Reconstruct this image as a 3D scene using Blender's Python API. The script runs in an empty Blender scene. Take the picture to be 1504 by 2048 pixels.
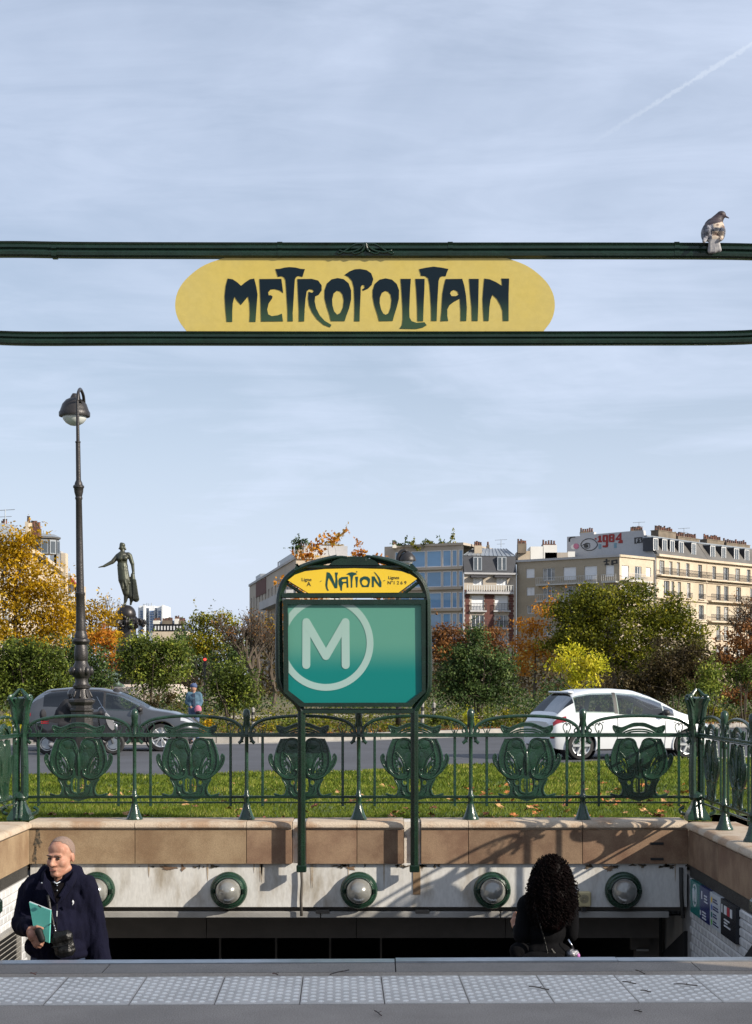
import bpy, bmesh, math, random
import numpy as np
from mathutils import Vector, Matrix
from mathutils.geometry import tessellate_polygon

random.seed(7); RNG = np.random.default_rng(7)
R = math.radians
SC = bpy.context.scene
COL = SC.collection

# ---------------------------------------------------------------- camera
F, CXP, HZ, EYE = 3200.0, 752.0, 1365.0, 1.5      # focal length and horizon in photo pixels, eye height in metres
cam_d = bpy.data.cameras.new('camera'); cam = bpy.data.objects.new('camera', cam_d); COL.objects.link(cam)
cam.location = (0, 0, EYE); cam.rotation_euler = (R(90), 0, 0)
cam_d.sensor_fit = 'VERTICAL'; cam_d.sensor_height = 36.0; cam_d.lens = 36.0 * F / 2048
cam_d.shift_y = (HZ - 1024) / 2048
cam_d.clip_start = 0.1; cam_d.clip_end = 6000
SC.camera = cam

# ---------------------------------------------------------------- sky and sun
SUN_EL, SUN_AZ = R(27), R(117)                     # azimuth clockwise from +Y (the view direction)
SUND = Vector((math.sin(SUN_AZ) * math.cos(SUN_EL), math.cos(SUN_AZ) * math.cos(SUN_EL), math.sin(SUN_EL)))
W = bpy.data.worlds.new('World'); SC.world = W; W.use_nodes = True
nt = W.node_tree; nt.nodes.clear()
def N(tree, kind, **kw):
    n = tree.nodes.new(kind)
    for k, v in kw.items(): setattr(n, k, v)
    return n
def mth(tree, op, a, b=None, c=None, clamp=False):
    n = N(tree, 'ShaderNodeMath', operation=op, use_clamp=clamp)
    for i, v in enumerate((a, b, c)):
        if v is None: continue
        if isinstance(v, (int, float)): n.inputs[i].default_value = v
        else: tree.links.new(v, n.inputs[i])
    return n.outputs[0]
def vdot(tree, vec, const):
    n = N(tree, 'ShaderNodeVectorMath', operation='DOT_PRODUCT')
    tree.links.new(vec, n.inputs[0]); n.inputs[1].default_value = const
    return n.outputs['Value']
def smooth(tree, v, a, b, to0=0.0, to1=1.0):
    n = N(tree, 'ShaderNodeMapRange', interpolation_type='SMOOTHSTEP')
    tree.links.new(v, n.inputs['Value'])
    n.inputs['From Min'].default_value = a; n.inputs['From Max'].default_value = b
    n.inputs['To Min'].default_value = to0; n.inputs['To Max'].default_value = to1
    return n.outputs[0]
def mixc(tree, fac, a, b, blend='MIX'):
    n = N(tree, 'ShaderNodeMix', data_type='RGBA', blend_type=blend)
    for sock, v in ((n.inputs['Factor'], fac), (n.inputs['A'], a), (n.inputs['B'], b)):
        if hasattr(v, 'is_linked'): tree.links.new(v, sock)
        elif isinstance(v, (int, float)): sock.default_value = v
        else: sock.default_value = (v[0], v[1], v[2], 1)
    return n.outputs['Result']
sky = N(nt, 'ShaderNodeTexSky', sky_type='NISHITA', sun_disc=False)
sky.sun_elevation = SUN_EL; sky.sun_rotation = SUN_AZ; sky.altitude = 50
sky.air_density = 1.0; sky.dust_density = 1.2; sky.ozone_density = 1.0
tc = N(nt, 'ShaderNodeTexCoord'); dirv = tc.outputs['Generated']
sep = N(nt, 'ShaderNodeSeparateXYZ'); nt.links.new(dirv, sep.inputs[0])
zc = mth(nt, 'ADD', mth(nt, 'MAXIMUM', sep.outputs[2], 0.0), 0.10)
cmb = N(nt, 'ShaderNodeCombineXYZ')                 # the veil lies on a flat layer overhead
nt.links.new(mth(nt, 'DIVIDE', sep.outputs[0], zc), cmb.inputs[0]); nt.links.new(mth(nt, 'DIVIDE', sep.outputs[1], zc), cmb.inputs[1])
def sky_noise(scale, rot, stretch, detail, rough, dist):
    mp = N(nt, 'ShaderNodeMapping'); nt.links.new(cmb.outputs[0], mp.inputs['Vector'])
    mp.inputs['Rotation'].default_value = (0, 0, rot); mp.inputs['Scale'].default_value = stretch
    nz = N(nt, 'ShaderNodeTexNoise'); nt.links.new(mp.outputs[0], nz.inputs['Vector'])
    nz.inputs['Scale'].default_value = scale; nz.inputs['Detail'].default_value = detail
    nz.inputs['Roughness'].default_value = rough; nz.inputs['Distortion'].default_value = dist
    return nz.outputs['Fac']
n1 = sky_noise(0.9, R(20), (1, 0.7, 1), 6, 0.55, 0.8)
n2 = sky_noise(2.4, R(-35), (0.7, 1.6, 1), 8, 0.62, 1.6)
veil = mth(nt, 'ADD', mth(nt, 'MULTIPLY', n1, 0.72), mth(nt, 'MULTIPLY', n2, 0.28))
veil = smooth(nt, veil, 0.30, 0.72, 0.40, 0.86)
veil = mth(nt, 'MAXIMUM', veil, smooth(nt, sep.outputs[2], 0.0, 0.28, 0.86, 0.30))
# a fading vapour trail: a great circle through two directions
d1 = Vector(((1160 - 752) / F, 1, (HZ - 300) / F)).normalized(); d2 = Vector(((1504 - 752) / F, 1, (HZ - 88) / F)).normalized()
cn = d1.cross(d2).normalized(); tn = cn.cross(d1).normalized()
ang = vdot(nt, dirv, cn); along = vdot(nt, dirv, tn)
wob = N(nt, 'ShaderNodeTexNoise'); nt.links.new(dirv, wob.inputs['Vector']); wob.inputs['Scale'].default_value = 420; wob.inputs['Detail'].default_value = 3
ang = mth(nt, 'ABSOLUTE', mth(nt, 'ADD', ang, mth(nt, 'MULTIPLY', mth(nt, 'SUBTRACT', wob.outputs['Fac'], 0.5), 0.0042)))
trail = mth(nt, 'MULTIPLY', smooth(nt, ang, 0.0002, 0.0018, 1, 0), smooth(nt, along, -0.005, 0.07))
trail = mth(nt, 'MULTIPLY', trail, mth(nt, 'MULTIPLY', smooth(nt, along, 0.25, 0.5, 1, 0), 0.22))
skyc = mixc(nt, veil, sky.outputs[0], (6.5, 7.35, 9.1))
skyc = mixc(nt, trail, skyc, (8.6, 9.2, 9.9))
bg = N(nt, 'ShaderNodeBackground'); nt.links.new(skyc, bg.inputs['Color']); bg.inputs['Strength'].default_value = 0.073
wo = N(nt, 'ShaderNodeOutputWorld'); nt.links.new(bg.outputs[0], wo.inputs['Surface'])

sun_d = bpy.data.lights.new('sun', 'SUN'); sun = bpy.data.objects.new('sun', sun_d); COL.objects.link(sun)
sun_d.energy = 4.5; sun_d.angle = R(0.5); sun_d.color = (1.0, 0.91, 0.78)
sun.location = (40, -20, 40); sun.rotation_euler = SUND.to_track_quat('Z', 'Y').to_euler()

SC.view_settings.view_transform = 'Standard'; SC.view_settings.look = 'None'
SC.view_settings.exposure = 0.66; SC.view_settings.gamma = 1.0; SC.view_settings.use_curve_mapping = False
SC.render.engine = 'CYCLES'
try:
    SC.cycles.use_denoising = True; SC.cycles.max_bounces = 6; SC.cycles.transparent_max_bounces = 12
    SC.cycles.caustics_reflective = False; SC.cycles.caustics_refractive = False
except Exception: pass

# ---------------------------------------------------------------- helpers
def at(px, py, D):                                  # the point at depth D seen at this place of the photograph
    return Vector(((px - CXP) * D / F, D, EYE - (py - HZ) * D / F))
def zat(py, D): return EYE - (py - HZ) * D / F
def xat(px, D): return (px - CXP) * D / F

class MB:
    """collects geometry; build() links it as one mesh object"""
    def __init__(s): s.v = []; s.f = []; s.m = []; s.mi = 0
    def add(s, vs, fs):
        o = len(s.v); s.v.extend([tuple(p) for p in vs])
        for f in fs: s.f.append(tuple(i + o for i in f)); s.m.append(s.mi)
        return s
    def box(s, a, b, mtx=None):
        (x0, y0, z0), (x1, y1, z1) = a, b
        vs = [Vector(p) for p in ((x0,y0,z0),(x1,y0,z0),(x1,y1,z0),(x0,y1,z0),(x0,y0,z1),(x1,y0,z1),(x1,y1,z1),(x0,y1,z1))]
        if mtx is not None: vs = [mtx @ p for p in vs]
        return s.add(vs, [(3,2,1,0),(4,5,6,7),(0,1,5,4),(1,2,6,5),(2,3,7,6),(3,0,4,7)])
    def bbox(s, a, b, bev=0.01, mtx=None):          # box with chamfered edges
        bm = bmesh.new(); bmesh.ops.create_cube(bm, size=1)
        a, b = Vector(a), Vector(b); c = (a + b) / 2; d = b - a
        for v in bm.verts: v.co = Vector((v.co.x * d.x, v.co.y * d.y, v.co.z * d.z)) + c
        bmesh.ops.bevel(bm, geom=bm.edges[:], offset=bev, segments=1, affect='EDGES', profile=0.5)
        return s.bm(bm, mtx)
    def bm(s, bm, mtx=None):
        bm.verts.index_update()
        vs = [v.co.copy() if mtx is None else mtx @ v.co for v in bm.verts]
        s.add(vs, [[v.index for v in f.verts] for f in bm.faces]); bm.free(); return s
    def tube(s, path, r, n=8, cap=True, sx=1.0, up=(0, 0, 1), closed=False):
        P = [Vector(p) for p in path]; k = len(P)
        rs = [r] * k if isinstance(r, (int, float)) else list(r)
        vs = []; up = Vector(up); prev = None
        for i in range(k):
            if closed: t = P[(i + 1) % k] - P[i - 1]
            else: t = P[min(i + 1, k - 1)] - P[max(i - 1, 0)]
            if t.length < 1e-9: t = Vector((0, 0, 1))
            t.normalize()
            if prev is None:
                a = up.cross(t)
                if a.length < 1e-3: a = Vector((1, 0, 0)).cross(t)
            else:
                a = prev - t * prev.dot(t)
                if a.length < 1e-6: a = up.cross(t)
            a.normalize(); prev = a; b = t.cross(a)
            for j in range(n):
                th = 2 * math.pi * j / n
                vs.append(P[i] + a * (math.cos(th) * rs[i] * sx) + b * (math.sin(th) * rs[i]))
        fs = []
        for i in range(k if closed else k - 1):
            for j in range(n):
                j2 = (j + 1) % n; i2 = (i + 1) % k
                fs.append((i*n+j, i*n+j2, i2*n+j2, i2*n+j))
        if cap and not closed:
            fs.append(tuple(range(n))[::-1]); fs.append(tuple((k-1)*n + j for j in range(n)))
        return s.add(vs, fs)
    def lathe(s, prof, c=(0, 0, 0), n=20, mtx=None, cap=True):   # prof: (radius, z) from bottom to top
        vs = []; k = len(prof); c = Vector(c)
        for r, z in prof:
            for j in range(n):
                th = 2 * math.pi * j / n
                p = Vector((math.cos(th) * r, math.sin(th) * r, z))
                if mtx is not None: p = mtx @ p
                vs.append(c + p)
        fs = []
        for i in range(k - 1):
            for j in range(n):
                j2 = (j + 1) % n
                fs.append((i*n+j, i*n+j2, (i+1)*n+j2, (i+1)*n+j))
        if cap:
            if prof[0][0] > 1e-6: fs.append(tuple(range(n))[::-1])
            if prof[-1][0] > 1e-6: fs.append(tuple((k-1)*n + j for j in range(n)))
        return s.add(vs, fs)
    def ball(s, c, r, nu=14, nv=9, mtx=None):
        c = Vector(c); r = Vector((r, r, r)) if isinstance(r, (int, float)) else Vector(r)
        vs = []
        for i in range(nv + 1):
            ph = math.pi * i / nv
            for j in range(nu):
                th = 2 * math.pi * j / nu
                p = Vector((math.sin(ph)*math.cos(th)*r.x, math.sin(ph)*math.sin(th)*r.y, -math.cos(ph)*r.z))
                vs.append(c + (mtx @ p if mtx is not None else p))
        fs = []
        for i in range(nv):
            for j in range(nu):
                j2 = (j + 1) % nu
                fs.append((i*nu+j, i*nu+j2, (i+1)*nu+j2, (i+1)*nu+j))
        return s.add(vs, fs)
    def limb(s, a, b, ra, rb, n=12, k=6, sx=1.0, up=(0, 1, 0)):   # tapered capsule
        a, b = Vector(a), Vector(b); d = (b - a); L = d.length; t = d / max(L, 1e-9)
        pts = []; rs = []
        for i in range(4):
            th = math.pi / 2 * i / 4; pts.append(a - t * ra * math.cos(th)); rs.append(max(ra * math.sin(th), ra * 0.05))
        for i in range(k + 1):
            u = i / k; pts.append(a + d * u); rs.append(ra + (rb - ra) * u)
        for i in range(3, -1, -1):
            th = math.pi / 2 * i / 4; pts.append(b + t * rb * math.cos(th)); rs.append(max(rb * math.sin(th), rb * 0.05))
        return s.tube(pts, rs, n, True, sx, up)
    def prism(s, loops, fn, d0, d1, back=True):     # fn(u, v, d) -> point; loops: outer outline then holes
        loops = [[Vector((p[0], p[1], 0)) for p in lp] for lp in loops]
        tris = tessellate_polygon(loops)
        flat = [p for lp in loops for p in lp]; n = len(flat)
        vs = [fn(p.x, p.y, d0) for p in flat] + [fn(p.x, p.y, d1) for p in flat]
        fs = [tuple(t) for t in tris]
        if back: fs += [tuple(i + n for i in t)[::-1] for t in tris]
        o = 0
        for lp in loops:
            k = len(lp)
            for i in range(k):
                a, b = o + i, o + (i + 1) % k
                fs.append((a, b, b + n, a + n))
            o += k
        return s.add(vs, fs)
    def extrude_x(s, prof, x0, x1, cap=True):       # prof: closed (y, z) outline
        n = len(prof)
        vs = [(x0, p[0], p[1]) for p in prof] + [(x1, p[0], p[1]) for p in prof]
        fs = [(i, (i+1) % n, (i+1) % n + n, i + n) for i in range(n)]
        if cap: fs += [tuple(range(n))[::-1], tuple(range(n, 2*n))]
        return s.add(vs, fs)
    def mesh(s, name, recalc=True):
        me = bpy.data.meshes.new(name); me.from_pydata(s.v, [], s.f); me.update()
        if recalc:
            bm = bmesh.new(); bm.from_mesh(me); bmesh.ops.recalc_face_normals(bm, faces=bm.faces[:]); bm.to_mesh(me); bm.free()
        if len(s.m) == len(me.polygons) and any(s.m): me.polygons.foreach_set('material_index', s.m)
        return me
    def build(s, name, mats, parent=None, world=True, smooth=False, recalc=True, **props):
        me = s.mesh(name, recalc)
        return link(name, me, mats, parent, world, smooth, **props)

def loc_of(p):
    v = Vector((0, 0, 0))
    while p is not None: v = v + p.location; p = p.parent
    return v
def link(name, me, mats, parent=None, world=True, smooth=False, **props):
    for m in (mats if isinstance(mats, (list, tuple)) else [mats]): me.materials.append(m)
    if smooth: shade(me, smooth)
    o = bpy.data.objects.new(name, me); COL.objects.link(o)
    if parent is not None:
        if world: me.transform(Matrix.Translation(-loc_of(parent)))
        o.parent = parent
    for k, v in props.items(): o[k] = v
    return o
def shade(me, angle):
    me.polygons.foreach_set('use_smooth', [True] * len(me.polygons))
    if angle is not True:
        bm = bmesh.new(); bm.from_mesh(me)
        for e in bm.edges:
            if len(e.link_faces) == 2 and e.calc_face_angle(0) > R(angle): e.smooth = False
        bm.to_mesh(me); bm.free()
def thing(name, label, cat, loc=(0, 0, 0), group=None, rz=0):
    o = bpy.data.objects.new(name, None); COL.objects.link(o); o.location = loc; o.rotation_euler = (0, 0, rz)
    o.empty_display_size = 0.1
    return tag(o, label, cat, group)
def tag(o, label=None, cat=None, group=None, kind=None):
    if label: o['label'] = label
    if cat: o['category'] = cat
    if group: o['group'] = group
    if kind: o['kind'] = kind
    return o
def dup(o, parent=None, loc=None, rz=None, label=None):
    c = o.copy(); COL.objects.link(c); c.parent = parent
    if loc is not None: c.location = loc
    if rz is not None: c.rotation_euler = (0, 0, rz)
    if label: c['label'] = label
    for ch in o.children: dup(ch, c)
    return c
def spline(pts, k=6, closed=False):                 # Catmull-Rom through the points
    P = [Vector(p) for p in pts]; n = len(P); out = []
    rng = range(n) if closed else range(n - 1)
    for i in rng:
        if closed: a, b, c, d = P[i-1], P[i], P[(i+1) % n], P[(i+2) % n]
        else: a, b, c, d = P[max(i-1, 0)], P[i], P[i+1], P[min(i+2, n-1)]
        for j in range(k):
            t = j / k
            out.append(0.5 * ((2*b) + (c-a)*t + (2*a-5*b+4*c-d)*t*t + (3*b-a-3*c+d)*t*t*t))
    if not closed: out.append(P[-1])
    return out
def fuse(mb, voxel, smooth_it=4, factor=0.5):       # overlapping shapes become one continuous skin
    me = mb.mesh('tmp'); o = bpy.data.objects.new('tmp', me); COL.objects.link(o)
    m = o.modifiers.new('r', 'REMESH'); m.mode = 'VOXEL'; m.voxel_size = voxel; m.use_smooth_shade = True
    if smooth_it:
        s = o.modifiers.new('s', 'SMOOTH'); s.iterations = smooth_it; s.factor = factor
    dg = bpy.context.evaluated_depsgraph_get(); dg.update()
    out = bpy.data.meshes.new_from_object(o.evaluated_get(dg))
    bpy.data.objects.remove(o); bpy.data.meshes.remove(me)
    out.polygons.foreach_set('use_smooth', [True] * len(out.polygons))
    return out
def applied(o):                                     # bake an object's modifiers into its mesh
    dg = bpy.context.evaluated_depsgraph_get(); dg.update()
    me = bpy.data.meshes.new_from_object(o.evaluated_get(dg)); o.modifiers.clear(); o.data = me
    return o
def text_mesh(body, size, extrude=0.0):
    cu = bpy.data.curves.new('t', 'FONT'); cu.body = body; cu.size = size; cu.extrude = extrude; cu.align_x = 'CENTER'
    o = bpy.data.objects.new('t', cu); COL.objects.link(o)
    dg = bpy.context.evaluated_depsgraph_get(); dg.update()
    me = bpy.data.meshes.new_from_object(o.evaluated_get(dg)); bpy.data.objects.remove(o)
    return me

# ---------------------------------------------------------------- materials
MATS = {}
def mat(name, col, rough=0.6, metal=0.0, var=0.2, scale=6.0, bump=0.0, bscale=40.0, col2=None, thr=None, stretch=(1, 1, 1),
        coat=0.0, spec=0.5, fine=0.0, trans=0.0, rvar=0.0, alpha=1.0):
    """procedural surface: colour varies with noise in world space; thr=(a, b) makes col2 come in patches"""
    m = bpy.data.materials.new(name); m.use_nodes = True; t = m.node_tree
    b = t.nodes['Principled BSDF']
    geo = N(t, 'ShaderNodeNewGeometry'); mp = N(t, 'ShaderNodeMapping'); t.links.new(geo.outputs['Position'], mp.inputs['Vector'])
    mp.inputs['Scale'].default_value = stretch
    nz = N(t, 'ShaderNodeTexNoise'); t.links.new(mp.outputs[0], nz.inputs['Vector'])
    nz.inputs['Scale'].default_value = scale; nz.inputs['Detail'].default_value = 6; nz.inputs['Roughness'].default_value = 0.6
    fac = smooth(t, nz.outputs['Fac'], *(thr or (0.3, 0.7)))
    c2 = col2 or tuple(c * (1 - var) for c in col)
    c = mixc(t, fac, col, c2)
    if fine:
        nf = N(t, 'ShaderNodeTexNoise'); t.links.new(mp.outputs[0], nf.inputs['Vector'])
        nf.inputs['Scale'].default_value = bscale * 1.7; nf.inputs['Detail'].default_value = 3
        c = mixc(t, smooth(t, nf.outputs['Fac'], 0.35, 0.65), c, mixc(t, 1.0, c, (1 - fine,) * 3, 'MULTIPLY'))
    t.links.new(c, b.inputs['Base Color'])
    b.inputs['Roughness'].default_value = rough; b.inputs['Metallic'].default_value = metal
    b.inputs['Specular IOR Level'].default_value = spec
    if rvar: t.links.new(smooth(t, nz.outputs['Fac'], 0.3, 0.7, rough - rvar, rough + rvar), b.inputs['Roughness'])
    if coat: b.inputs['Coat Weight'].default_value = coat; b.inputs['Coat Roughness'].default_value = 0.06
    if trans: b.inputs['Transmission Weight'].default_value = trans
    if alpha < 1: b.inputs['Alpha'].default_value = alpha
    if bump:
        nb = N(t, 'ShaderNodeTexNoise'); t.links.new(mp.outputs[0], nb.inputs['Vector'])
        nb.inputs['Scale'].default_value = bscale; nb.inputs['Detail'].default_value = 5
        bn = N(t, 'ShaderNodeBump'); t.links.new(nb.outputs['Fac'], bn.inputs['Height'])
        bn.inputs['Strength'].default_value = bump; bn.inputs['Distance'].default_value = 0.02
        t.links.new(bn.outputs[0], b.inputs['Normal'])
    MATS[name] = m
    return m
def leafmat(name, stops, transl=0.35, rough=0.55):
    """leaf colour picked per leaf from the mesh attribute 'tint'"""
    m = bpy.data.materials.new(name); m.use_nodes = True; t = m.node_tree; t.nodes.clear()
    a = N(t, 'ShaderNodeAttribute', attribute_name='tint')
    cr = N(t, 'ShaderNodeValToRGB'); t.links.new(a.outputs['Fac'], cr.inputs[0])
    els = cr.color_ramp.elements
    for i, (p, c) in enumerate(stops):
        e = els[i] if i < 2 else els.new(p)
        e.position = p; e.color = (*c, 1)
    d = N(t, 'ShaderNodeBsdfPrincipled'); t.links.new(cr.outputs[0], d.inputs['Base Color']); d.inputs['Roughness'].default_value = rough
    d.inputs['Specular IOR Level'].default_value = 0.15
    tr = N(t, 'ShaderNodeBsdfTranslucent'); t.links.new(cr.outputs[0], tr.inputs[0])
    mx = N(t, 'ShaderNodeMixShader'); mx.inputs[0].default_value = transl
    t.links.new(d.outputs[0], mx.inputs[1]); t.links.new(tr.outputs[0], mx.inputs[2])
    o = N(t, 'ShaderNodeOutputMaterial'); t.links.new(mx.outputs[0], o.inputs[0])
    return m
M_green = mat('green_enamel_iron', (0.017, 0.056, 0.032), 0.24, 0.0, 0.45, 11, 0.14, 60, spec=0.6, fine=0.3)
M_dgreen = mat('dark_green_iron', (0.007, 0.025, 0.014), 0.26, 0.0, 0.35, 7, 0.08, 50, spec=0.45, fine=0.2)
M_black = mat('black_paint', (0.012, 0.012, 0.013), 0.45, 0, 0.3, 5)
M_glass = mat('dark_glass', (0.015, 0.02, 0.028), 0.04, 0, 0.2, 1, spec=0.9)
M_steel = mat('brushed_steel', (0.42, 0.45, 0.48), 0.35, 0.85, 0.2, 10)
M_chrome = mat('chrome', (0.7, 0.7, 0.72), 0.12, 1.0, 0.05, 5)
M_white = mat('white_paint', (0.76, 0.76, 0.74), 0.4, 0, 0.1, 5)
# ================================================================ the setting
XL, XR, YB, YF, ZC = -3.29, 2.96, 15.2, 8.68, 0.18   # stairwell faces, first step, coping top
M_asph = mat('pavement_asphalt', (0.44, 0.375, 0.315), 0.85, 0, 0.25, 1.4, 0.5, 90, fine=0.38)
M_road = mat('road_asphalt', (0.075, 0.078, 0.09), 0.8, 0, 0.25, 0.6, 0.25, 40, fine=0.2)
M_granite = mat('granite_step', (0.30, 0.26, 0.22), 0.7, 0, 0.2, 3, 0.25, 120, fine=0.4)
M_conc = mat('concrete_strip', (0.42, 0.355, 0.285), 0.85, 0, 0.25, 2.5, 0.3, 90, fine=0.35)
M_tact = mat('tactile_slab', (0.66, 0.605, 0.54), 0.75, 0, 0.2, 3, 0.2, 80, fine=0.15); M_stud = mat('lightened_stud', (0.95, 0.91, 0.84), 0.7, 0, 0.15, 6)  # studs lighter than slab, standing in for light on their relief
M_soil = mat('lawn_soil', (0.075, 0.10, 0.03), 0.95, 0, 0.5, 3, 0.5, 30, col2=(0.05, 0.085, 0.018))
M_park = mat('park_ground', (0.10, 0.115, 0.04), 0.95, 0, 0.5, 0.5, 0.6, 8, col2=(0.16, 0.105, 0.05), fine=0.3)
M_kerb = mat('granite_kerb', (0.36, 0.34, 0.31), 0.75, 0, 0.25, 2, 0.2, 50, fine=0.25)
M_gravel = mat('gravel_path', (0.42, 0.36, 0.28), 0.9, 0, 0.2, 2, 0.4, 30, fine=0.2)
STONES = [mat('sandstone_tan', (0.34, 0.245, 0.145), 0.85, 0, 0.3, 2.4, 0.12, 90, col2=(0.21, 0.13, 0.07), fine=0.22),
          mat('sandstone_red', (0.31, 0.205, 0.125), 0.85, 0, 0.3, 2.9, 0.12, 90, col2=(0.18, 0.10, 0.06), fine=0.22),
          mat('sandstone_dark', (0.27, 0.18, 0.11), 0.85, 0, 0.3, 3.2, 0.12, 90, col2=(0.15, 0.085, 0.05), fine=0.22)]
M_coping = mat('limestone_coping', (0.50, 0.41, 0.31), 0.75, 0, 0.3, 2.6, 0.35, 70, col2=(0.36, 0.24, 0.15), fine=0.2, thr=(0.45, 0.62))
M_lime = mat('whitened_stone', (0.56, 0.52, 0.46), 0.8, 0, 0.3, 4, 0.3, 60, col2=(0.36, 0.26, 0.18), thr=(0.5, 0.65))
M_plaster = mat('stained_white_plaster', (0.60, 0.59, 0.56), 0.8, 0, 0.3, 1.7, 0.08, 14, col2=(0.33, 0.29, 0.23), thr=(0.48, 0.75), stretch=(2.2, 1, 0.8), fine=0.1)
M_ledge = mat('grey_ledge', (0.30, 0.29, 0.27), 0.6, 0, 0.25, 3, 0.1, 40)
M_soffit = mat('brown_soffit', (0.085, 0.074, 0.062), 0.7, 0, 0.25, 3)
M_dark = mat('unlit_tunnel_and_dado_black', (0.006, 0.006, 0.007), 0.9, 0, 0.3, 3)  # near-black paints the passage's lack of light; also the black dado
M_frieze = mat('dark_frieze', (0.032, 0.030, 0.027), 0.6, 0, 0.5, 12, 0.6, 60)
M_ctile = mat('white_glazed_tile', (0.60, 0.61, 0.62), 0.18, 0, 0.12, 5)
M_grout = mat('grey_grout', (0.24, 0.24, 0.24), 0.9, 0, 0.3, 6)

def sheet(name, quads, m, **k):
    mb = MB()
    for q in quads: mb.add(q, [tuple(range(len(q)))])
    return mb.build(name, m, recalc=False, kind='structure', **k)
B = 1800
hx0, hx1, hy0, hy1 = XL - 0.44, XR + 0.44, 8.75, 25.5
gz = -0.26
sheet('ground', [[(-B,-60,gz),(B,-60,gz),(B,hy0,gz),(-B,hy0,gz)], [(-B,hy0,gz),(hx0,hy0,gz),(hx0,15.6,gz),(-B,15.6,gz)],
                 [(hx1,hy0,gz),(B,hy0,gz),(B,15.6,gz),(hx1,15.6,gz)], [(-B,15.6,gz),(B,15.6,gz),(B,2*B,gz),(-B,2*B,gz)]], M_park)
SK = 0.022                                           # the step edge runs slightly askew to the picture plane
def sk(x, y, z=0.0): return (x, y + SK * x, z)
# pavement: approach slab and the walks either side of the stairwell
mb = MB()
mb.add([(-30,-12,0),(30,-12,0),(30,6,0),(-30,6,0)], [(0,1,2,3)])
mb.add([(-30,6,0),(30,6,0), sk(3.5,7.46), sk(-3.8,7.46)], [(0,1,2,3)])
mb.add([(-30,6,0), sk(-3.8,7.46), sk(-3.8,8.60), (-3.74,9.1,0),(-3.74,15.7,0),(-30,15.7,0)], [(0,1,2,3,4,5)])
mb.add([sk(3.5,7.46),(30,6,0),(30,16.6,0),(3.41,16.6,0),(3.41,9.1,0), sk(3.5,8.60)], [(0,1,2,3,4,5)])
mb.add([(2.85, 15.66, -0.003), (3.60, 15.66, -0.003), (3.60, 16.9, -0.003), (2.85, 16.9, -0.003)], [(0,1,2,3)])
pav = mb.build('pavement', M_asph, recalc=False, kind='structure')
def strip(name, y0, y1, x0, x1, m, z0=-0.05, z1=0.0, parent=pav):
    v = [sk(x0,y0,z0), sk(x1,y0,z0), sk(x1,y1,z0), sk(x0,y1,z0), sk(x0,y0,z1), sk(x1,y0,z1), sk(x1,y1,z1), sk(x0,y1,z1)]
    return MB().add(v, [(3,2,1,0),(4,5,6,7),(0,1,5,4),(1,2,6,5),(2,3,7,6),(3,0,4,7)]).build(name, m, parent)
for x0, x1 in ((-3.8, -1.42), (-1.415, 0.10), (0.106, 1.69), (1.696, 3.5)):
    strip('granite_slab', 8.302, 8.566, x0, x1, M_granite, -0.3, -0.002)
for x0, x1, dz in ((-3.8, 0.10, 0.0), (0.106, 1.30, 0.004), (1.304, 3.5, 0.002)):
    strip('step_nosing', 8.569, 8.672 + dz, x0, x1, M_steel, -0.04, 0.003 + dz)
strip('concrete_strip', 8.167, 8.298, -3.8, 3.5, M_conc, -0.05, -0.003)
# tactile slabs, each with its studs
tw, ty0, ty1 = 0.397, 7.466, 8.163
def tactile_mesh():
    mb = MB(); x1, y1 = tw - 0.004, ty1 - ty0 - 0.004
    mb.bbox((0, 0, -0.05), (x1, y1, 0.004), 0.003)
    c = x1 / 10; r_ = y1 / 17
    for i in range(10):
        for j in range(8):
            cx, cy = (i + 0.5) * c, (j * 2 + 1 + (i % 2)) * r_
            mb.mi = 1; mb.lathe([(0.0150, 0.003), (0.0130, 0.0080), (0.007, 0.0096)], (cx, cy, 0), 8)
    return mb.mesh('tactile_tile')
tme = tactile_mesh(); tme.materials.append(M_tact); tme.materials.append(M_stud)
for i in range(-6, 7):
    o = bpy.data.objects.new('tactile_tile', tme); COL.objects.link(o); o.parent = pav
    x = -0.354 + i * tw; o.location = (x, ty0 + 0.002 + SK * x, random.uniform(-0.001, 0.001)); o.rotation_euler = (0, 0, math.atan(SK))

# staircase
st = thing('staircase', 'granite stairs going down into the dark metro passage', 'staircase', (0, YF, 0))
for k in range(1, 23):
    y = YF + (k - 1) * 0.26
    MB().box((XL + 0.003, y + (0.03 if k == 1 else 0.0), -0.19 * k - 0.2), (XR - 0.003, y + 0.262, -0.19 * k)).build('step', M_granite, st)

# lawn with a curved far edge, road, far kerb, park
LE = [(-40, 30.0), (-14, 28.4), (-5.75, 28.2), (-2.26, 28.7), (0.08, 30.0), (1.73, 31.2), (5.8, 33.6), (15, 41), (40, 70)]
KE = [(-60, 50), (-25, 45), (-7.6, 44.2), (-3.5, 44.8), (0, 47.6), (3.3, 51.2), (13.6, 61), (35, 84), (60, 120)]
def ev(tab, x): return float(np.interp(x, [p[0] for p in tab], [p[1] for p in tab]))
def lawn_z(x, y):
    e = ev(LE, x); t = min(max((y - 15.6) / (e - 15.6), 0), 1)
    return 0.13 - 0.27 * t + 0.03 * math.sin(x * 0.9 + y * 0.7) * t * (1 - t) * 4 + 0.015 * math.sin(x * 2.3 - y * 1.1)
xs = np.linspace(-28, 22, 101); ny = 26
mb = MB(); vs = []; fs = []
for x in xs:
    y0 = 15.66 if -3.8 < x < 3.35 else (15.60 if x <= -3.8 else 16.62); y1 = ev(LE, x)
    for j in range(ny + 1):
        y = y0 + (y1 - y0) * j / ny; vs.append((x, y, lawn_z(x, y)))
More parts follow.
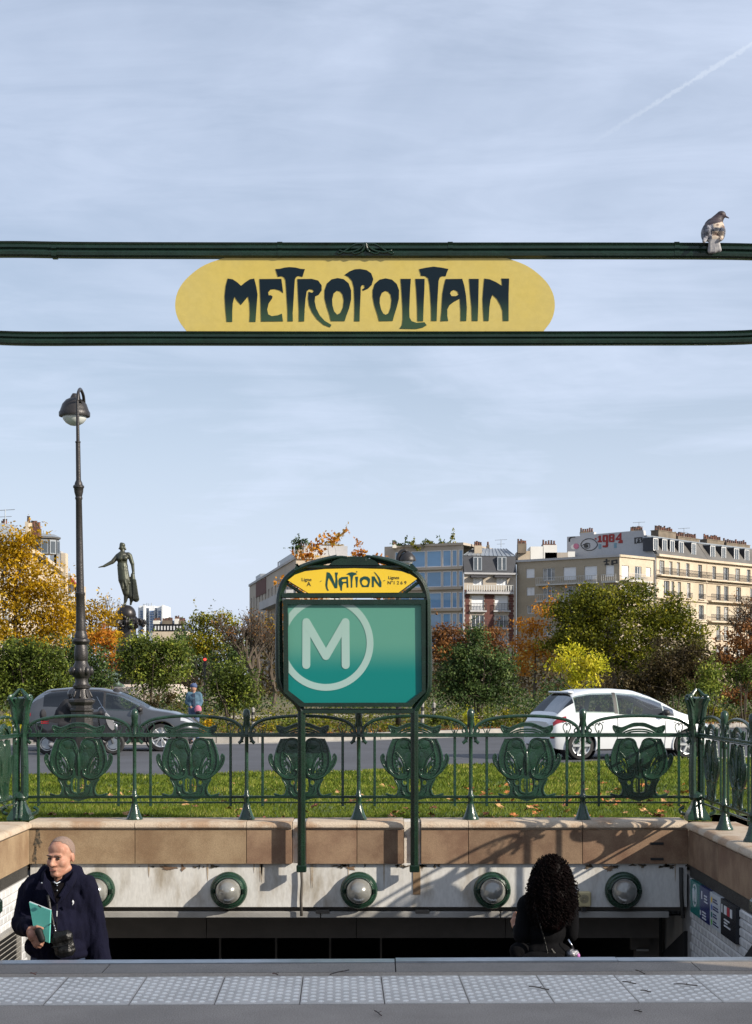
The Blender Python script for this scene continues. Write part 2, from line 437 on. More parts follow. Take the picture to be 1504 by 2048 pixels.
for i in range(len(xs) - 1):
    for j in range(ny): a = i * (ny + 1) + j; fs.append((a, a + ny + 1, a + ny + 2, a + 1))
lawn = mb.add(vs, fs).build('lawn', M_soil, recalc=False, smooth=True, kind='structure')
sheet('road', [[(xs_[0], ev(LE, xs_[0]) - 0.6, -0.2), (xs_[1], ev(LE, xs_[1]) - 0.6, -0.2), (xs_[1], ev(KE, xs_[1]) + 0.1, -0.2), (xs_[0], ev(KE, xs_[0]) + 0.1, -0.2)]
               for xs_ in zip(np.linspace(-60, 40, 80)[:-1], np.linspace(-60, 40, 80)[1:])], M_road)
kerb = bpy.data.objects.new('kerb', None); COL.objects.link(kerb); kerb['kind'] = 'structure'
def kerb_line(tab, x0, x1, step, wd, z0, z1, m, side):
    x = x0
    while x < x1:
        xa, xb = x, x + step - 0.02
        a = Vector((xa, ev(tab, xa), 0)); b = Vector((xb, ev(tab, xb), 0)); d = (b - a).normalized(); n = Vector((-d.y, d.x, 0)) * wd * side
        v = [a, b, b + n, a + n]; vv = [(p.x, p.y, z0) for p in v] + [(p.x, p.y, z1) for p in v]
        MB().add(vv, [(3,2,1,0),(4,5,6,7),(0,1,5,4),(1,2,6,5),(2,3,7,6),(3,0,4,7)]).build('kerb_stone', m, kerb)
        x += step
kerb_line(KE, -24, 26, 1.15, 0.35, -0.25, 0.0, M_kerb, 1)
kerb_line(LE, -14, 14, 1.0, 0.16, -0.25, -0.13, M_kerb, -1)
gq = []
for xa, xb in zip(np.linspace(-60, 40, 50)[:-1], np.linspace(-60, 40, 50)[1:]):
    gq.append([(xa, ev(KE, xa) - 1.0, -0.194), (xb, ev(KE, xb) - 1.0, -0.194), (xb, ev(KE, xb) + 0.02, -0.194), (xa, ev(KE, xa) + 0.02, -0.194)])
sheet('gutter', gq, M_kerb)
def park_z(x, y):
    d = y - ev(KE, x); return -0.02 + 0.25 * min(max(d / 25, 0), 1) + 0.05 * math.sin(x * 0.6) * math.sin(y * 0.45) * min(max(d / 3, 0), 1)
mb = MB(); vs = []; fs = []; xs = np.linspace(-60, 60, 81); ny = 40
for x in xs:
    y0 = ev(KE, x) + 0.3
    for j in range(ny + 1):
        y = y0 + (190 - y0) * (j / ny) ** 1.6; vs.append((x, y, park_z(x, y)))
for i in range(len(xs) - 1):
    for j in range(ny): a = i * (ny + 1) + j; fs.append((a, a + ny + 1, a + ny + 2, a + 1))
mb.add(vs, fs).build('park_ground', M_park, recalc=False, smooth=True, kind='structure')
mb = MB(); pl = []; pr = []
for x in np.linspace(-60, 12, 60):                   # gravel path through the park
    y = 62 + 0.25 * x + 2 * math.sin(x * 0.12); pl.append((x, y, park_z(x, y) + 0.03)); pr.append((x, y + 3.4, park_z(x, y + 3.4) + 0.03))
n = len(pl); mb.add(pl + pr, [(i, i + 1, n + i + 1, n + i) for i in range(n - 1)]).build('gravel_path', M_gravel, recalc=False, kind='structure')

# ---------------------------------------------------------------- stairwell walls
def extr(prof, s0, s1, fn):                          # prof: closed (depth, z) outline swept along the wall
    n = len(prof); vs = [fn(s0, d, z) for d, z in prof] + [fn(s1, d, z) for d, z in prof]
    return MB().add(vs, [(i, (i+1) % n, (i+1) % n + n, i + n) for i in range(n)] + [tuple(range(n))[::-1], tuple(range(n, 2*n))])
COPING = [(0.01, 0.106), (-0.012, 0.112), (-0.026, 0.125), (-0.026, 0.142), (-0.016, 0.162), (0.006, 0.174), (0.04, ZC), (0.45, ZC), (0.45, 0.02), (0.01, 0.02)]
BLOCK = [(0, -0.222), (0, 0.094), (0.004, 0.1), (0.30, 0.1), (0.30, -0.222)]
back = thing('stone_wall', 'tan sandstone wall above the stairwell mouth with white lintel band', 'wall', (0, YB, -0.2))
fb = lambda s, d, z: (s, YB + d, z)
jx = [57, 270, 493, 584, 612, 714, 808, 842, 937, 1165, 1377]
rnd = random.Random(3)
for i, (a, b) in enumerate(zip(jx[:-1], jx[1:])):
    xa, xb = xat(a, YB) + 0.003, xat(b, YB) - 0.003
    if i in (3, 6):                                  # recess behind a sign post
        extr([(0.07, -0.222), (0.07, ZC - 0.01), (0.45, ZC - 0.01), (0.45, -0.222)], xa, xb, fb).build('recess_stone', M_lime, back)
        continue
    extr(COPING, xa, xb, fb).build('coping_stone', M_coping, back, smooth=35)
    extr(BLOCK, xa, xb, fb).build('facing_stone', STONES[(0, 0, 1, 0, 1, 2, 0, 1, 2, 1)[i]], back)
MB().box((XL, YB + 0.30, -0.75), (XR, YB + 0.46, 0.02)).build('wall_core', M_grout, back)
lint = MB().box((XL, YB + 0.035, zat(1815, YB)), (XR, YB + 0.30, -0.2225)).build('lintel', M_plaster, back)
for a, b, c, d in ((826, 841, 1733, 1790),):
    MB().box((xat(a, YB), YB + 0.028, zat(d, YB)), (xat(b, YB), YB + 0.04, zat(c, YB))).build('plaster_patch', STONES[0], lint)
# flaked plaster edges under the stone and grime blots
M_grime = mat('black_grime', (0.045, 0.040, 0.030), 0.95, 0, 0.5, 30, col2=(0.15, 0.11, 0.07), thr=(0.45, 0.6))
M_rust = mat('rust_stain', (0.30, 0.22, 0.14), 0.9, 0, 0.4, 25, col2=(0.42, 0.37, 0.30))
def blot(cx, cy, rx, rz, D, m, name, parent, seed, th=0.004):
    r_ = random.Random(seed); pts = []
    for i in range(40):
        t = 2 * math.pi * i / 40; k = r_.uniform(0.6, 1.15) * (0.75 + 0.25 * math.sin(t * 3 + seed))
        pts.append((xat(cx, D) + math.cos(t) * rx * k, zat(cy, D) + math.sin(t) * rz * k))
    return MB().prism([pts], lambda u, v, d: (u, d, v), D - th, D).build(name, m, parent)
rs = random.Random(5)
for i in range(44):
    blot(rs.choice([70, 300, 400, 590, 700, 820, 850, 1190, 1240, 1300, 1360]) + rs.uniform(-30, 30), 1731 + rs.uniform(-1, 3), rs.uniform(0.008, 0.06), rs.uniform(0.004, 0.026), YB + 0.034, M_grime, 'grime_spot', lint, i)
blot(76, 1678, 0.045, 0.12, YB, M_grime, 'grime_spot', back, 91, 0.003); blot(70, 1712, 0.025, 0.1, YB, M_grime, 'grime_spot', back, 92, 0.003)
for a, b, c in ((315, 360, 6), (360, 372, 9), (690, 715, 5), (1200, 1235, 8)):
    blot((a + b) / 2, 1736, xat(b, YB) / 2 - xat(a, YB) / 2, c * 0.0047, YB + 0.034, STONES[2], 'bare_plaster', lint, a)
for i in range(16):                                  # rust runs below the stone
    px = rs.choice([300, 420, 520, 596, 612, 700, 770, 822, 848, 900, 1060, 1180, 1300, 1350]) + rs.uniform(-14, 14); L = rs.uniform(0.06, 0.26); w = rs.uniform(0.004, 0.011)
    MB().prism([[(xat(px, YB) - w, zat(1729, YB)), (xat(px, YB) + w, zat(1729, YB)), (xat(px, YB) + w * 0.6, zat(1729, YB) - L * 0.6), (xat(px, YB) + w * 0.2, zat(1729, YB) - L), (xat(px, YB) - w * 0.5, zat(1729, YB) - L * 0.7)]], lambda u, v, d: (u, d, v), YB + 0.0325, YB + 0.036).build('rust_run', M_rust, lint)
for px, py in ((1314, 1687), (1314, 1718)):
    MB().box((xat(px - 13, YB), YB - 0.006, zat(py + 2.4, YB)), (xat(px + 13, YB), YB + 0.01, zat(py - 2.4, YB))).build('vent_slot', M_black, back)
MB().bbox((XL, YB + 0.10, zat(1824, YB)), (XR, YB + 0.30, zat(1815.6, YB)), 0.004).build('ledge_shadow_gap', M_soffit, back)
for a, b in ((57, 640), (642, 1000), (1002, 1340)):
    MB().bbox((xat(a, YB), YB + 0.04, zat(1837, YB)), (xat(b, YB), YB + 0.30, zat(1824.5, YB)), 0.006).build('ledge', M_ledge, back)
for px in (645, 845): MB().bbox((xat(px - 14, YB), YB + 0.03, zat(1828, YB)), (xat(px + 14, YB), YB + 0.12, zat(1821, YB)), 0.004).build('ledge_bracket', M_soffit, back)
for a, b in ((57, 412), (413.5, 712), (713.5, 1010), (1011.5, 1318)):
    D = 15.9; MB().box((xat(a, D), D, zat(1876, D)), (xat(b, D), D + 0.1, -0.70)).build('soffit_panel', M_soffit, back)
MB().tube([at(603, 1738, YB), at(604, 1765, YB), at(602, 1800, YB), at(603, 1832, YB)], 0.014, 8).build('conduit', M_soffit, back, smooth=True)
MB().tube([at(1362, 1735, YB), at(1363, 1790, YB), at(1366, 1836, YB)], 0.02, 8).build('conduit', M_frieze, back, smooth=True)
# the passage beyond the mouth
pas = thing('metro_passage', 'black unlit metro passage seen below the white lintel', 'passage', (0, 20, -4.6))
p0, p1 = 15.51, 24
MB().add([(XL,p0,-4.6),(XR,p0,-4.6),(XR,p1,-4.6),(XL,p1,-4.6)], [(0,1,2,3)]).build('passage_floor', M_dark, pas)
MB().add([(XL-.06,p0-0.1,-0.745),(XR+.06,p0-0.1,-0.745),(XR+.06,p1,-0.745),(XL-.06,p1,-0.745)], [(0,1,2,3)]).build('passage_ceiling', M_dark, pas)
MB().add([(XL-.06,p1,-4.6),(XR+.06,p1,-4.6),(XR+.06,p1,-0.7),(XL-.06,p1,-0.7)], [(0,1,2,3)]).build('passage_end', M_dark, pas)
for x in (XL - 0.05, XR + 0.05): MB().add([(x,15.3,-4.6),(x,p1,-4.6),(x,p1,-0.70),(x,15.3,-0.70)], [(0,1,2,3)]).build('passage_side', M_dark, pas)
for px in (440, 552, 660, 762): MB().box((xat(px - 2, 17.5), 17.5, -3), (xat(px + 2, 17.5), 17.55, -0.75)).build('door_mullion', M_soffit, pas)
MB().box((xat(1270, 16.4), 16.4, -1.6), (xat(1318, 16.4), 16.5, -0.75)).build('door_frame', M_soffit, pas)
MB().box((xat(1262, 16.3), 16.3, zat(1900, 16.3)), (xat(1300, 16.3), 16.38, zat(1872, 16.3))).build('ticket_notice', M_soffit, pas)
MB().box((xat(1273, 16.29), 16.28, zat(1902, 16.29)), (xat(1297, 16.29), 16.295, zat(1898, 16.29))).build('notice_strip', M_ledge, pas)

def side_wall(name, X, sg, label, ytile, mgr):
    """sg: direction away from the well"""
    w = thing(name, label, 'wall', (X, 12, -2))
    fs_ = lambda s, d, z: (X + sg * d, s, z)
    y = YB - 0.03
    for L in (1.33, 1.25, 1.3, 1.3, 1.2):
        ya = max(y - L, 9.0)
        extr(COPING, y - 0.003, ya + 0.003, fs_).build('coping_stone', M_coping, w, smooth=35)
        extr(BLOCK, y - 0.003, ya + 0.003, fs_).build('facing_stone', rnd.choice(STONES), w)
        y = ya
    a, b = sorted((X + sg * 0.02, X + sg * 0.44))
    MB().box((a, 9.0, -4.6), (b, 16.65, -0.335)).build('wall_core', mgr, w)
    c, d = sorted((X + sg * 0.012, X + sg * 0.30))
    MB().box((c, 9.0, -0.334), (d, YB - 0.04, -0.223)).build('frieze_band', M_frieze, w)
    e, f = sorted((X + sg * 0.30, X + sg * 0.44))
    MB().box((e, 9.0, -0.334), (f, YB, 0.02)).build('wall_backing', mgr, w)
    # bevelled tiles in running bond
    tm = MB(); L, Hh, t = 0.147, 0.072, 0.012; bv = 0.012
    vs = [(0,0,0),(0,L,0),(0,L,Hh),(0,0,Hh),(-t,bv,bv),(-t,L-bv,bv),(-t,L-bv,Hh-bv),(-t,bv,Hh-bv)]
    vs = [(p[0] * sg, p[1], p[2]) for p in vs]
    tme = tm.add(vs, [(4,5,6,7),(0,1,5,4),(1,2,6,5),(2,3,7,6),(3,0,4,7)]).mesh('tile'); tme.materials.append(M_ctile)
    y0, y1, z1, rows = ytile
    for r_ in range(rows):
        z = z1 - (r_ + 1) * 0.075; y = y1 - (0.075 if r_ % 2 else 0)
        while y - 0.15 > y0:
            o = bpy.data.objects.new('tile', tme); COL.objects.link(o); o.parent = w
            o.location = Vector((X + sg * 0.018, y - 0.149, z)) - w.location; y -= 0.15
    return w
wl = side_wall('stone_wall', XL, -1, 'sunlit sandstone and white tiled wall beside the walking man', (13.2, YB - 0.06, -0.345, 13), M_grout)
wr = side_wall('stone_wall', XR, 1, 'shaded stone and white tiled wall carrying the direction panels', (12.5, YB - 0.06, -0.345, 13), M_grout)
MB().add([(XR + 0.012, YB + 0.32, -3), (XR + 0.012, 16.6, -3), (XR + 0.012, 16.6, -0.76), (XR + 0.012, YB + 0.32, -0.76)], [(0,1,2,3)]).build('reveal_panel', M_ledge, wr)
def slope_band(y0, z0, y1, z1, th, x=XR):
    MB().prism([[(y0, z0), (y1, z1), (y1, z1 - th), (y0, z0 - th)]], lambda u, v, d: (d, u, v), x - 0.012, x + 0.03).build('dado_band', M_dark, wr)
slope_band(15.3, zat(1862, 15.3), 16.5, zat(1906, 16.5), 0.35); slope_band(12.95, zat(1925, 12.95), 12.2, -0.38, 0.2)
for sg, X in ((-1, XL), (1, XR)):                   # front returns of the walls, just out of the picture
    a, b = sorted((X, sg * 2.16))
    MB().box((a, 8.80, -3.4), (b, 9.18, ZC)).build('end_pier', STONES[0], wl if sg < 0 else wr)

# ventilation grille on the sunlit wall
vg = thing('vent_grille', 'grey slatted ventilation grille low on the sunlit tiled wall', 'grille', (XL, 13.8, -1.2))
gy0, gy1, gz0, gz1 = 12.9, 14.64, -1.30, -0.70
for a, b in (((gy0, gz1 - 0.03), (gy1, gz1)), ((gy0, gz0), (gy1, gz0 + 0.03)), ((gy1 - 0.03, gz0 + 0.031), (gy1, gz1 - 0.031)), ((gy0, gz0 + 0.031), (gy0 + 0.03, gz1 - 0.031))):
    MB().box((XL + 0.002, a[0], a[1]), (XL + 0.05, b[0], b[1])).build('frame', M_ledge, vg)
MB().box((XL + 0.001, gy0 + 0.03, gz0 + 0.03), (XL + 0.008, gy1 - 0.03, gz1 - 0.03)).build('backing', M_black, vg)
for i in range(12):
    z = gz0 + 0.05 + i * 0.045
    MB().add([(XL + 0.010, gy0 + 0.031, z), (XL + 0.044, gy0 + 0.031, z + 0.026), (XL + 0.044, gy1 - 0.031, z + 0.026), (XL + 0.010, gy1 - 0.031, z),
              (XL + 0.010, gy0 + 0.031, z + 0.008), (XL + 0.044, gy0 + 0.031, z + 0.034), (XL + 0.044, gy1 - 0.031, z + 0.034), (XL + 0.010, gy1 - 0.031, z + 0.008)],
             [(3,2,1,0),(4,5,6,7),(0,1,5,4),(1,2,6,5),(2,3,7,6),(3,0,4,7)]).build('slat', M_ledge, vg)

# wall lamps
M_pearl = mat('pearl_lamp_glass', (0.27, 0.27, 0.25), 0.20, 0.35, 0.12, 14, 0.05, 20, coat=0.5, fine=0.06)
toY = Matrix(((1, 0, 0), (0, 0, -1), (0, 1, 0)))     # local +z points out of the wall (-Y)
yw = YB + 0.035
lamp_names = ['round green bulkhead lamp half hidden behind the walking man', 'round green bulkhead lamp left of the sign post, second from the man',
              'round green bulkhead lamp centred between the two sign posts', 'round green bulkhead lamp between sign post and curly haired woman',
              'shaded round green bulkhead lamp nearest the tiled direction wall']
for px, lb in zip((194, 458, 718, 984, 1246), lamp_names):
    c = at(px, 1780, yw); lt = thing('wall_lamp', lb, 'lamp', c, 'round lamps along the lintel')
    MB().lathe([(0.172, 0.0), (0.178, 0.02), (0.176, 0.045), (0.165, 0.062), (0.150, 0.066), (0.146, 0.075), (0.138, 0.095), (0.128, 0.100), (0.122, 0.092), (0.122, 0.0)], c, 36, toY).build('ring', M_green, lt, smooth=40)
    gl = MB().lathe([(0.121, 0.06), (0.121, 0.10), (0.116, 0.135), (0.100, 0.172), (0.072, 0.205), (0.040, 0.226), (0.018, 0.233), (0.0005, 0.235)], c, 32, toY).build('glass', M_pearl, lt, smooth=True)
    for s in (-1, 1):
        MB().bbox(c + Vector((s * 0.148 - 0.014, -0.115, -0.022)), c + Vector((s * 0.148 + 0.014, -0.06, 0.022)), 0.004).build('clip', M_dgreen, lt)
# loudspeaker
M_beige = mat('beige_plastic', (0.52, 0.44, 0.24), 0.5, 0, 0.15, 12)
c = at(1167, 1797, yw); sp = thing('loudspeaker', 'small square beige loudspeaker on the lintel beside the woman', 'loudspeaker', c)
h = 0.066
MB().bbox(c + Vector((-h, -0.06, -h * 1.1)), c + Vector((h, -0.001, h * 1.1)), 0.014).build('case', M_beige, sp)
M_grillc = mat('beige_grille', (0.30, 0.26, 0.16), 0.6)
for r_, d_ in ((0.042, 0.064), (0.030, 0.067), (0.018, 0.070)):
    MB().lathe([(r_, d_ - 0.02), (r_, d_ - 0.002), (r_ - 0.004, d_), (r_ - 0.008, d_ - 0.002), (r_ - 0.008, d_ - 0.02)], c + Vector((0, 0, 0.004)), 24, toY).build('grille_ring', M_grillc, sp)
MB().bbox(c + Vector((-0.025, -0.05, -0.12)), c + Vector((0.02, -0.002, -0.078)), 0.006).build('cable_gland', M_black, sp)

# direction panels on the shaded wall
M_teal = mat('teal_print', (0.012, 0.17, 0.155), 0.25, 0, 0.1, 3); M_navy = mat('navy_print', (0.018, 0.028, 0.13), 0.25, 0, 0.1, 3)
M_pale = mat('pale_print', (0.52, 0.56, 0.60), 0.25, 0, 0.08, 3); M_char = mat('charcoal_print', (0.02, 0.022, 0.028), 0.25, 0, 0.1, 3)
M_wprint = mat('white_print', (0.68, 0.70, 0.72), 0.4); M_red = mat('red_print', (0.45, 0.02, 0.04), 0.4)
M_yel = mat('yellow_print', (0.60, 0.40, 0.02), 0.4); M_blue = mat('blue_print', (0.03, 0.10, 0.40), 0.4); M_grnp = mat('green_print', (0.10, 0.35, 0.06), 0.4)
dp = thing('direction_panel', 'metro direction panel of teal, navy, white and black plates on tiled wall', 'sign', (XR, 14, -0.5))
yy = [14.96, 14.52, 14.08, 13.64, 13.06]; zt, zb = -0.338, -0.64; xf = XR - 0.006
for i, m in enumerate((M_teal, M_navy, M_pale, M_char)):
    MB().box((xf - 0.016, yy[i + 1] + 0.002, zb), (xf + 0.02, yy[i] - 0.002, zt)).build('plate', m, dp)
def ink(y0, y1, z0, z1, m, n='lettering'): MB().box((xf - 0.0195, min(y0, y1), z0), (xf - 0.0165, max(y0, y1), z1)).build(n, m, dp)
def ring(yc, zc_, r0, r1, m, n='logo_ring'):
    o = [(math.cos(t) * r0, math.sin(t) * r0) for t in np.linspace(0, 2 * math.pi, 28)[:-1]]; i_ = [(math.cos(t) * r1, math.sin(t) * r1) for t in np.linspace(0, 2 * math.pi, 28)[:-1]]
    MB().prism([o, i_] if r1 else [o], lambda u, v, d: (d, yc + u, zc_ + v), xf - 0.0195, xf - 0.0165).build(n, m, dp)
ring(14.74, -0.46, 0.105, 0.09, M_wprint)
mb = MB(); P = [(-0.045, -0.055), (-0.045, 0.055), (0, -0.02), (0.045, 0.055), (0.045, -0.055)]
mb.tube([(xf - 0.018, 14.74 - a, -0.46 + b) for a, b in P], 0.010, 6, up=(1, 0, 0)).build('logo_letter', M_wprint, dp)
rs = random.Random(11)
def lines(ya, yb, z, m, k, pitch=0.026):
    for i in range(k): ink(ya, ya + (yb - ya) * rs.uniform(0.5, 1), z - i * pitch, z - i * pitch - 0.012, m)
lines(14.32, 14.16, -0.40, M_wprint, 3); ink(14.44, 14.40, -0.38, -0.45, M_wprint); lines(14.40, 14.20, -0.555, M_wprint, 3); ink(14.5, 14.46, -0.6, -0.56, M_wprint)
for i, (m, z) in enumerate(((M_yel, -0.40), (M_blue, -0.465), (M_teal, -0.53), (M_grnp, -0.595))):
    ring(14.0, z, 0.026, 0, m, 'line_badge'); lines(13.94, 13.70, z + 0.02, M_navy, 2, 0.022)
ink(13.60, 13.56, -0.45, -0.38, M_wprint, 'arrow'); ink(13.50, 13.40, -0.45, -0.38, M_wprint, 'badge'); ink(13.38, 13.29, -0.45, -0.38, M_red, 'badge'); ink(13.27, 13.20, -0.45, -0.38, M_wprint, 'badge')
lines(13.50, 13.26, -0.49, M_wprint, 3)
# ================================================================ cast-iron balustrade
def cq(u, v): return ((u - 710) * 0.000513, 0.9586 - v * 0.000513)
def mirror_loop(half): return [cq(710 + u, v) for u, v in half] + [cq(710 - u, v) for u, v in reversed(half) if abs(u) > 1e-6]
def pl(u, v, d): return (u, d, v)
def sm2(pts, k=4, closed=True): return [(p.x, p.y) for p in spline([(a, b, 0) for a, b in pts], k, closed)]
def cart_meshes():
    out = [(0,560),(30,480),(55,430),(95,385),(160,352),(260,345),(350,345),(405,352),(445,450),(482,560),(510,690),(512,800),(490,900),(445,990),(400,1050),
           (385,1110),(330,1200),(302,1290),(310,1360),(350,1412),(430,1412),(520,1372),(548,1385),(520,1432),(400,1452),(210,1468),(100,1498),(0,1530)]
    holes = []
    for s in (1, -1):
        hh = lambda L: [cq(710 + s * a, b) for a, b in L]
        holes.append(hh(sm2([(205,985),(225,850),(265,740),(318,650),(300,760),(262,860),(240,985)], 3)))
        holes.append(hh(sm2([(270,980),(290,870),(335,760),(352,770),(330,880),(305,975)], 3)))
        holes.append(hh([(185 + 36 * math.cos(t), 1180 + 46 * math.sin(t)) for t in np.linspace(0, 2*math.pi, 13)[:-1]]))
        holes.append(hh([(22,1110),(60,1090),(100,1115),(112,1240),(98,1345),(30,1362),(24,1250)]))
    sh = MB().prism([mirror_loop(out)] + holes, pl, -0.007, 0.007)
    for s in (1, -1):                                # wings at the sides
        sh.prism([[cq(710 + s * a, b) for a, b in sm2([(495,700),(530,780),(562,730),(575,660),(600,632),(628,660),(630,740),(604,840),(556,930),(480,1010),(430,1040),(450,980),(490,900),(508,800)], 3)]], pl, -0.009, 0.009)
    orn = MB()
    def tb(L, r, s, k=5, y=-0.006, n=6):
        P = spline([(*cq(710 + s * a, b), 0) for a, b in L], k); P = [(p.x, y, p.y) for p in P]
        rr = [r * (0.45 + 0.55 * math.sin(math.pi * (i + 0.5) / len(P)) ** 0.6) for i in range(len(P))]
        orn.tube(P, rr, n, up=(0, 1, 0))
    for s in (1, -1):
        tb([(400,350),(478,540),(514,720),(492,900),(410,1030),(300,1088),(190,1085),(112,1042),(86,960),(118,912),(150,930)], 0.0155, s)
        tb([(30,600),(48,500),(62,430),(110,372),(200,352),(295,378),(345,455),(365,550),(396,690),(394,835),(355,945),(295,1028)], 0.011, s)
        tb([(62,430),(90,470),(70,540),(30,640),(14,760)], 0.009, s); tb([(120,400),(100,460),(125,520),(150,500)], 0.008, s)
        tb([(320,530),(362,545),(365,590),(320,640),(245,740),(195,880),(178,1010)], 0.010, s)
        tb([(330,760),(275,800),(232,900),(208,1010)], 0.008, s); tb([(360,880),(300,930),(262,1010)], 0.007, s)
        for a, b, r_ in ((352, 690, 46), (352, 830, 46), (336, 955, 40)):
            tb([(a + r_ * math.cos(t) * (1 - t / 14), b + r_ * math.sin(t) * (1 - t / 14)) for t in np.linspace(-1.2, 6.4, 12)], 0.008, s, 2)
        tb([(600,640),(632,690),(612,800),(548,905),(470,985),(400,1040)], 0.010, s); tb([(600,720),(570,690),(590,640),(622,650)], 0.007, s)
        tb([(140,1075),(138,1200),(125,1330),(60,1375),(0,1382)], 0.009, s); tb([(390,1105),(330,1200),(302,1300),(330,1395),(400,1420),(520,1385)], 0.010, s)
        tb([(230,1085),(236,1180),(190,1236),(140,1200),(150,1135),(195,1120)], 0.008, s); tb([(45,1090),(52,1250),(40,1350)], 0.005, s)
        tb([(240,1250),(230,1340),(180,1410),(90,1440)], 0.010, s)
        c = cq(710 + s * 185, 460); orn.ball((c[0], -0.006, c[1]), (0.055, 0.0045, 0.045), 12, 8)
        c = cq(710 + s * 120, 760); orn.ball((c[0], -0.006, c[1]), (0.042, 0.004, 0.085), 12, 8)
        if 0: orn.ball((c[0] , -0.004, c[1]), (0.030, 0.007, 0.06), 10, 8)
        c = cq(710 + s * 130, 935); orn.ball((c[0], -0.012, c[1]), 0.012, 8, 6)
    P = spline([(*cq(710, v), 0) for v in (590, 700, 850, 1040)], 5); orn.tube([(p.x, -0.010, p.y) for p in P], [0.016 * math.sin(math.pi * (i + 0.6) / (len(P) + 0.4)) + 0.002 for i in range(len(P))], 8, up=(0, 1, 0))
    cap = MB()
    half = [(0,60),(100,66),(180,88),(260,126),(340,146),(400,132),(455,110),(484,116),(478,165),(445,222),(405,266),(350,266),(300,222),(200,160),(100,128),(0,118)]
    cap.prism([mirror_loop(half)], pl, -0.010, 0.010)
    for s in (1, -1):
        def tb2(L, r):
            P = spline([(*cq(710 + s * a, b), 0) for a, b in L], 4); cap.tube([(p.x, -0.008, p.y) for p in P], r, 6, up=(0, 1, 0))
        tb2([(0,62),(110,68),(260,128),(345,148),(455,112),(482,120),(470,180),(410,264)], 0.009)
        tb2([(0,172),(130,182),(260,225),(330,268)], 0.008); tb2([(0,212),(140,222),(250,262),(290,290)], 0.008)
        tb2([(60,95),(150,110),(220,150)], 0.006)
        for t in np.linspace(0, 2 * math.pi, 7)[:-1]:
            c = cq(710 + s * 388 + 26 * math.cos(t), 205 + 26 * math.sin(t)); cap.ball((c[0], -0.012, c[1]), 0.0065, 6, 4)
    return sh.mesh('shield'), orn.mesh('ornament'), cap.mesh('cap')
cm = cart_meshes()
for m in cm: m.materials.append(M_green); shade(m, 40)
def half_path(L): return [(a, 0, b) for a, b in L] + [(-a, 0, b) for a, b in reversed(L) if a]
AR = spline(half_path([(-0.462, 0.735), (-0.485, 0.755), (-0.500, 0.80), (-0.497, 0.865), (-0.462, 0.915), (-0.37, 0.962), (-0.2, 0.99), (0, 0.998)]), 5)
amb = MB().tube(AR, 0.0125, 8, sx=1.25, up=(0, 1, 0))
for s in (-1, 1):
    for i in range(5):                               # leaf beads on the shoulders of the arch
        u = 0.475 - i * 0.032; z = 0.895 + 0.045 * math.sin(i / 5 * 1.5); amb.ball((s * u, -0.010, z), (0.010, 0.010, 0.006), 6, 4)
    sp_ = [(s * (0.478 + 0.020 * math.cos(t)), 0, 0.855 + 0.022 * math.sin(t)) for t in np.linspace(0.5, 5.6, 10)]
    amb.tube(sp_, 0.007, 6, up=(0, 1, 0))
ame = amb.mesh('arch'); ame.materials.append(M_green); shade(ame, 40)
bar = MB().bbox((-0.013, -0.009, 0.128), (0.013, 0.009, 0.806), 0.003)
bme = bar.mesh('bar'); bme.materials.append(M_green)
LP = spline([(0.006, 0, 0.82), (0.022, 0, 0.85), (0.036, 0, 0.885), (0.03, 0, 0.915), (0.010, 0, 0.925), (0.0, 0, 0.905), (-0.010, 0, 0.925), (-0.03, 0, 0.915), (-0.036, 0, 0.885), (-0.022, 0, 0.85), (-0.006, 0, 0.82)], 4)
lme = MB().tube(LP, 0.0045, 6, up=(0, 1, 0)).tube([(0, 0, 0.80), (0, 0, 0.86)], 0.008, 6).mesh('bar_loop'); lme.materials.append(M_green); shade(lme, 40)
pmb = MB().lathe([(0.080, 0), (0.080, 0.012), (0.066, 0.035), (0.047, 0.085), (0.031, 0.14), (0.024, 0.19), (0.034, 0.205), (0.034, 0.232), (0.022, 0.245), (0.0185, 0.30), (0.0175, 0.6), (0.0185, 0.79), (0.025, 0.80),
                  (0.025, 0.83), (0.0185, 0.85), (0.026, 0.92), (0.034, 0.985), (0.036, 1.025), (0.029, 1.052), (0.012, 1.066), (0.001, 1.068)], n=12)
for s in (-1, 1):
    pmb.tube(spline([(s * 0.012, -0.004, 1.0), (s * 0.05, -0.002, 0.80), (s * 0.052, 0, 0.755), (s * 0.03, 0, 0.75)], 4), 0.008, 6, up=(0, 1, 0))
    pmb.limb((s * 0.045, 0, 0.008), (s * 0.015, 0, 0.16), 0.012, 0.008, 6, 3)
pme = pmb.mesh('post'); pme.materials.append(M_green); shade(pme, 45)
def bay(root, mtx):
    def put(name, me, m, parent=root):
        o = bpy.data.objects.new(name, me); COL.objects.link(o); o.parent = parent; o.matrix_local = m; return o
    put('arch', ame, mtx)
    for s in (-0.386, 0.386):
        o = put('bar', bme, mtx @ Matrix.Translation((s, 0, 0))); put('bar_loop', lme, Matrix.Identity(4), o)
    c = put('cartouche', cm[0], mtx); put('ornament', cm[1], Matrix.Identity(4), c); put('cartouche_cap', cm[2], Matrix.Identity(4), c)
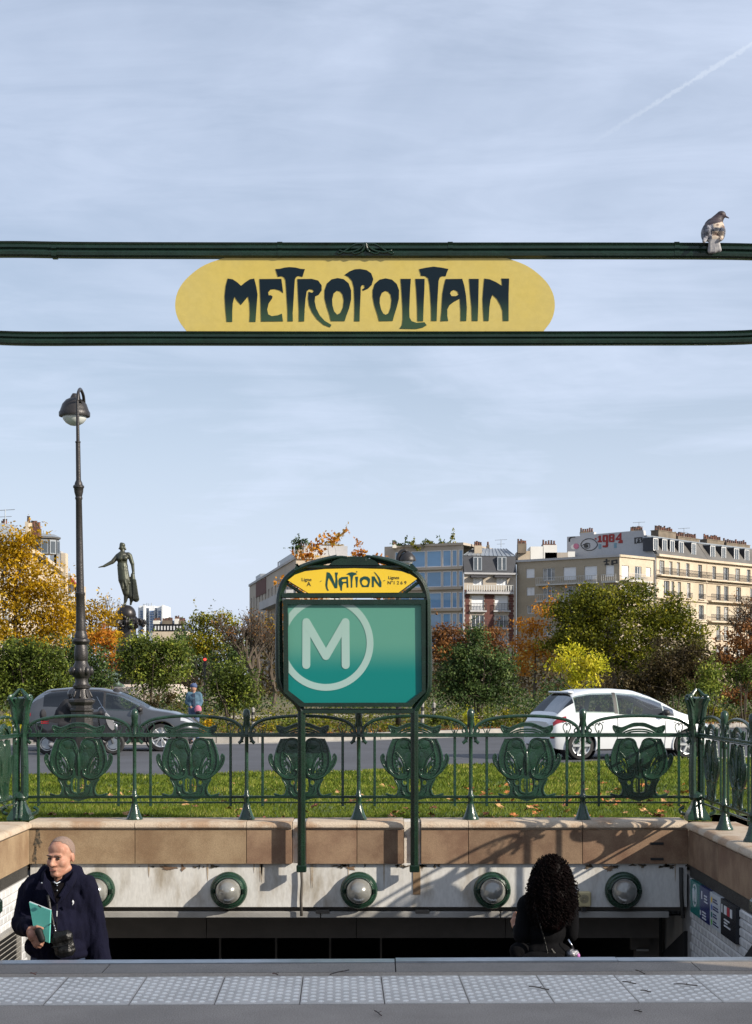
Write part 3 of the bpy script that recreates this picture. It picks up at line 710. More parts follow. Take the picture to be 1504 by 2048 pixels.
def balustrade(label, origin, rz, nb, posts):
    t = thing('balustrade', label, 'railing', origin, rz=rz)
    L = nb * 1.08
    for z, hh, dd, nm in ((0.814, 0.019, 0.020, 'handrail'), (0.217, 0.012, 0.014, 'lower_rail'), (0.1635, 0.008, 0.010, 'foot_rail')):
        mb = MB().bbox((0.06, -dd, z - hh), (L - 0.06, dd, z + hh), 0.004)
        if nm == 'handrail': mb.bbox((0.06, -dd - 0.012, z - hh), (L - 0.06, dd + 0.012, z - hh + 0.012), 0.003)
        mb.build(nm, M_dgreen if nm != 'handrail' else M_green, t, world=False)
    for i in range(nb): bay(t, Matrix.Translation((0.54 + i * 1.08, 0, 0)))
    for i in posts:
        o = bpy.data.objects.new('post', pme); COL.objects.link(o); o.parent = t; o.location = (i * 1.08, 0, 0)
    return t
YR = 15.42; XCL, XCR = -3.407, 3.073
balustrade('green cast-iron balustrade of six ornate bays along the back stone wall', (XCL, YR, ZC), 0, 6, range(1, 6))
balustrade('green cast-iron side balustrade standing on the sunlit coping above the man', (XCL - 0.05, YR, ZC), -math.pi / 2, 3, (1, 2, 3))
balustrade('dark cast-iron side balustrade on the shaded coping above the direction panels', (XCR + 0.05, YR, ZC), -math.pi / 2, 4, (1, 2, 3, 4))
def corner_post(x, label):
    t = thing('corner_post', label, 'post', (x, YR, ZC), 'balustrade corner posts')
    b = MB(); w = 0.15
    prof = [(0.155, 0.0), (0.150, 0.03), (0.11, 0.085), (0.075, 0.14), (0.058, 0.20), (0.052, 0.26)]
    b.lathe(prof, n=4, mtx=Matrix.Rotation(R(45), 3, 'Z')).lathe([(0.07, 0.19), (0.085, 0.215), (0.072, 0.25), (0.05, 0.27)], n=12)
    for s in (-1, 1):
        b.tube(spline([(s * 0.13, -0.02, 0.12), (s * 0.165, -0.02, 0.10), (s * 0.16, -0.02, 0.07), (s * 0.12, -0.02, 0.05)], 4), 0.016, 8, up=(0, 1, 0))
        b.limb((s * 0.02, -0.10, 0.02), (s * 0.02, -0.045, 0.19), 0.022, 0.012, 8, 3)
    b.build('base', M_green, t, world=False, smooth=40)
    st_ = MB()
    for sx_, sy_ in ((-1, -1), (1, -1), (1, 1), (-1, 1)):
        st_.tube(spline([(sx_ * 0.040, sy_ * 0.030, 0.21), (sx_ * 0.042, sy_ * 0.032, 0.5), (sx_ * 0.036, sy_ * 0.03, 0.80), (sx_ * 0.050, sy_ * 0.036, 0.95), (sx_ * 0.066, sy_ * 0.046, 1.09), (sx_ * 0.095, sy_ * 0.07, 1.165)], 5), [0.033 - 0.0004 * i for i in range(26)], 8)
    st_.bbox((-0.06, -0.05, 0.785), (0.06, 0.05, 0.835), 0.012)
    st_.build('stems', M_green, t, world=False, smooth=40)
    hd = MB().lathe([(0.040, 0.92), (0.055, 1.02), (0.075, 1.10), (0.100, 1.155), (0.104, 1.168), (0.06, 1.178), (0.03, 1.182)], n=4, mtx=Matrix.Rotation(R(45), 3, 'Z'))
    for k in range(4):
        a = k * math.pi / 2 + math.pi / 4
        hd.tube(spline([(0.11 * math.cos(a), 0.11 * math.sin(a), 1.172), (0.075 * math.cos(a), 0.075 * math.sin(a), 1.20), (0.012 * math.cos(a), 0.012 * math.sin(a), 1.255)], 4), [0.018, 0.016, 0.014, 0.013, 0.013, 0.012, 0.012, 0.012, 0.012], 6)
        hd.tube(spline([(0.070 * math.cos(a), 0.070 * math.sin(a), 1.10), (0.098 * math.cos(a), 0.098 * math.sin(a), 1.15), (0.118 * math.cos(a), 0.118 * math.sin(a), 1.178), (0.100 * math.cos(a), 0.100 * math.sin(a), 1.192), (0.085 * math.cos(a), 0.085 * math.sin(a), 1.18)], 4), [0.024 - 0.0006 * q for q in range(17)], 8)
        hd.tube(spline([(0.09 * math.cos(a + .5), 0.09 * math.sin(a + .5), 1.165), (0.06 * math.cos(a + .2), 0.06 * math.sin(a + .2), 1.10), (0.045 * math.cos(a), 0.045 * math.sin(a), 1.0)], 4), 0.012, 6)
    hd.build('head', M_green, t, world=False, smooth=40)
corner_post(XCL - 0.02, 'tall sunlit green iron corner post above the walking man')
corner_post(XCR + 0.02, 'tall dark green iron corner post in front of the white car')
# ================================================================ METROPOLITAIN portico
DP = 9.0
M_cream = mat('yellow_enamel', (0.50, 0.385, 0.080), 0.42, 0, 0.12, 1.3, 0.05, 20, col2=(0.47, 0.385, 0.125), coat=0.1, fine=0.05)
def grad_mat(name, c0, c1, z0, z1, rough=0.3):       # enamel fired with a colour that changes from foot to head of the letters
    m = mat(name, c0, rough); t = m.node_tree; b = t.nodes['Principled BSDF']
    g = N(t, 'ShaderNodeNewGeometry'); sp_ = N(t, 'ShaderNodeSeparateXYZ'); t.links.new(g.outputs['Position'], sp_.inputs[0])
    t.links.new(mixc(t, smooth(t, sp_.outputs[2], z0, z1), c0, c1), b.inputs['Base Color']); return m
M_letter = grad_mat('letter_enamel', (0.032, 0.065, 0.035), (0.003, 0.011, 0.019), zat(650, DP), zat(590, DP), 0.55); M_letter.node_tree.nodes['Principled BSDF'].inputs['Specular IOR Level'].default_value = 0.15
portico = thing('metro_portico', 'green iron portico spanning the stairs with yellow METROPOLITAIN sign', 'sign', (0, DP, 0))
def bar_prof(hh, dep):                               # ridged rail section (depth, z)
    return [(-dep*0.55, hh), (-dep*0.80, hh*0.92), (-dep*0.62, hh*0.62), (-dep*0.98, hh*0.44), (-dep, hh*0.1), (-dep*0.72, -hh*0.08), (-dep*0.86, -hh*0.42), (-dep*0.80, -hh*0.8), (-dep*0.45, -hh),
            (dep*0.45, -hh), (dep*0.80, -hh*0.8), (dep*0.86, -hh*0.42), (dep*0.72, -hh*0.08), (dep, hh*0.1), (dep*0.98, hh*0.44), (dep*0.62, hh*0.62), (dep*0.80, hh*0.92), (dep*0.55, hh)]
def rail(name, path, hh, dep):
    pr = bar_prof(hh, dep); P = [Vector(p) for p in path]; n = len(pr); vs = []
    for i, p in enumerate(P):
        t = (P[min(i+1, len(P)-1)] - P[max(i-1, 0)]).normalized(); up = Vector((-t.z, 0, t.x))
        vs += [p + up * z + Vector((0, d, 0)) for d, z in pr]
    fs = [(i*n+j, i*n+(j+1) % n, (i+1)*n+(j+1) % n, (i+1)*n+j) for i in range(len(P)-1) for j in range(n)] + [tuple(range(n))[::-1], tuple((len(P)-1)*n+j for j in range(n))]
    return MB().add(vs, fs).build(name, M_dgreen, portico, smooth=25)
s_ = DP / F
def pp(px, py, dy=0): return Vector((xat(px, DP), DP + dy, zat(py, DP)))
rail('top_rail', spline([pp(-78, 530), pp(-40, 503), pp(20, 499), pp(200, 501), pp(700, 502), pp(1200, 502), pp(1480, 503.5), pp(1545, 510), pp(1584, 534)], 5), 15.2 * s_, 0.040)
rail('bottom_rail', spline([pp(-78, 640), pp(-40, 668), pp(30, 677), pp(300, 677), pp(700, 677.5), pp(1200, 677), pp(1488, 675), pp(1555, 662), pp(1584, 640)], 5), 13.4 * s_, 0.036)
for px in (110, 560, 900, 1352):
    rail('rail_joint', [pp(px - 5, 501.5), pp(px + 5, 501.5)], 15.9 * s_, 0.042)
# whiplash ornament in the middle of the top rail
orn = MB()
for s in (-1, 1):
    for L, r_ in (([(2, 488), (8, 496), (22, 505), (44, 509), (62, 504)], 2.4), ([(4, 490), (20, 489), (34, 496), (58, 511), (66, 510)], 2.0), ([(3, 500), (12, 508), (26, 512), (34, 506)], 2.0), ([(1, 486), (4, 500), (10, 508)], 2.6)):
        orn.tube(spline([pp(731 + s * a * 0.85, 489 + (b - 486) * 0.85, -0.040) for a, b in L], 5), [r_ * s_ * 0.9] * (5 * (len(L) - 1) + 1), 6, up=(0, 1, 0))
orn.build('whiplash_ornament', M_dgreen, portico, smooth=True)
# the enamelled plate: a stadium whose ends bulge past the rails
eL = [(468, 512), (442, 519), (410, 531), (386, 547), (366, 567), (355, 587), (351, 606), (352, 624), (358, 642), (368, 656), (376, 666)]
pts = sm2([(a, b) for a, b in eL], 3, False) + sm2([(1460 - a, b) for a, b in reversed(eL)], 3, False)
fpl = lambda u, v, d: (xat(u, DP), DP + d, zat(v, DP))
plate = MB().prism([pts], fpl, -0.012, 0.012).build('sign_plate', M_cream, portico)
A5 = lambda L: [(440 + u / 5.013, 520 + v / 5.013) for u, v in L]
B4 = lambda L: [(720 + u / 4.7, 520 + v / 4.7) for u, v in L]
LET = [
 [A5([(70,625),(125,625),(125,520),(130,440),(147,370),(175,415),(213,455),(250,410),(283,370),(298,440),(303,540),(298,625),(358,625),(365,520),(378,350),(365,270),(345,192),(300,200),(255,230),(213,265),(175,230),(130,200),(80,192),(60,270),(50,370),(58,500)])],
 [A5([(398,197),(617,195),(635,335),(600,310),(550,297),(510,300),(485,330),(490,360),(510,358),(528,370),(525,390),(490,440),(475,500),(485,550),(520,568),(580,560),(622,543),(633,620),(415,622),(408,400)])],
 [A5([(558,97),(600,95),(650,82),(700,77),(760,82),(810,95),(853,98),(840,135),(828,175),(790,165),(765,175),(752,200),(745,300),(738,420),(730,540),(732,620),(680,620),(680,520),(672,400),(665,280),(658,205),(645,180),(620,168),(582,174),(572,140)])],
 [A5([(778,197),(920,195),(985,212),(1020,260),(1020,310),(990,355),(955,370),(950,420),(965,490),(1000,560),(1050,615),(1118,655),(1105,680),(1040,655),(975,600),(925,530),(895,460),(885,390),(890,325),(925,335),(943,320),(930,302),(895,298),(870,320),(858,400),(850,500),(845,620),(793,622),(793,520),(787,400)])],
 [A5([(1113,618),(1100,560),(1070,470),(1050,390),(1050,310),(1075,240),(1120,200),(1180,187),(1240,198),(1290,240),(1315,310),(1315,400),(1295,490),(1265,570),(1250,618)]), A5([(1175,313),(1140,340),(1125,400),(1128,460),(1145,520),(1175,553),(1210,535),(1235,480),(1242,410),(1230,350),(1205,320)])],
 [A5([(1250,155),(1300,120),(1350,100),(1404,96),(1468,107),(1516,139),(1537,197),(1521,256),(1484,293),(1436,315),(1427,299),(1452,283),(1446,256),(1425,256),(1412,277),(1408,400),(1402,520),(1400,620),(1347,620),(1350,520),(1348,400),(1343,280),(1325,215),(1290,175)])],
 [B4([(180,580),(165,520),(135,430),(120,350),(120,290),(140,230),(185,190),(240,178),(300,190),(345,230),(367,290),(365,370),(345,450),(320,530),(307,578)]), B4([(240,295),(205,315),(187,360),(185,410),(198,470),(220,510),(240,520),(270,505),(290,450),(297,380),(288,330),(265,303)])],
 [B4([(382,183),(478,183),(472,260),(467,370),(463,480),(465,545),(485,580),(530,595),(605,590),(627,618),(590,640),(530,653),(450,652),(372,650),(395,615),(402,560),(400,450),(392,320)])],
 [B4([(520,183),(607,183),(605,280),(598,420),(593,580),(540,580),(538,450),(530,300)])],
 [B4([(555,92),(620,78),(690,68),(760,77),(830,90),(815,125),(805,158),(775,157),(750,170),(738,200),(732,300),(725,420),(720,578),(670,578),(668,450),(660,320),(652,230),(640,175),(610,155),(575,155),(565,120)])],
 [B4([(805,185),(960,183),(980,250),(995,340),(1003,450),(998,578),(945,578),(945,480),(938,368),(880,400),(840,430),(820,470),(820,530),(828,578),(757,580),(765,500),(770,400),(775,320),(790,240)]), B4([(885,285),(855,300),(845,320),(860,345),(900,345),(928,330),(915,300)])],
 [B4([(1025,183),(1115,183),(1112,330),(1110,450),(1105,578),(1052,578),(1048,450),(1035,320)])],
 [B4([(1168,180),(1220,188),(1280,215),(1335,250),(1332,215),(1327,180),(1400,180),(1395,330),(1395,578),(1343,578),(1338,480),(1320,430),(1285,370),(1243,330),(1225,380),(1215,450),(1208,578),(1163,578),(1155,450),(1152,370),(1160,260)])]]
M_edge = mat('letter_outline', (0.22, 0.15, 0.09), 0.5)
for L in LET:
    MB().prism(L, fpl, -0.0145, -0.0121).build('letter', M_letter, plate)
# curled stems of the portico, just outside the picture
M_amber = mat('amber_glass', (0.55, 0.16, 0.03), 0.15, 0, 0.1, 5)
for s in (-1, 1):
    X = 2.34 * s
    MB().bbox((X - 0.2, DP - 0.2, ZC - 0.02), (X + 0.2, DP + 0.2, ZC + 0.10), 0.03).build('plinth', M_dgreen, portico)
    P = spline([(X, DP, 0.2), (X + s*0.02, DP, 1.2), (X, DP, 2.4), (X - s*0.02, DP, 3.3), (X + s*0.02, DP, 4.2), (X + s*0.06, DP + 0.06, 4.85), (X + s*0.16, DP + 0.2, 5.0), (X + s*0.2, DP + 0.3, 4.9)], 6)
    MB().tube(P, [0.11 - 0.0017 * i for i in range(len(P))], 12).build('stem', M_dgreen, portico, smooth=True)
    lp = MB().lathe([(0.02, 0.0), (0.10, 0.06), (0.13, 0.16), (0.10, 0.28), (0.03, 0.34)], (X + s*0.2, DP + 0.3, 4.58), 16).build('lamp_bulb', M_amber, portico, smooth=True)

# ================================================================ NATION map sign
DN = 15.09
M_yen = mat('bright_yellow_enamel', (0.74, 0.50, 0.022), 0.3, 0, 0.06, 2, coat=0.2)
M_ndark = mat('name_enamel', (0.006, 0.055, 0.045), 0.35); M_ink = mat('black_ink', (0.02, 0.02, 0.015), 0.5)
M_print = grad_mat('map_print_and_sheen', (0.004, 0.165, 0.15), (0.085, 0.25, 0.19), zat(1350, DN), zat(1280, DN), 0.3); M_print.node_tree.nodes['Principled BSDF'].inputs['Specular IOR Level'].default_value = 0.25  # paler top is partly the print, partly a reflection painted in
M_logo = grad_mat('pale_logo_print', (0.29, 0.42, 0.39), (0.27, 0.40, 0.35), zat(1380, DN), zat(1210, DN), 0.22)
sign = thing('map_sign', 'tall green framed metro map sign reading NATION with teal panel', 'sign', at(716, 1735, DN))
fn_ = lambda u, v, d: (xat(u, DN), DN + d, zat(v, DN))
sn = DN / F
def np_(px, py, dy=0): return Vector((xat(px, DN), DN + dy, zat(py, DN)))
def frame_tube(name, L, r_, k=6, dy=0.0, m=M_dgreen, n=8):
    return MB().tube(spline([np_(a, b, dy) for a, b in L], k), r_ * sn, n, up=(0, 1, 0)).build(name, m, sign, smooth=40)
for s, cx in ((-1, 708.5), (1, 708.5)):
    x = lambda d: cx + s * d + (8 if s > 0 else 0) - (0 if s > 0 else 0)
    if s < 0: post = [(603, 1735), (603, 1600), (603, 1440), (602, 1420), (592, 1404), (570, 1384), (560, 1362), (558, 1300), (558, 1220), (559, 1195), (566, 1170), (580, 1152), (604, 1136), (640, 1124), (676, 1116)]
    else: post = [(829, 1735), (829, 1600), (829, 1440), (830, 1420), (840, 1404), (853, 1384), (856, 1362), (856, 1300), (855, 1220), (854, 1195), (847, 1170), (834, 1152), (812, 1136), (780, 1124), (742, 1116)]
    for off, dy in ((-3.6, 0.0), (3.6, 0.0), (0, -0.022)):
        L = [(a + off * (1 if i < 8 else 0.6), b + (off * s * -0.7 if i >= 10 else 0)) for i, (a, b) in enumerate(post)]
        frame_tube('frame_post', L, 4.4 if dy == 0 else 3.2, 4, dy)
    MB().bbox(np_((603 if s < 0 else 829) - 10, 1744, -0.04), np_((603 if s < 0 else 829) + 10, 1730, 0.05), 0.008).build('post_shoe', M_dgreen, sign)
for a, b, c, d, nm in ((562, 853, 1186, 1196, 'crossbar'), (603, 829, 1417, 1427, 'crossbar'), (598, 818, 1130.5, 1137, 'crossbar')):
    MB().bbox(np_(a, d, -0.03), np_(b, c, 0.03), 0.006).build(nm, M_dgreen, sign)
MB().prism([[(594, 1150), (610, 1136), (660, 1130.5), (760, 1130.5), (806, 1136), (822, 1150), (830, 1163), (797, 1187), (617, 1187), (580, 1166)]], fn_, 0.0, 0.02).build('name_backing', M_dgreen, sign)
yp = [(576, 1161), (590, 1150), (610, 1143), (650, 1138.5), (708, 1137), (768, 1138.5), (802, 1143), (820, 1149), (834, 1158), (797, 1185.5), (617, 1186.5)]
name = MB().prism([yp], fn_, -0.030, -0.004).build('name_plate', M_yen, sign)
for a, b in (((572, 1166), (612, 1192)), ((840, 1162), (802, 1192))): MB().tube([np_(*a), np_(*b)], 3.2 * sn, 8).build('name_bracket', M_dgreen, sign)
C7 = lambda L: [(600 + u / 5.785, 1120 + v / 5.785) for u, v in L]
circ = lambda x, y, r_, n=16: [(x + r_ * math.cos(t), y + r_ * math.sin(t)) for t in np.linspace(0, 2 * math.pi, n + 1)[:-1]]
NL = [[C7([(312,142),(345,150),(372,190),(392,240),(408,285),(414,220),(406,146),(442,148),(430,190),(438,250),(433,328),(405,328),(370,262),(335,205),(322,250),(318,300),(324,335),(336,354),(324,360),(306,335),(297,290),(304,220)])],
      [C7([(455,215),(480,200),(555,194),(562,320),(545,322),(540,270),(505,270),(490,300),(487,358),(472,352),(466,318),(450,280),(447,240)]), C7([(492,225),(482,245),(500,256),(540,252),(541,221)])],
      [C7([(535,168),(565,150),(600,143),(640,150),(662,165),(650,173),(624,180),(613,200),(606,260),(606,320),(591,322),(590,250),(585,195),(570,174)])],
      [C7(circ(657, 139, 8, 10))], [C7([(640,195),(672,195),(668,260),(664,318),(652,318),(648,250)])],
      [C7([(722,315),(700,272),(692,238),(704,207),(742,190),(785,195),(812,222),(810,258),(795,315)]), C7(circ(752, 262, 36, 18))],
      [C7([(832,192),(862,192),(890,240),(918,285),(914,240),(894,192),(870,160),(858,140),(880,156),(920,205),(944,260),(942,315),(922,315),(880,265),(856,232),(855,315),(834,315)])],
      [C7([(230,252),(248,240),(252,246),(234,256)])], [C7([(960,244),(984,233),(987,239),(964,249)])]]
for L in NL: MB().prism(L, fn_, -0.0325, -0.0301).build('letter', M_ndark, name)
def words(body, px, py, hpx, parent, D, dy, m, rot=0):
    me = text_mesh(body, hpx * D / F * 1.36, 0.0012)
    me.transform(Matrix.Translation((xat(px, D), D + dy, zat(py, D))) @ Matrix.Rotation(rot, 4, 'Y') @ Matrix.Rotation(R(90), 4, 'X'))
    return link('lettering', me, m, parent)
words('Ligne', 613.5, 1162.5, 7, name, DN, -0.0315, M_ink); words('A', 618, 1172.5, 9, name, DN, -0.0315, M_ink)
words('Lignes', 787.5, 1158.5, 6.5, name, DN, -0.0315, M_ink); words('N°1 2 6 9', 794, 1169, 7, name, DN, -0.0315, M_ink)
# crest and crossing rods over the arch
MB().prism([[(658, 1131), (668, 1122), (686, 1115), (708, 1113), (732, 1115), (750, 1122), (760, 1131)]], fn_, -0.05, 0.05).build('crest', M_dgreen, sign)
frame_tube('crest_rod', [(590, 1142), (612, 1132), (642, 1122), (676, 1115), (694, 1116)], 3.0, 5, -0.04); frame_tube('crest_rod', [(826, 1142), (804, 1132), (776, 1122), (745, 1115), (732, 1114), (731, 1122)], 3.0, 5, -0.04)
for s, px in ((-1, 592), (1, 824)):
    MB().prism([[(px - 8, 1146), (px - 3 * s, 1127), (px + 2 * s, 1129), (px + 12, 1140)]], fn_, -0.03, 0.03).build('corner_leaf', M_dgreen, sign)
# panel: frame, print, logo
oct_o = [(567, 1199.5), (851, 1199.5), (851, 1384), (822, 1413.5), (601, 1413.5), (568, 1384)]
oct_i = [(576, 1209), (842, 1209), (843.5, 1382), (815, 1405), (609, 1405.5), (577.5, 1381)]
MB().prism([oct_o, oct_i], fn_, -0.055, 0.03).build('panel_frame', M_dgreen, sign)
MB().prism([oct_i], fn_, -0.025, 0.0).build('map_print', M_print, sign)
def clip(poly, edge):                                # keep what lies inside one edge (a, b, c): a*x + b*y <= c
    a, b, c = edge; out = []
    for i in range(len(poly)):
        p, q = poly[i], poly[(i + 1) % len(poly)]; dp_, dq = a*p[0] + b*p[1] - c, a*q[0] + b*q[1] - c
        if dp_ <= 0: out.append(p)
        if (dp_ < 0) != (dq < 0): t = dp_ / (dp_ - dq); out.append((p[0] + (q[0]-p[0])*t, p[1] + (q[1]-p[1])*t))
    return out
lgs = []; tt = np.linspace(0, 2 * math.pi, 73)
for a, b in zip(tt[:-1], tt[1:]):                    # ring, cut by the panel's left and upper edges
    q = [(652 + r_ * math.cos(t), 1286.5 + r_ * math.sin(t)) for r_, t in ((95, a), (95, b), (81.5, b), (81.5, a))]
    for e in ((-1, 0, -577.5), (0, -1, -1209.5)):
        if len(q) > 2: q = clip(q, e)
    if len(q) > 2:
        if not lgs or not lgs[-1][1]: lgs.append([MB(), True])
        lgs[-1][0].prism([q], fn_, -0.0275, -0.0252)
    elif lgs: lgs[-1][1] = False
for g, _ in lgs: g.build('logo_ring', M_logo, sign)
MP = [(612.8, 1330), (613, 1244.5), (652, 1312), (691, 1244.5), (691.5, 1330)]
mo = []
for (a, b) in zip(MP[:-1], MP[1:]):
    d = Vector((b[0]-a[0], b[1]-a[1])); d.normalize(); n = Vector((-d.y, d.x)) * 8
    cap_ = lambda c, s0: [(c[0] + 8 * math.cos(t), c[1] + 8 * math.sin(t)) for t in np.linspace(s0, s0 + math.pi, 9)]
    ang_ = math.atan2(d.y, d.x); mo.append(cap_(a, ang_ + math.pi / 2) + cap_(b, ang_ - math.pi / 2))
for i, L in enumerate(mo): MB().prism([L], fn_, -0.0276 - 0.0004 * i, -0.0252).build('logo_letter', M_logo, sign)
# ================================================================ buildings round the square
M_cream_st = mat('cream_limestone', (0.55, 0.465, 0.36), 0.85, 0, 0.15, 0.25, 0.1, 3, fine=0.1, col2=(0.44, 0.365, 0.27))
M_tanblock = mat('tan_ashlar', (0.38, 0.325, 0.245), 0.85, 0, 0.15, 0.3, 0.1, 3, fine=0.1, stretch=(1, 1, 3))
M_greyst = mat('grey_render', (0.44, 0.44, 0.45), 0.85, 0, 0.2, 0.15, 0.05, 3, fine=0.06)
M_beigest = mat('beige_concrete', (0.40, 0.35, 0.29), 0.8, 0, 0.15, 0.2)
M_whitest = mat('white_render', (0.70, 0.68, 0.63), 0.8, 0, 0.12, 0.2)
M_slate = mat('dark_slate', (0.022, 0.025, 0.034), 0.45, 0, 0.3, 1.2, 0.2, 6)
M_slate2 = mat('grey_slate', (0.125, 0.118, 0.108), 0.55, 0, 0.3, 0.5, 0.2, 6)
M_zinc = mat('zinc_roof', (0.30, 0.33, 0.36), 0.42, 0.4, 0.2, 0.4)
M_brickr = mat('red_brick', (0.12, 0.046, 0.038), 0.85, 0, 0.3, 3)
M_pot = mat('terracotta_pot', (0.20, 0.085, 0.055), 0.85, 0, 0.4, 4, col2=(0.05, 0.04, 0.036), thr=(0.4, 0.55))
M_chim = mat('chimney_render', (0.19, 0.155, 0.115), 0.85, 0, 0.4, 0.8)
M_pane = mat('window_pane', (0.06, 0.075, 0.09), 0.06, 0, 0.5, 0.6, spec=0.9)
M_bpane = mat('sky_tinted_glass', (0.15, 0.33, 0.55), 0.05, 0, 0.35, 0.12, spec=0.9, stretch=(1, 1, 2))  # reflected sky painted in as a blue base colour
M_shut = mat('white_shutter', (0.68, 0.70, 0.73), 0.55, 0, 0.06, 2)
M_frame = mat('window_frame_white', (0.66, 0.67, 0.68), 0.5)
M_iron = mat('balcony_iron', (0.03, 0.032, 0.035), 0.5)
M_paleb = mat('pale_balcony', (0.50, 0.50, 0.48), 0.6)
M_awn = mat('dark_awning', (0.04, 0.04, 0.05), 0.7); M_redawn = mat('red_awning', (0.30, 0.03, 0.025), 0.7)
WR = random.Random(77); M_net = mat('net_curtain', (0.36, 0.36, 0.35), 0.8, 0, 0.4, 1.5)
class Fac:
    """a facade plane between two points seen at pixel columns x0, x1 and depths D0, D1"""
    def __init__(s, x0, D0, x1, D1):
        s.a = Vector((xat(x0, D0), D0, 0)); s.b = Vector((xat(x1, D1), D1, 0)); s.L = (s.b - s.a).length
        s.d = (s.b - s.a) / s.L; s.n = Vector((s.d.y, -s.d.x, 0))       # n points to the viewer
    def s_at(s, px, dn=0.0):
        a = s.a + s.n * dn; k = (px - CXP) / F; t = (k * a.y - a.x) / (s.d.x - k * s.d.y); return t, a.y + s.d.y * t
    def P(s, t, dn, z): p = s.a + s.d * t + s.n * dn; return Vector((p.x, p.y, z))
    def rect(s, x0, x1, y0, y1, zref=None):
        s0, _ = s.s_at(x0); s1, _ = s.s_at(x1); _, D = s.s_at(zref if zref else (x0 + x1) / 2)
        return (s0, s1, zat(y1, D), zat(y0, D))
    def box(s, t0, t1, d0, d1, z0, z1, mb=None):
        mb = mb or MB(); v = [s.P(t, d, z) for z in (z0, z1) for t, d in ((t0, d0), (t1, d0), (t1, d1), (t0, d1))]
        return mb.add(v, [(3,2,1,0),(4,5,6,7),(0,1,5,4),(1,2,6,5),(2,3,7,6),(3,0,4,7)])
    def wall(s, root, rects, z0, z1, m, t0=0.0, t1=None, rev=0.28, name='wall'):
        t1 = s.L if t1 is None else t1; mb = MB()
        xs = sorted({t0, t1, *[min(max(r[0], t0), t1) for r in rects], *[min(max(r[1], t0), t1) for r in rects]})
        zs = sorted({z0, z1, *[min(max(r[2], z0), z1) for r in rects], *[min(max(r[3], z0), z1) for r in rects]})
        for xa, xb in zip(xs[:-1], xs[1:]):
            for za, zb in zip(zs[:-1], zs[1:]):
                cx, cz = (xa + xb) / 2, (za + zb) / 2
                if any(r[0] < cx < r[1] and r[2] < cz < r[3] for r in rects): continue
                mb.add([s.P(xa, 0, za), s.P(xb, 0, za), s.P(xb, 0, zb), s.P(xa, 0, zb)], [(0,1,2,3)])
        for a, b, c, d in rects:
            q = [(a, c), (b, c), (b, d), (a, d)]
            for (u, v), (u2, v2) in zip(q, q[1:] + q[:1]):
                mb.add([s.P(u, 0, v), s.P(u2, 0, v2), s.P(u2, -rev, v2), s.P(u, -rev, v)], [(0,1,2,3)])
        return mb.build(name, m, root, recalc=False)
    def win(s, root, r, kind='glass', mull=1, frame=M_frame, pane=None, rev=0.2, fw=0.09):
        a, b, c, d = r; mb = MB()
        if kind == 'shutter':
            return s.box(a, b, -rev, -rev + 0.06, c, d).build('shutter', M_shut, root)
        s.box(a, a + fw, -rev, -rev + 0.08, c, d, mb); s.box(b - fw, b, -rev, -rev + 0.08, c, d, mb)
        s.box(a + fw, b - fw, -rev, -rev + 0.08, d - fw, d, mb); s.box(a + fw, b - fw, -rev, -rev + 0.08, c, c + fw, mb)
        for i in range(mull):
            x = a + (b - a) * (i + 1) / (mull + 1); s.box(x - fw / 2, x + fw / 2, -rev, -rev + 0.075, c + fw, d - fw, mb)
        o = mb.build('window', frame, root)
        s.box(a + 0.01, b - 0.01, -rev - 0.03, -rev + 0.01, c + 0.01, d - 0.01).build('pane', pane or M_pane, o)
        if kind == 'curtain': s.box(a + fw, b - fw, -rev + 0.011, -rev + 0.03, c + (d - c) * 0.05, d - fw).build('curtain', M_shut, o)
        elif pane is not M_bpane and WR.random() < 0.6:
            k_ = WR.uniform(0.15, 0.4); s.box(a + fw, a + (b - a) * k_, -rev + 0.011, -rev + 0.03, c + fw, d - fw).build('curtain', M_net, o); s.box(b - (b - a) * k_, b - fw, -rev + 0.011, -rev + 0.03, c + fw, d - fw).build('curtain', M_net, o)
        return o
    def balcony(s, root, t0, t1, z, h=0.95, dep=0.7, m=M_iron, slab=M_cream_st, pitch=0.28, bal=False, sth=0.22):
        o = s.box(t0, t1, 0.0, dep, z - sth, z).build('balcony', slab, root); mb = MB()
        s.box(t0, t1, dep - 0.08, dep - 0.02, z + h - 0.06, z + h, mb); s.box(t0, t1, dep - 0.07, dep - 0.03, z + 0.06, z + 0.10, mb)
        n = max(int((t1 - t0) / pitch), 2); w = 0.16 if bal else 0.045
        for i in range(n + 1):
            x = t0 + (t1 - t0 - w) * i / n; s.box(x, x + w, dep - 0.07, dep - 0.03, z + 0.1, z + h - 0.06, mb)
        mb.build('balcony_railing', m, o); return o
def poly_prism(root, name, pts, m, back):           # a solid whose front outline is pts (world) pushed back by a vector
    n = len(pts); v = [Vector(p) for p in pts] + [Vector(p) + Vector(back) for p in pts]
    return MB().add(v, [tuple(range(n)), tuple(range(n, 2*n))[::-1]] + [(i, (i+1) % n, (i+1) % n + n, i + n) for i in range(n)]).build(name, m, root)
def chimney(root, x0, x1, y0, y1, D, pots, m=M_chim, dep=1.6, slope=0):
    z0, z1 = zat(y1, D), zat(y0, D); a, b = xat(x0, D), xat(x1, D)
    o = poly_prism(root, 'chimney', [(a, D, z0), (b, D + slope, z0), (b, D + slope, z1 + (slope * -0.085)), (a, D, z1)], m, (0, dep, 0))
    for i in range(pots):
        t = (i + 0.5) / pots; x = a + (b - a) * t; z = z1 + slope * -0.085 * t; h = random.uniform(0.45, 0.75)
        MB().lathe([(0.16, 0), (0.13, h * 0.9), (0.17, h)], (x, D + slope * t + dep / 2, z), 8).build('chimney_pot', M_pot, o)
    return o
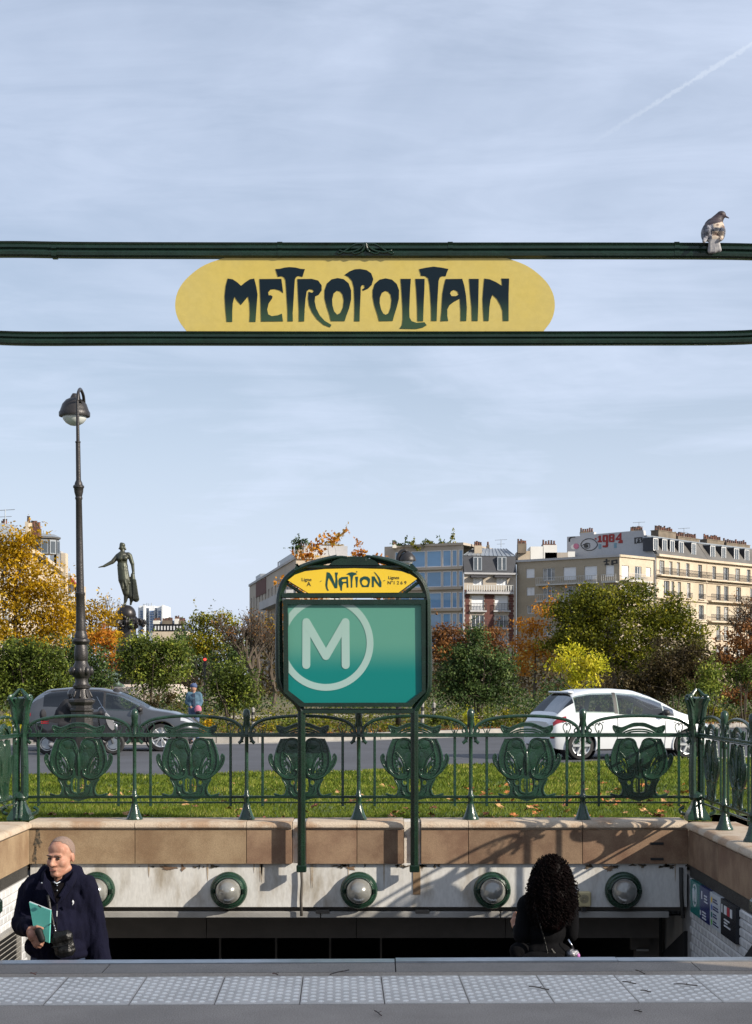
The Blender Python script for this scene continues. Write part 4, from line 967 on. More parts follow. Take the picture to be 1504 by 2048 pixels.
def aerial(root, px, py, D, hpx):
    b = at(px, py + hpx, D); t = at(px, py, D)
    MB().tube([b, t], 0.045, 5).tube([t + Vector((-0.9, 0, -0.1)), t + Vector((0.9, 0, 0))], 0.035, 5).tube([t + Vector((-0.6, 0, -0.7)), t + Vector((0.6, 0, -0.65))], 0.03, 5).build('aerial', M_zinc, root)

# --- glass-fronted block
f = Fac(786, 240, 927, 235); b1 = thing('glass_building', 'modern beige block with blue full-width windows and planted roof terrace', 'building', f.P(f.L / 2, 0, 0))
cols = [(790, 820), (822, 851), (853, 883), (885, 902.5), (904, 914.5), (917, 926)]
rows = [(1101, 1134), (1143, 1174), (1185, 1217), (1227, 1259), (1269, 1300)]; rects = []
ztop = zat(1091, 236)
for y0, y1 in rows:
    for x0, x1 in cols:
        s0, _ = f.s_at(x0); s1, _ = f.s_at(x1); rects.append((s0, s1, zat(y1, 237), zat(y0, 237)))
f.wall(b1, rects, 0, ztop, M_beigest, rev=0.15)
for r in rects: f.win(b1, r, 'glass', 0, M_frame, M_bpane, 0.10, 0.12)
for y0, y1 in rows:
    z = zat(y1, 237); f.box(0.3, f.L - 0.2, 0.002, 0.35, z - 0.42, z - 0.05).build('floor_slab', M_beigest, b1)
f.box(-0.05, f.L + 0.05, -14, 0.2, ztop, ztop + 0.35).build('parapet', M_beigest, b1)
f.box(-1.9, 0, -14, -1.0, 0, ztop + 0.3).build('side_wing', M_beigest, b1)
chimney(b1, 785, 793, 1089, 1096, 239, 3, M_whitest)
MB().add([f.P(0, -14, 0), f.P(0, 0, 0), f.P(0, 0, ztop), f.P(0, -14, ztop)], [(0,1,2,3)]).build('end_wall', M_beigest, b1)
# --- brick and stone house with dark mansard
f = Fac(928, 234.5, 1032.5, 236); b2 = thing('mansard_house', 'narrow stone and red brick house with black slate mansard', 'building', f.P(f.L / 2, 0, 0))
wr_ = [f.rect(946, 966, 1155, 1171), f.rect(993, 1014, 1155, 1171), f.rect(943, 968, 1191, 1221), f.rect(990, 1016, 1191, 1221), f.rect(943, 968, 1230, 1256), f.rect(990, 1016, 1230, 1256), f.rect(943, 968, 1266, 1292), f.rect(990, 1016, 1266, 1292)]
zc_ = zat(1147, 235); f.wall(b2, wr_, 0, zc_, M_beigest)
for i, r in enumerate(wr_): f.win(b2, r, 'curtain' if i < 2 else 'shutter' if i < 4 else 'glass', 2)
for r in wr_[:2]: f.box(r[0] - 0.5, r[1] + 0.5, 0.0, 0.9, r[3] - 0.05, r[3] + 0.22).build('awning', M_awn, b2)
f.balcony(b2, 0.2, f.L - 0.6, zat(1184, 235), 1.0, 0.9, M_paleb, M_greyst, 0.36, True, 0.3)
for r in wr_[2:6]: f.balcony(b2, r[0] - 0.3, r[1] + 0.3, r[2], 1.05, 0.45, M_iron, M_greyst, 0.22)
for x0, x1 in ((931, 938), (970, 987), (1018.5, 1026)):
    a, _ = f.s_at(x0); b_, _ = f.s_at(x1)
    for k in range(22):
        z = 7.2 + k * 0.36; e = 0.12 if k % 2 else 0.0
        f.box(a - e, b_ + e, 0.002, 0.05, z, z + 0.34).build('brick_quoin', M_brickr, b2)
f.box(-0.05, f.L + 0.05, 0.003, 0.45, zc_ - 0.15, zc_ + 0.12).build('cornice', M_greyst, b2)
zm = zat(1111, 235)
MB().add([f.P(0, 0.1, zc_ + 0.12), f.P(f.L, 0.1, zc_ + 0.12), f.P(f.L, -0.5, zm), f.P(0, -0.5, zm), f.P(0, -9, zc_), f.P(f.L, -9, zc_), f.P(f.L, -9, zm), f.P(0, -9, zm)], [(0,1,2,3),(1,5,6,2),(4,0,3,7)]).build('mansard', M_slate, b2, recalc=False)
zr = zat(1095, 238)
rf = MB().add([f.P(-0.1, -0.4, zm), f.P(f.L + 0.1, -0.4, zm), f.P(f.L - 0.3, -4.5, zr), f.P(2.6, -4.5, zr)], [(0,1,2,3)]).add([f.P(-0.1, -9, zm), f.P(f.L + 0.1, -9, zm), f.P(f.L - 0.3, -4.5, zr), f.P(2.6, -4.5, zr)], [(3,2,1,0)]).build('zinc_roof', M_zinc, b2, recalc=False)
for i in range(13):
    t = i / 12; MB().tube([f.P(t * f.L, -0.4, zm + 0.04), f.P(2.6 + t * (f.L - 2.9), -4.5, zr + 0.04)], 0.06, 4).build('roof_seam', M_zinc, rf)
for x0, x1 in ((948, 962), (996, 1011)):
    r = f.rect(x0, x1, 1115, 1141); d = f.box(r[0] - 0.12, r[1] + 0.12, -0.6, 0.12, r[2], r[3] + 0.1).build('dormer', M_zinc, b2)
    f2 = f; f.box(r[0] + 0.02, r[1] - 0.02, 0.12, 0.135, r[2] + 0.1, r[3] - 0.05).build('pane', M_shut if x0 < 0 else M_pane, d)
    f.box((r[0] + r[1]) / 2 - 0.05, (r[0] + r[1]) / 2 + 0.05, 0.135, 0.15, r[2] + 0.1, r[3] - 0.05).build('glazing_bar', M_frame, d)
chimney(b2, 949, 964, 1091, 1107, 236.5, 4, M_cream_st); chimney(b2, 1036, 1053, 1087, 1106, 237, 6, M_chim); chimney(b2, 974, 979, 1090, 1096, 240, 1)
aerial(b2, 1002, 1079, 240, 16)
# --- tan corner block with the painted letters tp
fa = Fac(1033, 236.6, 1239, 226); fb2 = Fac(1239, 226, 1313, 232.7)
b3 = thing('corner_block', 'tan corner apartment block with white shutters and black tp graffiti', 'building', fa.P(fa.L, 0, 0)); zt3 = 1.5 + 255 * 226 / F
ra = [(1052, 1069, 1137, 1155.6, 'shutter'), (1085.6, 1109.7, 1136, 1161, 'glass'), (1126.6, 1152, 1134, 1160, 'shutter'), (1168.5, 1194, 1132, 1159, 'shutter'), (1211, 1228, 1130, 1153, 'shutter'),
      (1053, 1069, 1174, 1191, 'curtain'), (1086, 1110, 1173, 1201, 'glass'), (1127, 1152, 1172, 1199, 'glass'), (1169, 1194, 1171, 1198, 'shutter'), (1054, 1069.5, 1210.6, 1227, 'glass'), (1086, 1110, 1211, 1238, 'glass'), (1127, 1152, 1210, 1236, 'glass'),
      (1054, 1069.5, 1246, 1262, 'glass'), (1086, 1110, 1247, 1272, 'glass')]
R3 = [(fa.rect(*r[:4]), r[4]) for r in ra]; fa.wall(b3, [r for r, _ in R3], 0, zt3, M_tanblock)
for r, k in R3: fa.win(b3, r, k, 2 if r[1] - r[0] > 1.5 else 1)
rb = [(1243.7, 1258, 1131, 1157, 'shutter'), (1269.5, 1283, 1133, 1161, 'glass'), (1292, 1302, 1135, 1153, 'shutter'), (1270.5, 1284, 1171, 1195, 'glass'), (1293, 1303.5, 1172, 1189, 'curtain'), (1245, 1259, 1169, 1195, 'shutter')]
R3b = [(fb2.rect(*r[:4]), r[4]) for r in rb]; fb2.wall(b3, [r for r, _ in R3b], 0, zt3, M_cream_st)  # side face in paler stone than the front: its sunlight is painted in
for r, k in R3b: fb2.win(b3, r, k, 1)
for F_, x0, x1, y in ((fa, 1077, 1199, 1167), (fa, 1208, 1237, 1163), (fa, 1077, 1118, 1202), (fa, 1122, 1199, 1201), (fb2, 1241, 1296, 1162), (fb2, 1241, 1296, 1198)):
    a, _ = F_.s_at(x0); b_, _ = F_.s_at(x1); _, D = F_.s_at((x0 + x1) / 2); F_.balcony(b3, a, b_, zat(y, D), 1.0, 0.8, M_paleb, M_paleb, 0.3, sth=0.18)
fa.box(-0.1, fa.L + 0.1, 0.002, 0.22, zt3 - 0.25, zt3 + 0.08).build('cornice', M_greyst, b3); fb2.box(-0.1, fb2.L + 0.1, 0.002, 0.22, zt3 - 0.25, zt3 + 0.08).build('cornice', M_cream_st, b3)
MB().add([fa.P(0, 0, zt3), fa.P(fa.L, 0, zt3), fb2.P(fb2.L, 0, zt3), fb2.P(fb2.L, -8, zt3), fa.P(0, -10, zt3)], [(0,1,2,3,4)]).build('flat_roof', M_zinc, b3, recalc=False)
MB().add([fa.P(0, -10, 0), fa.P(0, 0, 0), fa.P(0, 0, zt3), fa.P(0, -10, zt3)], [(0,1,2,3)]).build('end_wall', M_tanblock, b3)
def graff(F_, L, m, root, name, dn=0.03):
    def fn2(u, v, d): t, D = F_.s_at(u); return F_.P(t, d, zat(v, D))
    return MB().prism(L, fn2, dn, 0.005).build(name, m, root)
C2 = lambda L: [(1020 + u / 4.85, 1090 + v / 4.85) for u, v in L]
graff(fa, [C2([(928,135),(945,135),(945,150),(968,148),(968,160),(945,162),(945,180),(960,178),(962,194),(918,196),(918,180),(930,180),(930,166),(908,168),(908,155),(928,153)])], M_black, b3, 'graffiti_letter')
graff(fa, [C2([(982,148),(1042,140),(1045,180),(1005,185),(1005,196),(982,196)]), C2([(1003,158),(1028,154),(1028,172),(1003,175)])], M_black, b3, 'graffiti_letter')
# penthouse clutter behind its parapet
D = 238
for x0, x1, y0, y1, m in ((1036, 1060, 1102, 1124, M_cream_st), (1061, 1086, 1093, 1122, M_whitest), (1087, 1114, 1090, 1118, M_whitest), (1090, 1136, 1105, 1122, M_beigest), (1136, 1150, 1103, 1120, M_whitest)):
    MB().box((xat(x0, D), D, zat(y1, D)), (xat(x1, D), D + 5, zat(y0, D))).build('roof_cabin', m, b3)
chimney(b3, 1085, 1112, 1088, 1094, 241, 5, M_pot)
# --- grey gable with mural
DG = 237.0; fg = Fac(1134, 241.9, 1312.5, 231.9)
b4 = thing('mural_gable', 'grey party wall painted with a giant eye and red 1984', 'building', at(1220, 1200, DG) * Vector((1, 1, 0)) if False else Vector((xat(1220, DG), DG, 0)))
G7 = lambda L: [(1120 + u / 7.52, 1040 + v / 7.52) for u, v in L]
gp = [(1134, 1250), (1134, 1073.5), (1160, 1072), (1160, 1066.5), (1188, 1064), (1188, 1068.5), (1252, 1063), (1286.5, 1060.5), (1289, 1077), (1311, 1111), (1311, 1250)]
def gpt(a, b_): t_, D_ = fg.s_at(a); return fg.P(t_, 0, zat(b_, D_))
poly_prism(b4, 'wall', [gpt(a, b_) for a, b_ in gp], M_greyst, fg.n * -0.6)
def mural(L, m, n, dn=0.05): return graff(fg, L, m, b4, n, dn)
def ringloop(cx, cy, rx, ry, w, n=30, pinch=0.0):
    o = []; i_ = []
    for t in np.linspace(0, 2 * math.pi, n + 1)[:-1]:
        k = 1 + pinch * math.cos(t - math.pi) ** 8
        o.append((cx + rx * k * math.cos(t), cy + ry * math.sin(t))); i_.append((cx + (rx * k - w) * math.cos(t), cy + (ry - w) * math.sin(t)))
    return [G7(o), G7(i_)]
mural(ringloop(440, 370, 118, 95, 11, pinch=0.1), M_black, 'mural_eye_outline'); mural([G7(circ(407, 388, 46, 24)), G7(circ(407, 388, 39, 24))], M_black, 'mural_iris')
mural([G7(circ(400, 390, 27, 18))], M_black, 'mural_pupil', 0.06); mural([G7([(330,385),(355,365),(400,345),(450,352),(452,360),(400,356),(360,378)])], M_black, 'mural_lid', 0.07)
M_mred = mat('mural_red', (0.30, 0.035, 0.03), 0.8); M_mpink = mat('mural_pink', (0.50, 0.17, 0.25), 0.8); M_mblue = mat('faded_blue_shutter', (0.18, 0.30, 0.36), 0.7)
for L in ([[(565,265),(590,235),(618,232),(618,310),(632,310),(632,335),(568,337),(568,312),(585,312),(585,262)]],
          [[(640,235),(650,225),(715,222),(725,235),(725,395),(710,412),(645,412),(640,385),(690,380),(690,330),(650,332),(640,315)], [(672,250),(692,250),(692,305),(672,305)]],
          [[(735,222),(750,212),(812,210),(822,225),(820,325),(808,333),(745,333),(735,322)], [(765,232),(790,232),(790,258),(765,258)], [(765,280),(790,280),(790,310),(765,310)]],
          [[(905,195),(925,195),(925,300),(942,300),(945,348),(880,350),(878,320),(895,320),(895,300),(838,305),(835,285)], [(868,275),(895,240),(895,275)]]):
    mural([G7(l) for l in L], M_mred, 'mural_numeral')
mural([G7(circ(537, 283, 14, 14))], M_mred, 'mural_dot'); mural([G7(circ(205, 405, 38, 18))], M_whitest, 'mural_disc'); mural([G7(circ(245, 395, 42, 20))], M_mpink, 'mural_disc', 0.06)
mural([G7([(130,285),(150,258),(225,248),(228,262),(165,272),(150,300),(152,328),(132,325)])], M_black, 'mural_mark')
mural([G7([(1120,265),(1250,255),(1290,300),(1285,350),(1240,340),(1135,355),(1122,358)]), G7([(1140,280),(1180,275),(1182,290),(1158,294),(1158,304),(1172,304),(1172,318),(1158,320),(1158,342),(1140,342)]), G7([(1195,275),(1225,275),(1212,292),(1228,322),(1205,338),(1195,322),(1206,315),(1194,295)]), G7([(1240,275),(1262,285),(1252,300),(1270,322),(1248,335),(1240,318),(1250,312),(1238,292)])], M_black, 'mural_tag')
for L in ([(580,365),(620,363),(620,432),(582,434)], [(813,347),(853,345),(853,418),(813,420)]): mural([G7(L)], M_mblue, 'shutter', 0.04)
chimney(b4, 1161, 1187, 1063.5, 1068, 241, 6, dep=1.0); chimney(b4, 1262, 1286, 1061, 1064, 236, 7, dep=1.0); aerial(b4, 1278, 1044, DG + 2, 18)
# --- the two long stone houses on the far side of the square
def haussmann(name, label, x0, D0, x1, D1, xw, rowsdef, dorm, chims, roofm, bal_rows):
    f = Fac(x0, D0, x1, D1); t = thing(name, label, 'building', f.P(f.L / 2, 0, 0)); zc_ = 20.15
    rects = []
    for zb, zt_, cols_ in rowsdef:
        for px in cols_:
            s0, _ = f.s_at(px[0]); s1, _ = f.s_at(px[1])
            if s0 > 0.2 and s1 < f.L - 0.1: rects.append((s0, s1, zb, zt_))
    f.wall(t, rects, 0, zc_, M_cream_st, rev=0.35)
    for r in rects: f.win(t, r, 'glass', 1, M_frame, M_pane, 0.3, 0.1)
    for z in bal_rows: f.balcony(t, 0.1, f.L - 0.1, z, 1.0, 0.75, M_iron, M_cream_st, 0.26)
    for zb, zt_, cols_ in rowsdef[1:]:
        if zb in [b + 0.1 for b in bal_rows]: continue
        for r in [r for r in rects if r[2] == zb]: f.balcony(t, r[0] - 0.15, r[1] + 0.15, zb, 0.8, 0.3, M_iron, M_cream_st, 0.25, sth=0.12)
    for z, h_, d_ in ((zc_, 0.35, 0.5), (zc_ - 3.35, 0.18, 0.2), (zc_ - 6.3, 0.2, 0.25), (zc_ - 9.3, 0.2, 0.2)):
        f.box(-0.02, f.L + 0.02, 0.003, d_, z - h_, z).build('cornice', M_cream_st, t)
    zr = zc_ + 2.7
    mf = MB().add([f.P(0, 0.25, zc_), f.P(f.L, 0.25, zc_), f.P(f.L, -1.7, zr), f.P(0, -1.7, zr), f.P(0, -11, zc_), f.P(f.L, -11, zc_), f.P(f.L, -9, zr), f.P(0, -9, zr)], [(0,1,2,3),(1,5,6,2),(4,0,3,7),(3,2,6,7)]).build('mansard', roofm, t, recalc=False)
    f.box(-0.05, f.L + 0.05, -1.95, -1.55, zr - 0.08, zr + 0.12).build('roof_flashing', M_zinc, t)
    for px in dorm:
        s0, _ = f.s_at(px[0], -0.3); s1, _ = f.s_at(px[1], -0.3); w = s1 - s0
        d = f.box(s0 - 0.12, s1 + 0.12, -1.9, -0.25, zc_ + 0.45, zc_ + 2.35).build('dormer', M_slate, t)
        f.box(s0 - 0.2, s1 + 0.2, -1.95, -0.12, zc_ + 2.35, zc_ + 2.47).build('dormer_roof', M_zinc, d)
        f.box(s0 - 0.05, s1 + 0.05, -0.249, -0.20, zc_ + 0.5, zc_ + 2.3).build('dormer_frame', M_frame, d)
        f.box(s0 + 0.10, (s0 + s1) / 2 - 0.05, -0.199, -0.19, zc_ + 0.6, zc_ + 2.2).build('pane', M_pane, d); f.box((s0 + s1) / 2 + 0.05, s1 - 0.10, -0.199, -0.19, zc_ + 0.6, zc_ + 2.2).build('pane', M_pane, d)
    for a, b_, zt_, n in chims:
        s0, _ = f.s_at(a, -4.2); s1, _ = f.s_at(b_, -4.2); o = f.box(s0, s1, -5.5, -4.2, zr - 0.5, zr + zt_).build('chimney', M_chim, t)
        f.box(s0 - 0.06, s1 + 0.06, -5.56, -4.14, zr + zt_, zr + zt_ + 0.12).build('chimney_cap', M_chim, o)
        for i in range(n):
            p = f.P(s0 + (s1 - s0) * (i + 0.5) / n, -4.85, zr + zt_ + 0.12); h = random.uniform(0.5, 0.85)
            MB().lathe([(0.17, 0), (0.14, h * 0.9), (0.18, h)], p, 8).build('chimney_pot', M_pot, o)
    MB().add([f.P(0, -11, 0), f.P(0, 0, 0), f.P(0, 0, zc_), f.P(0, -11, zc_)], [(0,1,2,3)]).build('end_wall', M_cream_st, t)
    return t, f
c5 = [(1319, 1329), (1338.7, 1345), (1353.8, 1360), (1372, 1379), (1396, 1404)]; c5b = [(1328, 1339), (1342.5, 1348.5), (1355.5, 1362), (1374, 1381), (1397.5, 1407.5)]
rd = lambda c: [(17.3, 19.3, c[0]), (14.1, 16.4, c[1]), (11.0, 13.2, c[1]), (8.0, 10.2, c[1]), (5.0, 7.2, c[1])]
b5, f5 = haussmann('stone_house', 'cream stone house with grey mansard and long iron balcony beside the mural', 1313, 232, 1413.5, 243.5, 0, rd((c5, c5b)),
                   [(1306, 1315), (1324, 1333), (1339.5, 1347.6), (1357, 1365.5), (1382.5, 1390.6)], [(1317, 1352, 1.5, 10), (1356, 1399, 1.0, 12)], M_slate2, [17.2])
c6 = [(1424.7, 1432), (1446.6, 1458), (1471, 1480), (1493.6, 1501), (1520, 1530), (1545, 1555)]; c6b = [(1432.8, 1441), (1447.9, 1457), (1472.5, 1482), (1500, 1508), (1522, 1531), (1546, 1555)]
b6, f6 = haussmann('stone_house', 'cream stone house behind the bare tree with black iron balconies', 1414, 243.6, 1600, 264, 0, rd((c6, c6b)),
                   [(1420, 1429), (1442.5, 1450.6), (1467.7, 1476.6), (1488.8, 1497), (1520, 1528)], [(1414, 1448, 1.1, 10), (1453, 1500, 0.9, 12)], M_slate2, [17.2, 14.0, 10.9])
aerial(b5, 1368, 1056, 246, 18)
# --- long pale block running away behind the NATION sign
f8 = Fac(499, 232, 592, 180); g8 = Fac(592, 180, 706, 180.9)
b8 = thing('terraced_block', 'pale stepped apartment block behind the NATION sign with roof plants', 'building', f8.b)
z8 = 15.4; r8 = []
for i, (z0, z1) in enumerate(((11.6, 13.6), (8.2, 10.6), (5.0, 7.4), (2.0, 4.4))):
    for k in range(13):
        s0 = 2 + k * (f8.L - 4) / 13; r8.append((s0, s0 + (2.6 if i == 0 and k > 8 else 1.3), z0, z1))
f8.wall(b8, r8, 0, z8, M_beigest)
for r in r8: f8.win(b8, r, 'glass', 1)
for z in (11.2, 7.8): f8.box(f8.L * 0.45, f8.L - 0.2, 0.0, 1.1, z - 0.3, z + 0.75).build('balcony', M_greyst, b8)
f8.box(0, f8.L, -0.5, 0.15, z8, z8 + 0.3).build('parapet', M_greyst, b8)
f8.box(f8.L * 0.50, f8.L * 0.985, -6, -1.0, z8 - 0.2, z8 + 1.6).build('roof_storey', M_greyst, b8)
for k in range(7): f8.box(f8.L * (0.53 + k * 0.064), f8.L * (0.57 + k * 0.064), -1.0, -0.96, z8 + 0.3, z8 + 1.4).build('roof_window', M_pane, b8)
f8.box(f8.L * 0.72, f8.L * 0.98, -0.05, 0.05, z8 + 0.3, z8 + 0.9).build('roof_screen', M_zinc, b8)
f8.box(f8.L * 0.02, f8.L * 0.14, -3, -0.8, z8 - 0.2, z8 + 1.4).build('roof_cabin', M_zinc, b8)
f8.box(f8.L * 0.18, f8.L * 0.42, -0.04, 0.06, z8 - 2.1, z8 - 0.1).build('brick_attic', M_brickr, b8)
rg = [(1.5 + k * 2.3, 2.7 + k * 2.3, z, z + 1.9) for k in range(2) for z in (10.9, 7.9, 4.9)]
g8.wall(b8, rg, 0, z8, M_cream_st)  # sunny face coloured paler than the shaded street face, light painted in
for r in rg: g8.win(b8, r, 'glass', 1)
g8.box(0, g8.L, -6, 0.2, z8, z8 + 0.4).build('parapet', M_cream_st, b8); g8.box(0.3, 2.4, -5, -1, z8 + 0.4, z8 + 1.5).build('chimney', M_cream_st, b8)
g8.box(3.4, g8.L - 0.6, -7, -3.4, z8 + 0.4, z8 + 2.0).build('roof_cabin', M_beigest, b8)
for k in range(7): MB().lathe([(0.12, 0), (0.1, 0.4), (0.13, 0.45)], g8.P(0.5 + k * 0.28, -2, z8 + 1.5), 7).build('chimney_pot', M_pot, b8)
# --- corner house behind the yellow tree
fl = Fac(-90, 140, 66, 150); fr = Fac(66, 150, 120, 176)
b9 = thing('corner_house', 'stone corner house with slate turret rising over the yellow tree', 'building', fl.b); z9 = zat(1103, 150)
rl = [(fl.L - 2.2 - k * 2.4, fl.L - 1.0 - k * 2.4, z, z + 2.0) for k in range(3) for z in (z9 - 3.4, z9 - 6.6, z9 - 9.8)]
fl.wall(b9, rl, 0, z9, M_cream_st)
for r in rl: fl.win(b9, r, 'glass', 1)
rr_ = [fr.rect(77, 90, 1112, 1132)] + [(1.2 + k * 5, 3.4 + k * 5, z, z + 2.0) for k in range(4) for z in (z9 - 6.6, z9 - 9.8)]
fr.wall(b9, rr_, 0, z9, M_cream_st)
for r in rr_: fr.win(b9, r, 'glass', 1)
fl.box(0, fl.L, 0.003, 0.4, z9 - 0.2, z9 + 0.15).build('cornice', M_cream_st, b9); fr.box(0, fr.L, 0.003, 0.4, z9 - 0.2, z9 + 0.15).build('cornice', M_cream_st, b9)
zr9 = zat(1052, 152)
MB().add([fl.P(0, 0.2, z9), fl.P(fl.L, 0.2, z9), fl.P(fl.L, -2.2, zr9), fl.P(0, -2.2, zr9), fl.P(0, -9, zr9), fl.P(fl.L, -9, zr9), fr.P(fr.L, -1, z9), fr.P(fr.L * 0.5, -3, zr9)], [(0,1,2,3),(3,2,5,4),(1,6,7,2)]).build('mansard', M_zinc, b9, recalc=False)
tc_ = Vector((xat(87, 156), 156, 0)); zt0, zt1, zt2 = zat(1108, 156), zat(1078, 156), zat(1067, 156)
tw_ = MB().lathe([(1.55, zt0), (1.5, zt1 - 0.1), (1.7, zt1), (1.65, zt1 + 0.12)], tc_, 8).build('turret', M_slate2, b9)
MB().lathe([(1.72, zt1 + 0.12), (1.1, zt2 - 0.1), (0.06, zt2), (0.04, zt2 + 0.3)], tc_, 8).build('turret_roof', M_zinc, tw_)
for k in range(5):
    a = -2.4 + k * 0.55; p = tc_ + Vector((math.cos(a) * 1.52, math.sin(a) * 1.52, 0))
    m_ = Matrix.Translation(Vector((p.x, p.y, (zt0 + zt1) / 2 - 0.05))) @ Matrix.Rotation(a, 4, 'Z')
    MB().box((-0.06, -0.36, -0.75), (0.03, 0.36, 0.6), m_).build('turret_window', M_zinc, tw_); MB().box((-0.02, -0.25, -0.65), (0.05, 0.25, 0.45), m_).build('turret_pane', M_pane, tw_)
chimney(b9, 50, 57, 1043, 1075, 151, 1, M_cream_st); chimney(b9, 57, 76, 1055, 1072, 152, 6, M_brickr); chimney(b9, 0, 9, 1052, 1060, 150, 3, M_brickr); aerial(b9, 10.5, 1019, 150, 36)
D = 185
for x0, x1, y0, m in ((100, 113, 1086, M_zinc), (108, 122, 1102, M_greyst), (121, 131, 1106, M_cream_st)):
    MB().box((xat(x0, D), D, 0), (xat(x1, D), D + 1.5, zat(y0, D))).build('rear_wing', m, b9)
h2 = thing('white_house', 'white rendered house stepping down behind the street lamp', 'building', (xat(140, 210), 210, 0))
for x0, x1, y0, m in ((128, 141, 1146, M_greyst), (140, 152, 1152, M_whitest), (150, 166, 1172, M_cream_st)):
    MB().box((xat(x0, 210), 210, 0), (xat(x1, 210), 212, zat(y0, 210))).build('wall', m, h2)
poly_prism(h2, 'awning', [at(141, 1155, 209), at(156, 1172, 209), at(156, 1176, 209), at(141, 1163, 209)], M_redawn, (0, 1, 0))
# --- far tower and far roofs
DT = 600; tw2 = thing('tower_block', 'distant white tower block with pale fins beside the statue', 'building', (xat(303, DT), DT, 0)); zt_ = zat(1213, DT)
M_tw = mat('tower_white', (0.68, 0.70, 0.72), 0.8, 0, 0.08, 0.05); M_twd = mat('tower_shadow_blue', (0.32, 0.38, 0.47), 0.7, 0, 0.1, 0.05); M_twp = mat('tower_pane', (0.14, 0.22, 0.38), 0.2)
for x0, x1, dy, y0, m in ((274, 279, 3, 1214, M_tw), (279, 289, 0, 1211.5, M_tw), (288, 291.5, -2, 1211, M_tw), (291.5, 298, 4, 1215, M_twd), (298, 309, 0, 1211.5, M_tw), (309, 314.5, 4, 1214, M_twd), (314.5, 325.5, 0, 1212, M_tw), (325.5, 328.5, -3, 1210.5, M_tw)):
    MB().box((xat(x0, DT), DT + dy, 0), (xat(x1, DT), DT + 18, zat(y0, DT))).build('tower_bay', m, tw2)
for x0, x1 in ((280.5, 287), (299, 308), (316, 322.5)):
    for k in range(9):
        for j in range(2):
            xa = x0 + (x1 - x0) * j / 2 + 0.3; xb = x0 + (x1 - x0) * (j + 1) / 2 - 0.3; y = 1221.5 + k * 5
            MB().box((xat(xa, DT), DT - 0.3, zat(y + 3.6, DT)), (xat(xb, DT), DT - 0.01, zat(y, DT))).build('window', M_twp, tw2)
for px in (287, 290, 294, 298, 303): MB().tube([at(px, 1212, DT + 5), at(px, 1206 + (px % 3), DT + 5)], 0.18, 4).build('mast', M_zinc, tw2)
DR = 330; rt = thing('far_rooftops', 'distant grey mansard roof with red chimney pots left of the sign', 'building', (xat(340, DR), DR, 0))
MB().box((xat(305, DR), DR, 0), (xat(372, DR), DR + 15, zat(1262, DR))).build('wall', M_cream_st, rt)
poly_prism(rt, 'mansard', [at(304, 1263, DR), at(372, 1263, DR), at(366, 1247, DR), at(308, 1247, DR)], M_slate, (0, 14, 0)); poly_prism(rt, 'zinc_roof', [at(308, 1247, DR), at(366, 1247, DR), at(352, 1241, DR + 1), at(322, 1243, DR + 1)], M_zinc, (0, 12, 0))
for k in range(9): MB().box((xat(310 + k * 6.2, DR), DR - 0.3, zat(1260, DR)), (xat(312.6 + k * 6.2, DR), DR + 0.2, zat(1252, DR))).build('dormer', M_frame, rt)
for x0, x1, n in ((306, 319, 6), (324, 344, 8), (349, 357, 4), (358, 369, 5)): chimney(rt, x0, x1, 1241 if x0 != 349 else 1237.5, 1248, DR - 0.5, n, M_whitest if x0 in (306, 349) else M_chim, 2)
# ================================================================ trees and shrubs
def cloud_mesh(name, C, S, T, n_aspect=0.56):
    """one small pointed leaf face per centre C, of length S, colour T"""
    n = len(C); u = RNG.normal(size=(n, 3)); u /= np.linalg.norm(u, axis=1)[:, None]
    w = RNG.normal(size=(n, 3)); w[:, 2] += 0.8; v = np.cross(u, w); v /= np.linalg.norm(v, axis=1)[:, None] + 1e-9
    a = (S * 0.5)[:, None]; b = (S * 0.5 * n_aspect)[:, None]
    V = np.stack([C - u * a, C + v * b, C + u * a, C - v * b], 1).reshape(-1, 3).astype(np.float32)
    me = bpy.data.meshes.new(name); me.vertices.add(4 * n); me.vertices.foreach_set('co', V.ravel())
    me.loops.add(4 * n); me.loops.foreach_set('vertex_index', np.arange(4 * n, dtype=np.int32))
    me.polygons.add(n); me.polygons.foreach_set('loop_start', np.arange(0, 4 * n, 4, dtype=np.int32))
    try: me.polygons.foreach_set('loop_total', np.full(n, 4, dtype=np.int32))
    except Exception: pass
    at_ = me.attributes.new('tint', 'FLOAT', 'POINT'); at_.data.foreach_set('value', np.repeat(np.clip(T, 0, 1), 4).astype(np.float32))
    me.update(calc_edges=True); return me
M_bark = mat('bark', (0.085, 0.065, 0.048), 0.95, 0, 0.4, 6, 0.5, 30); M_twig = mat('bare_twig', (0.092, 0.070, 0.050), 0.9, 0, 0.35, 5)
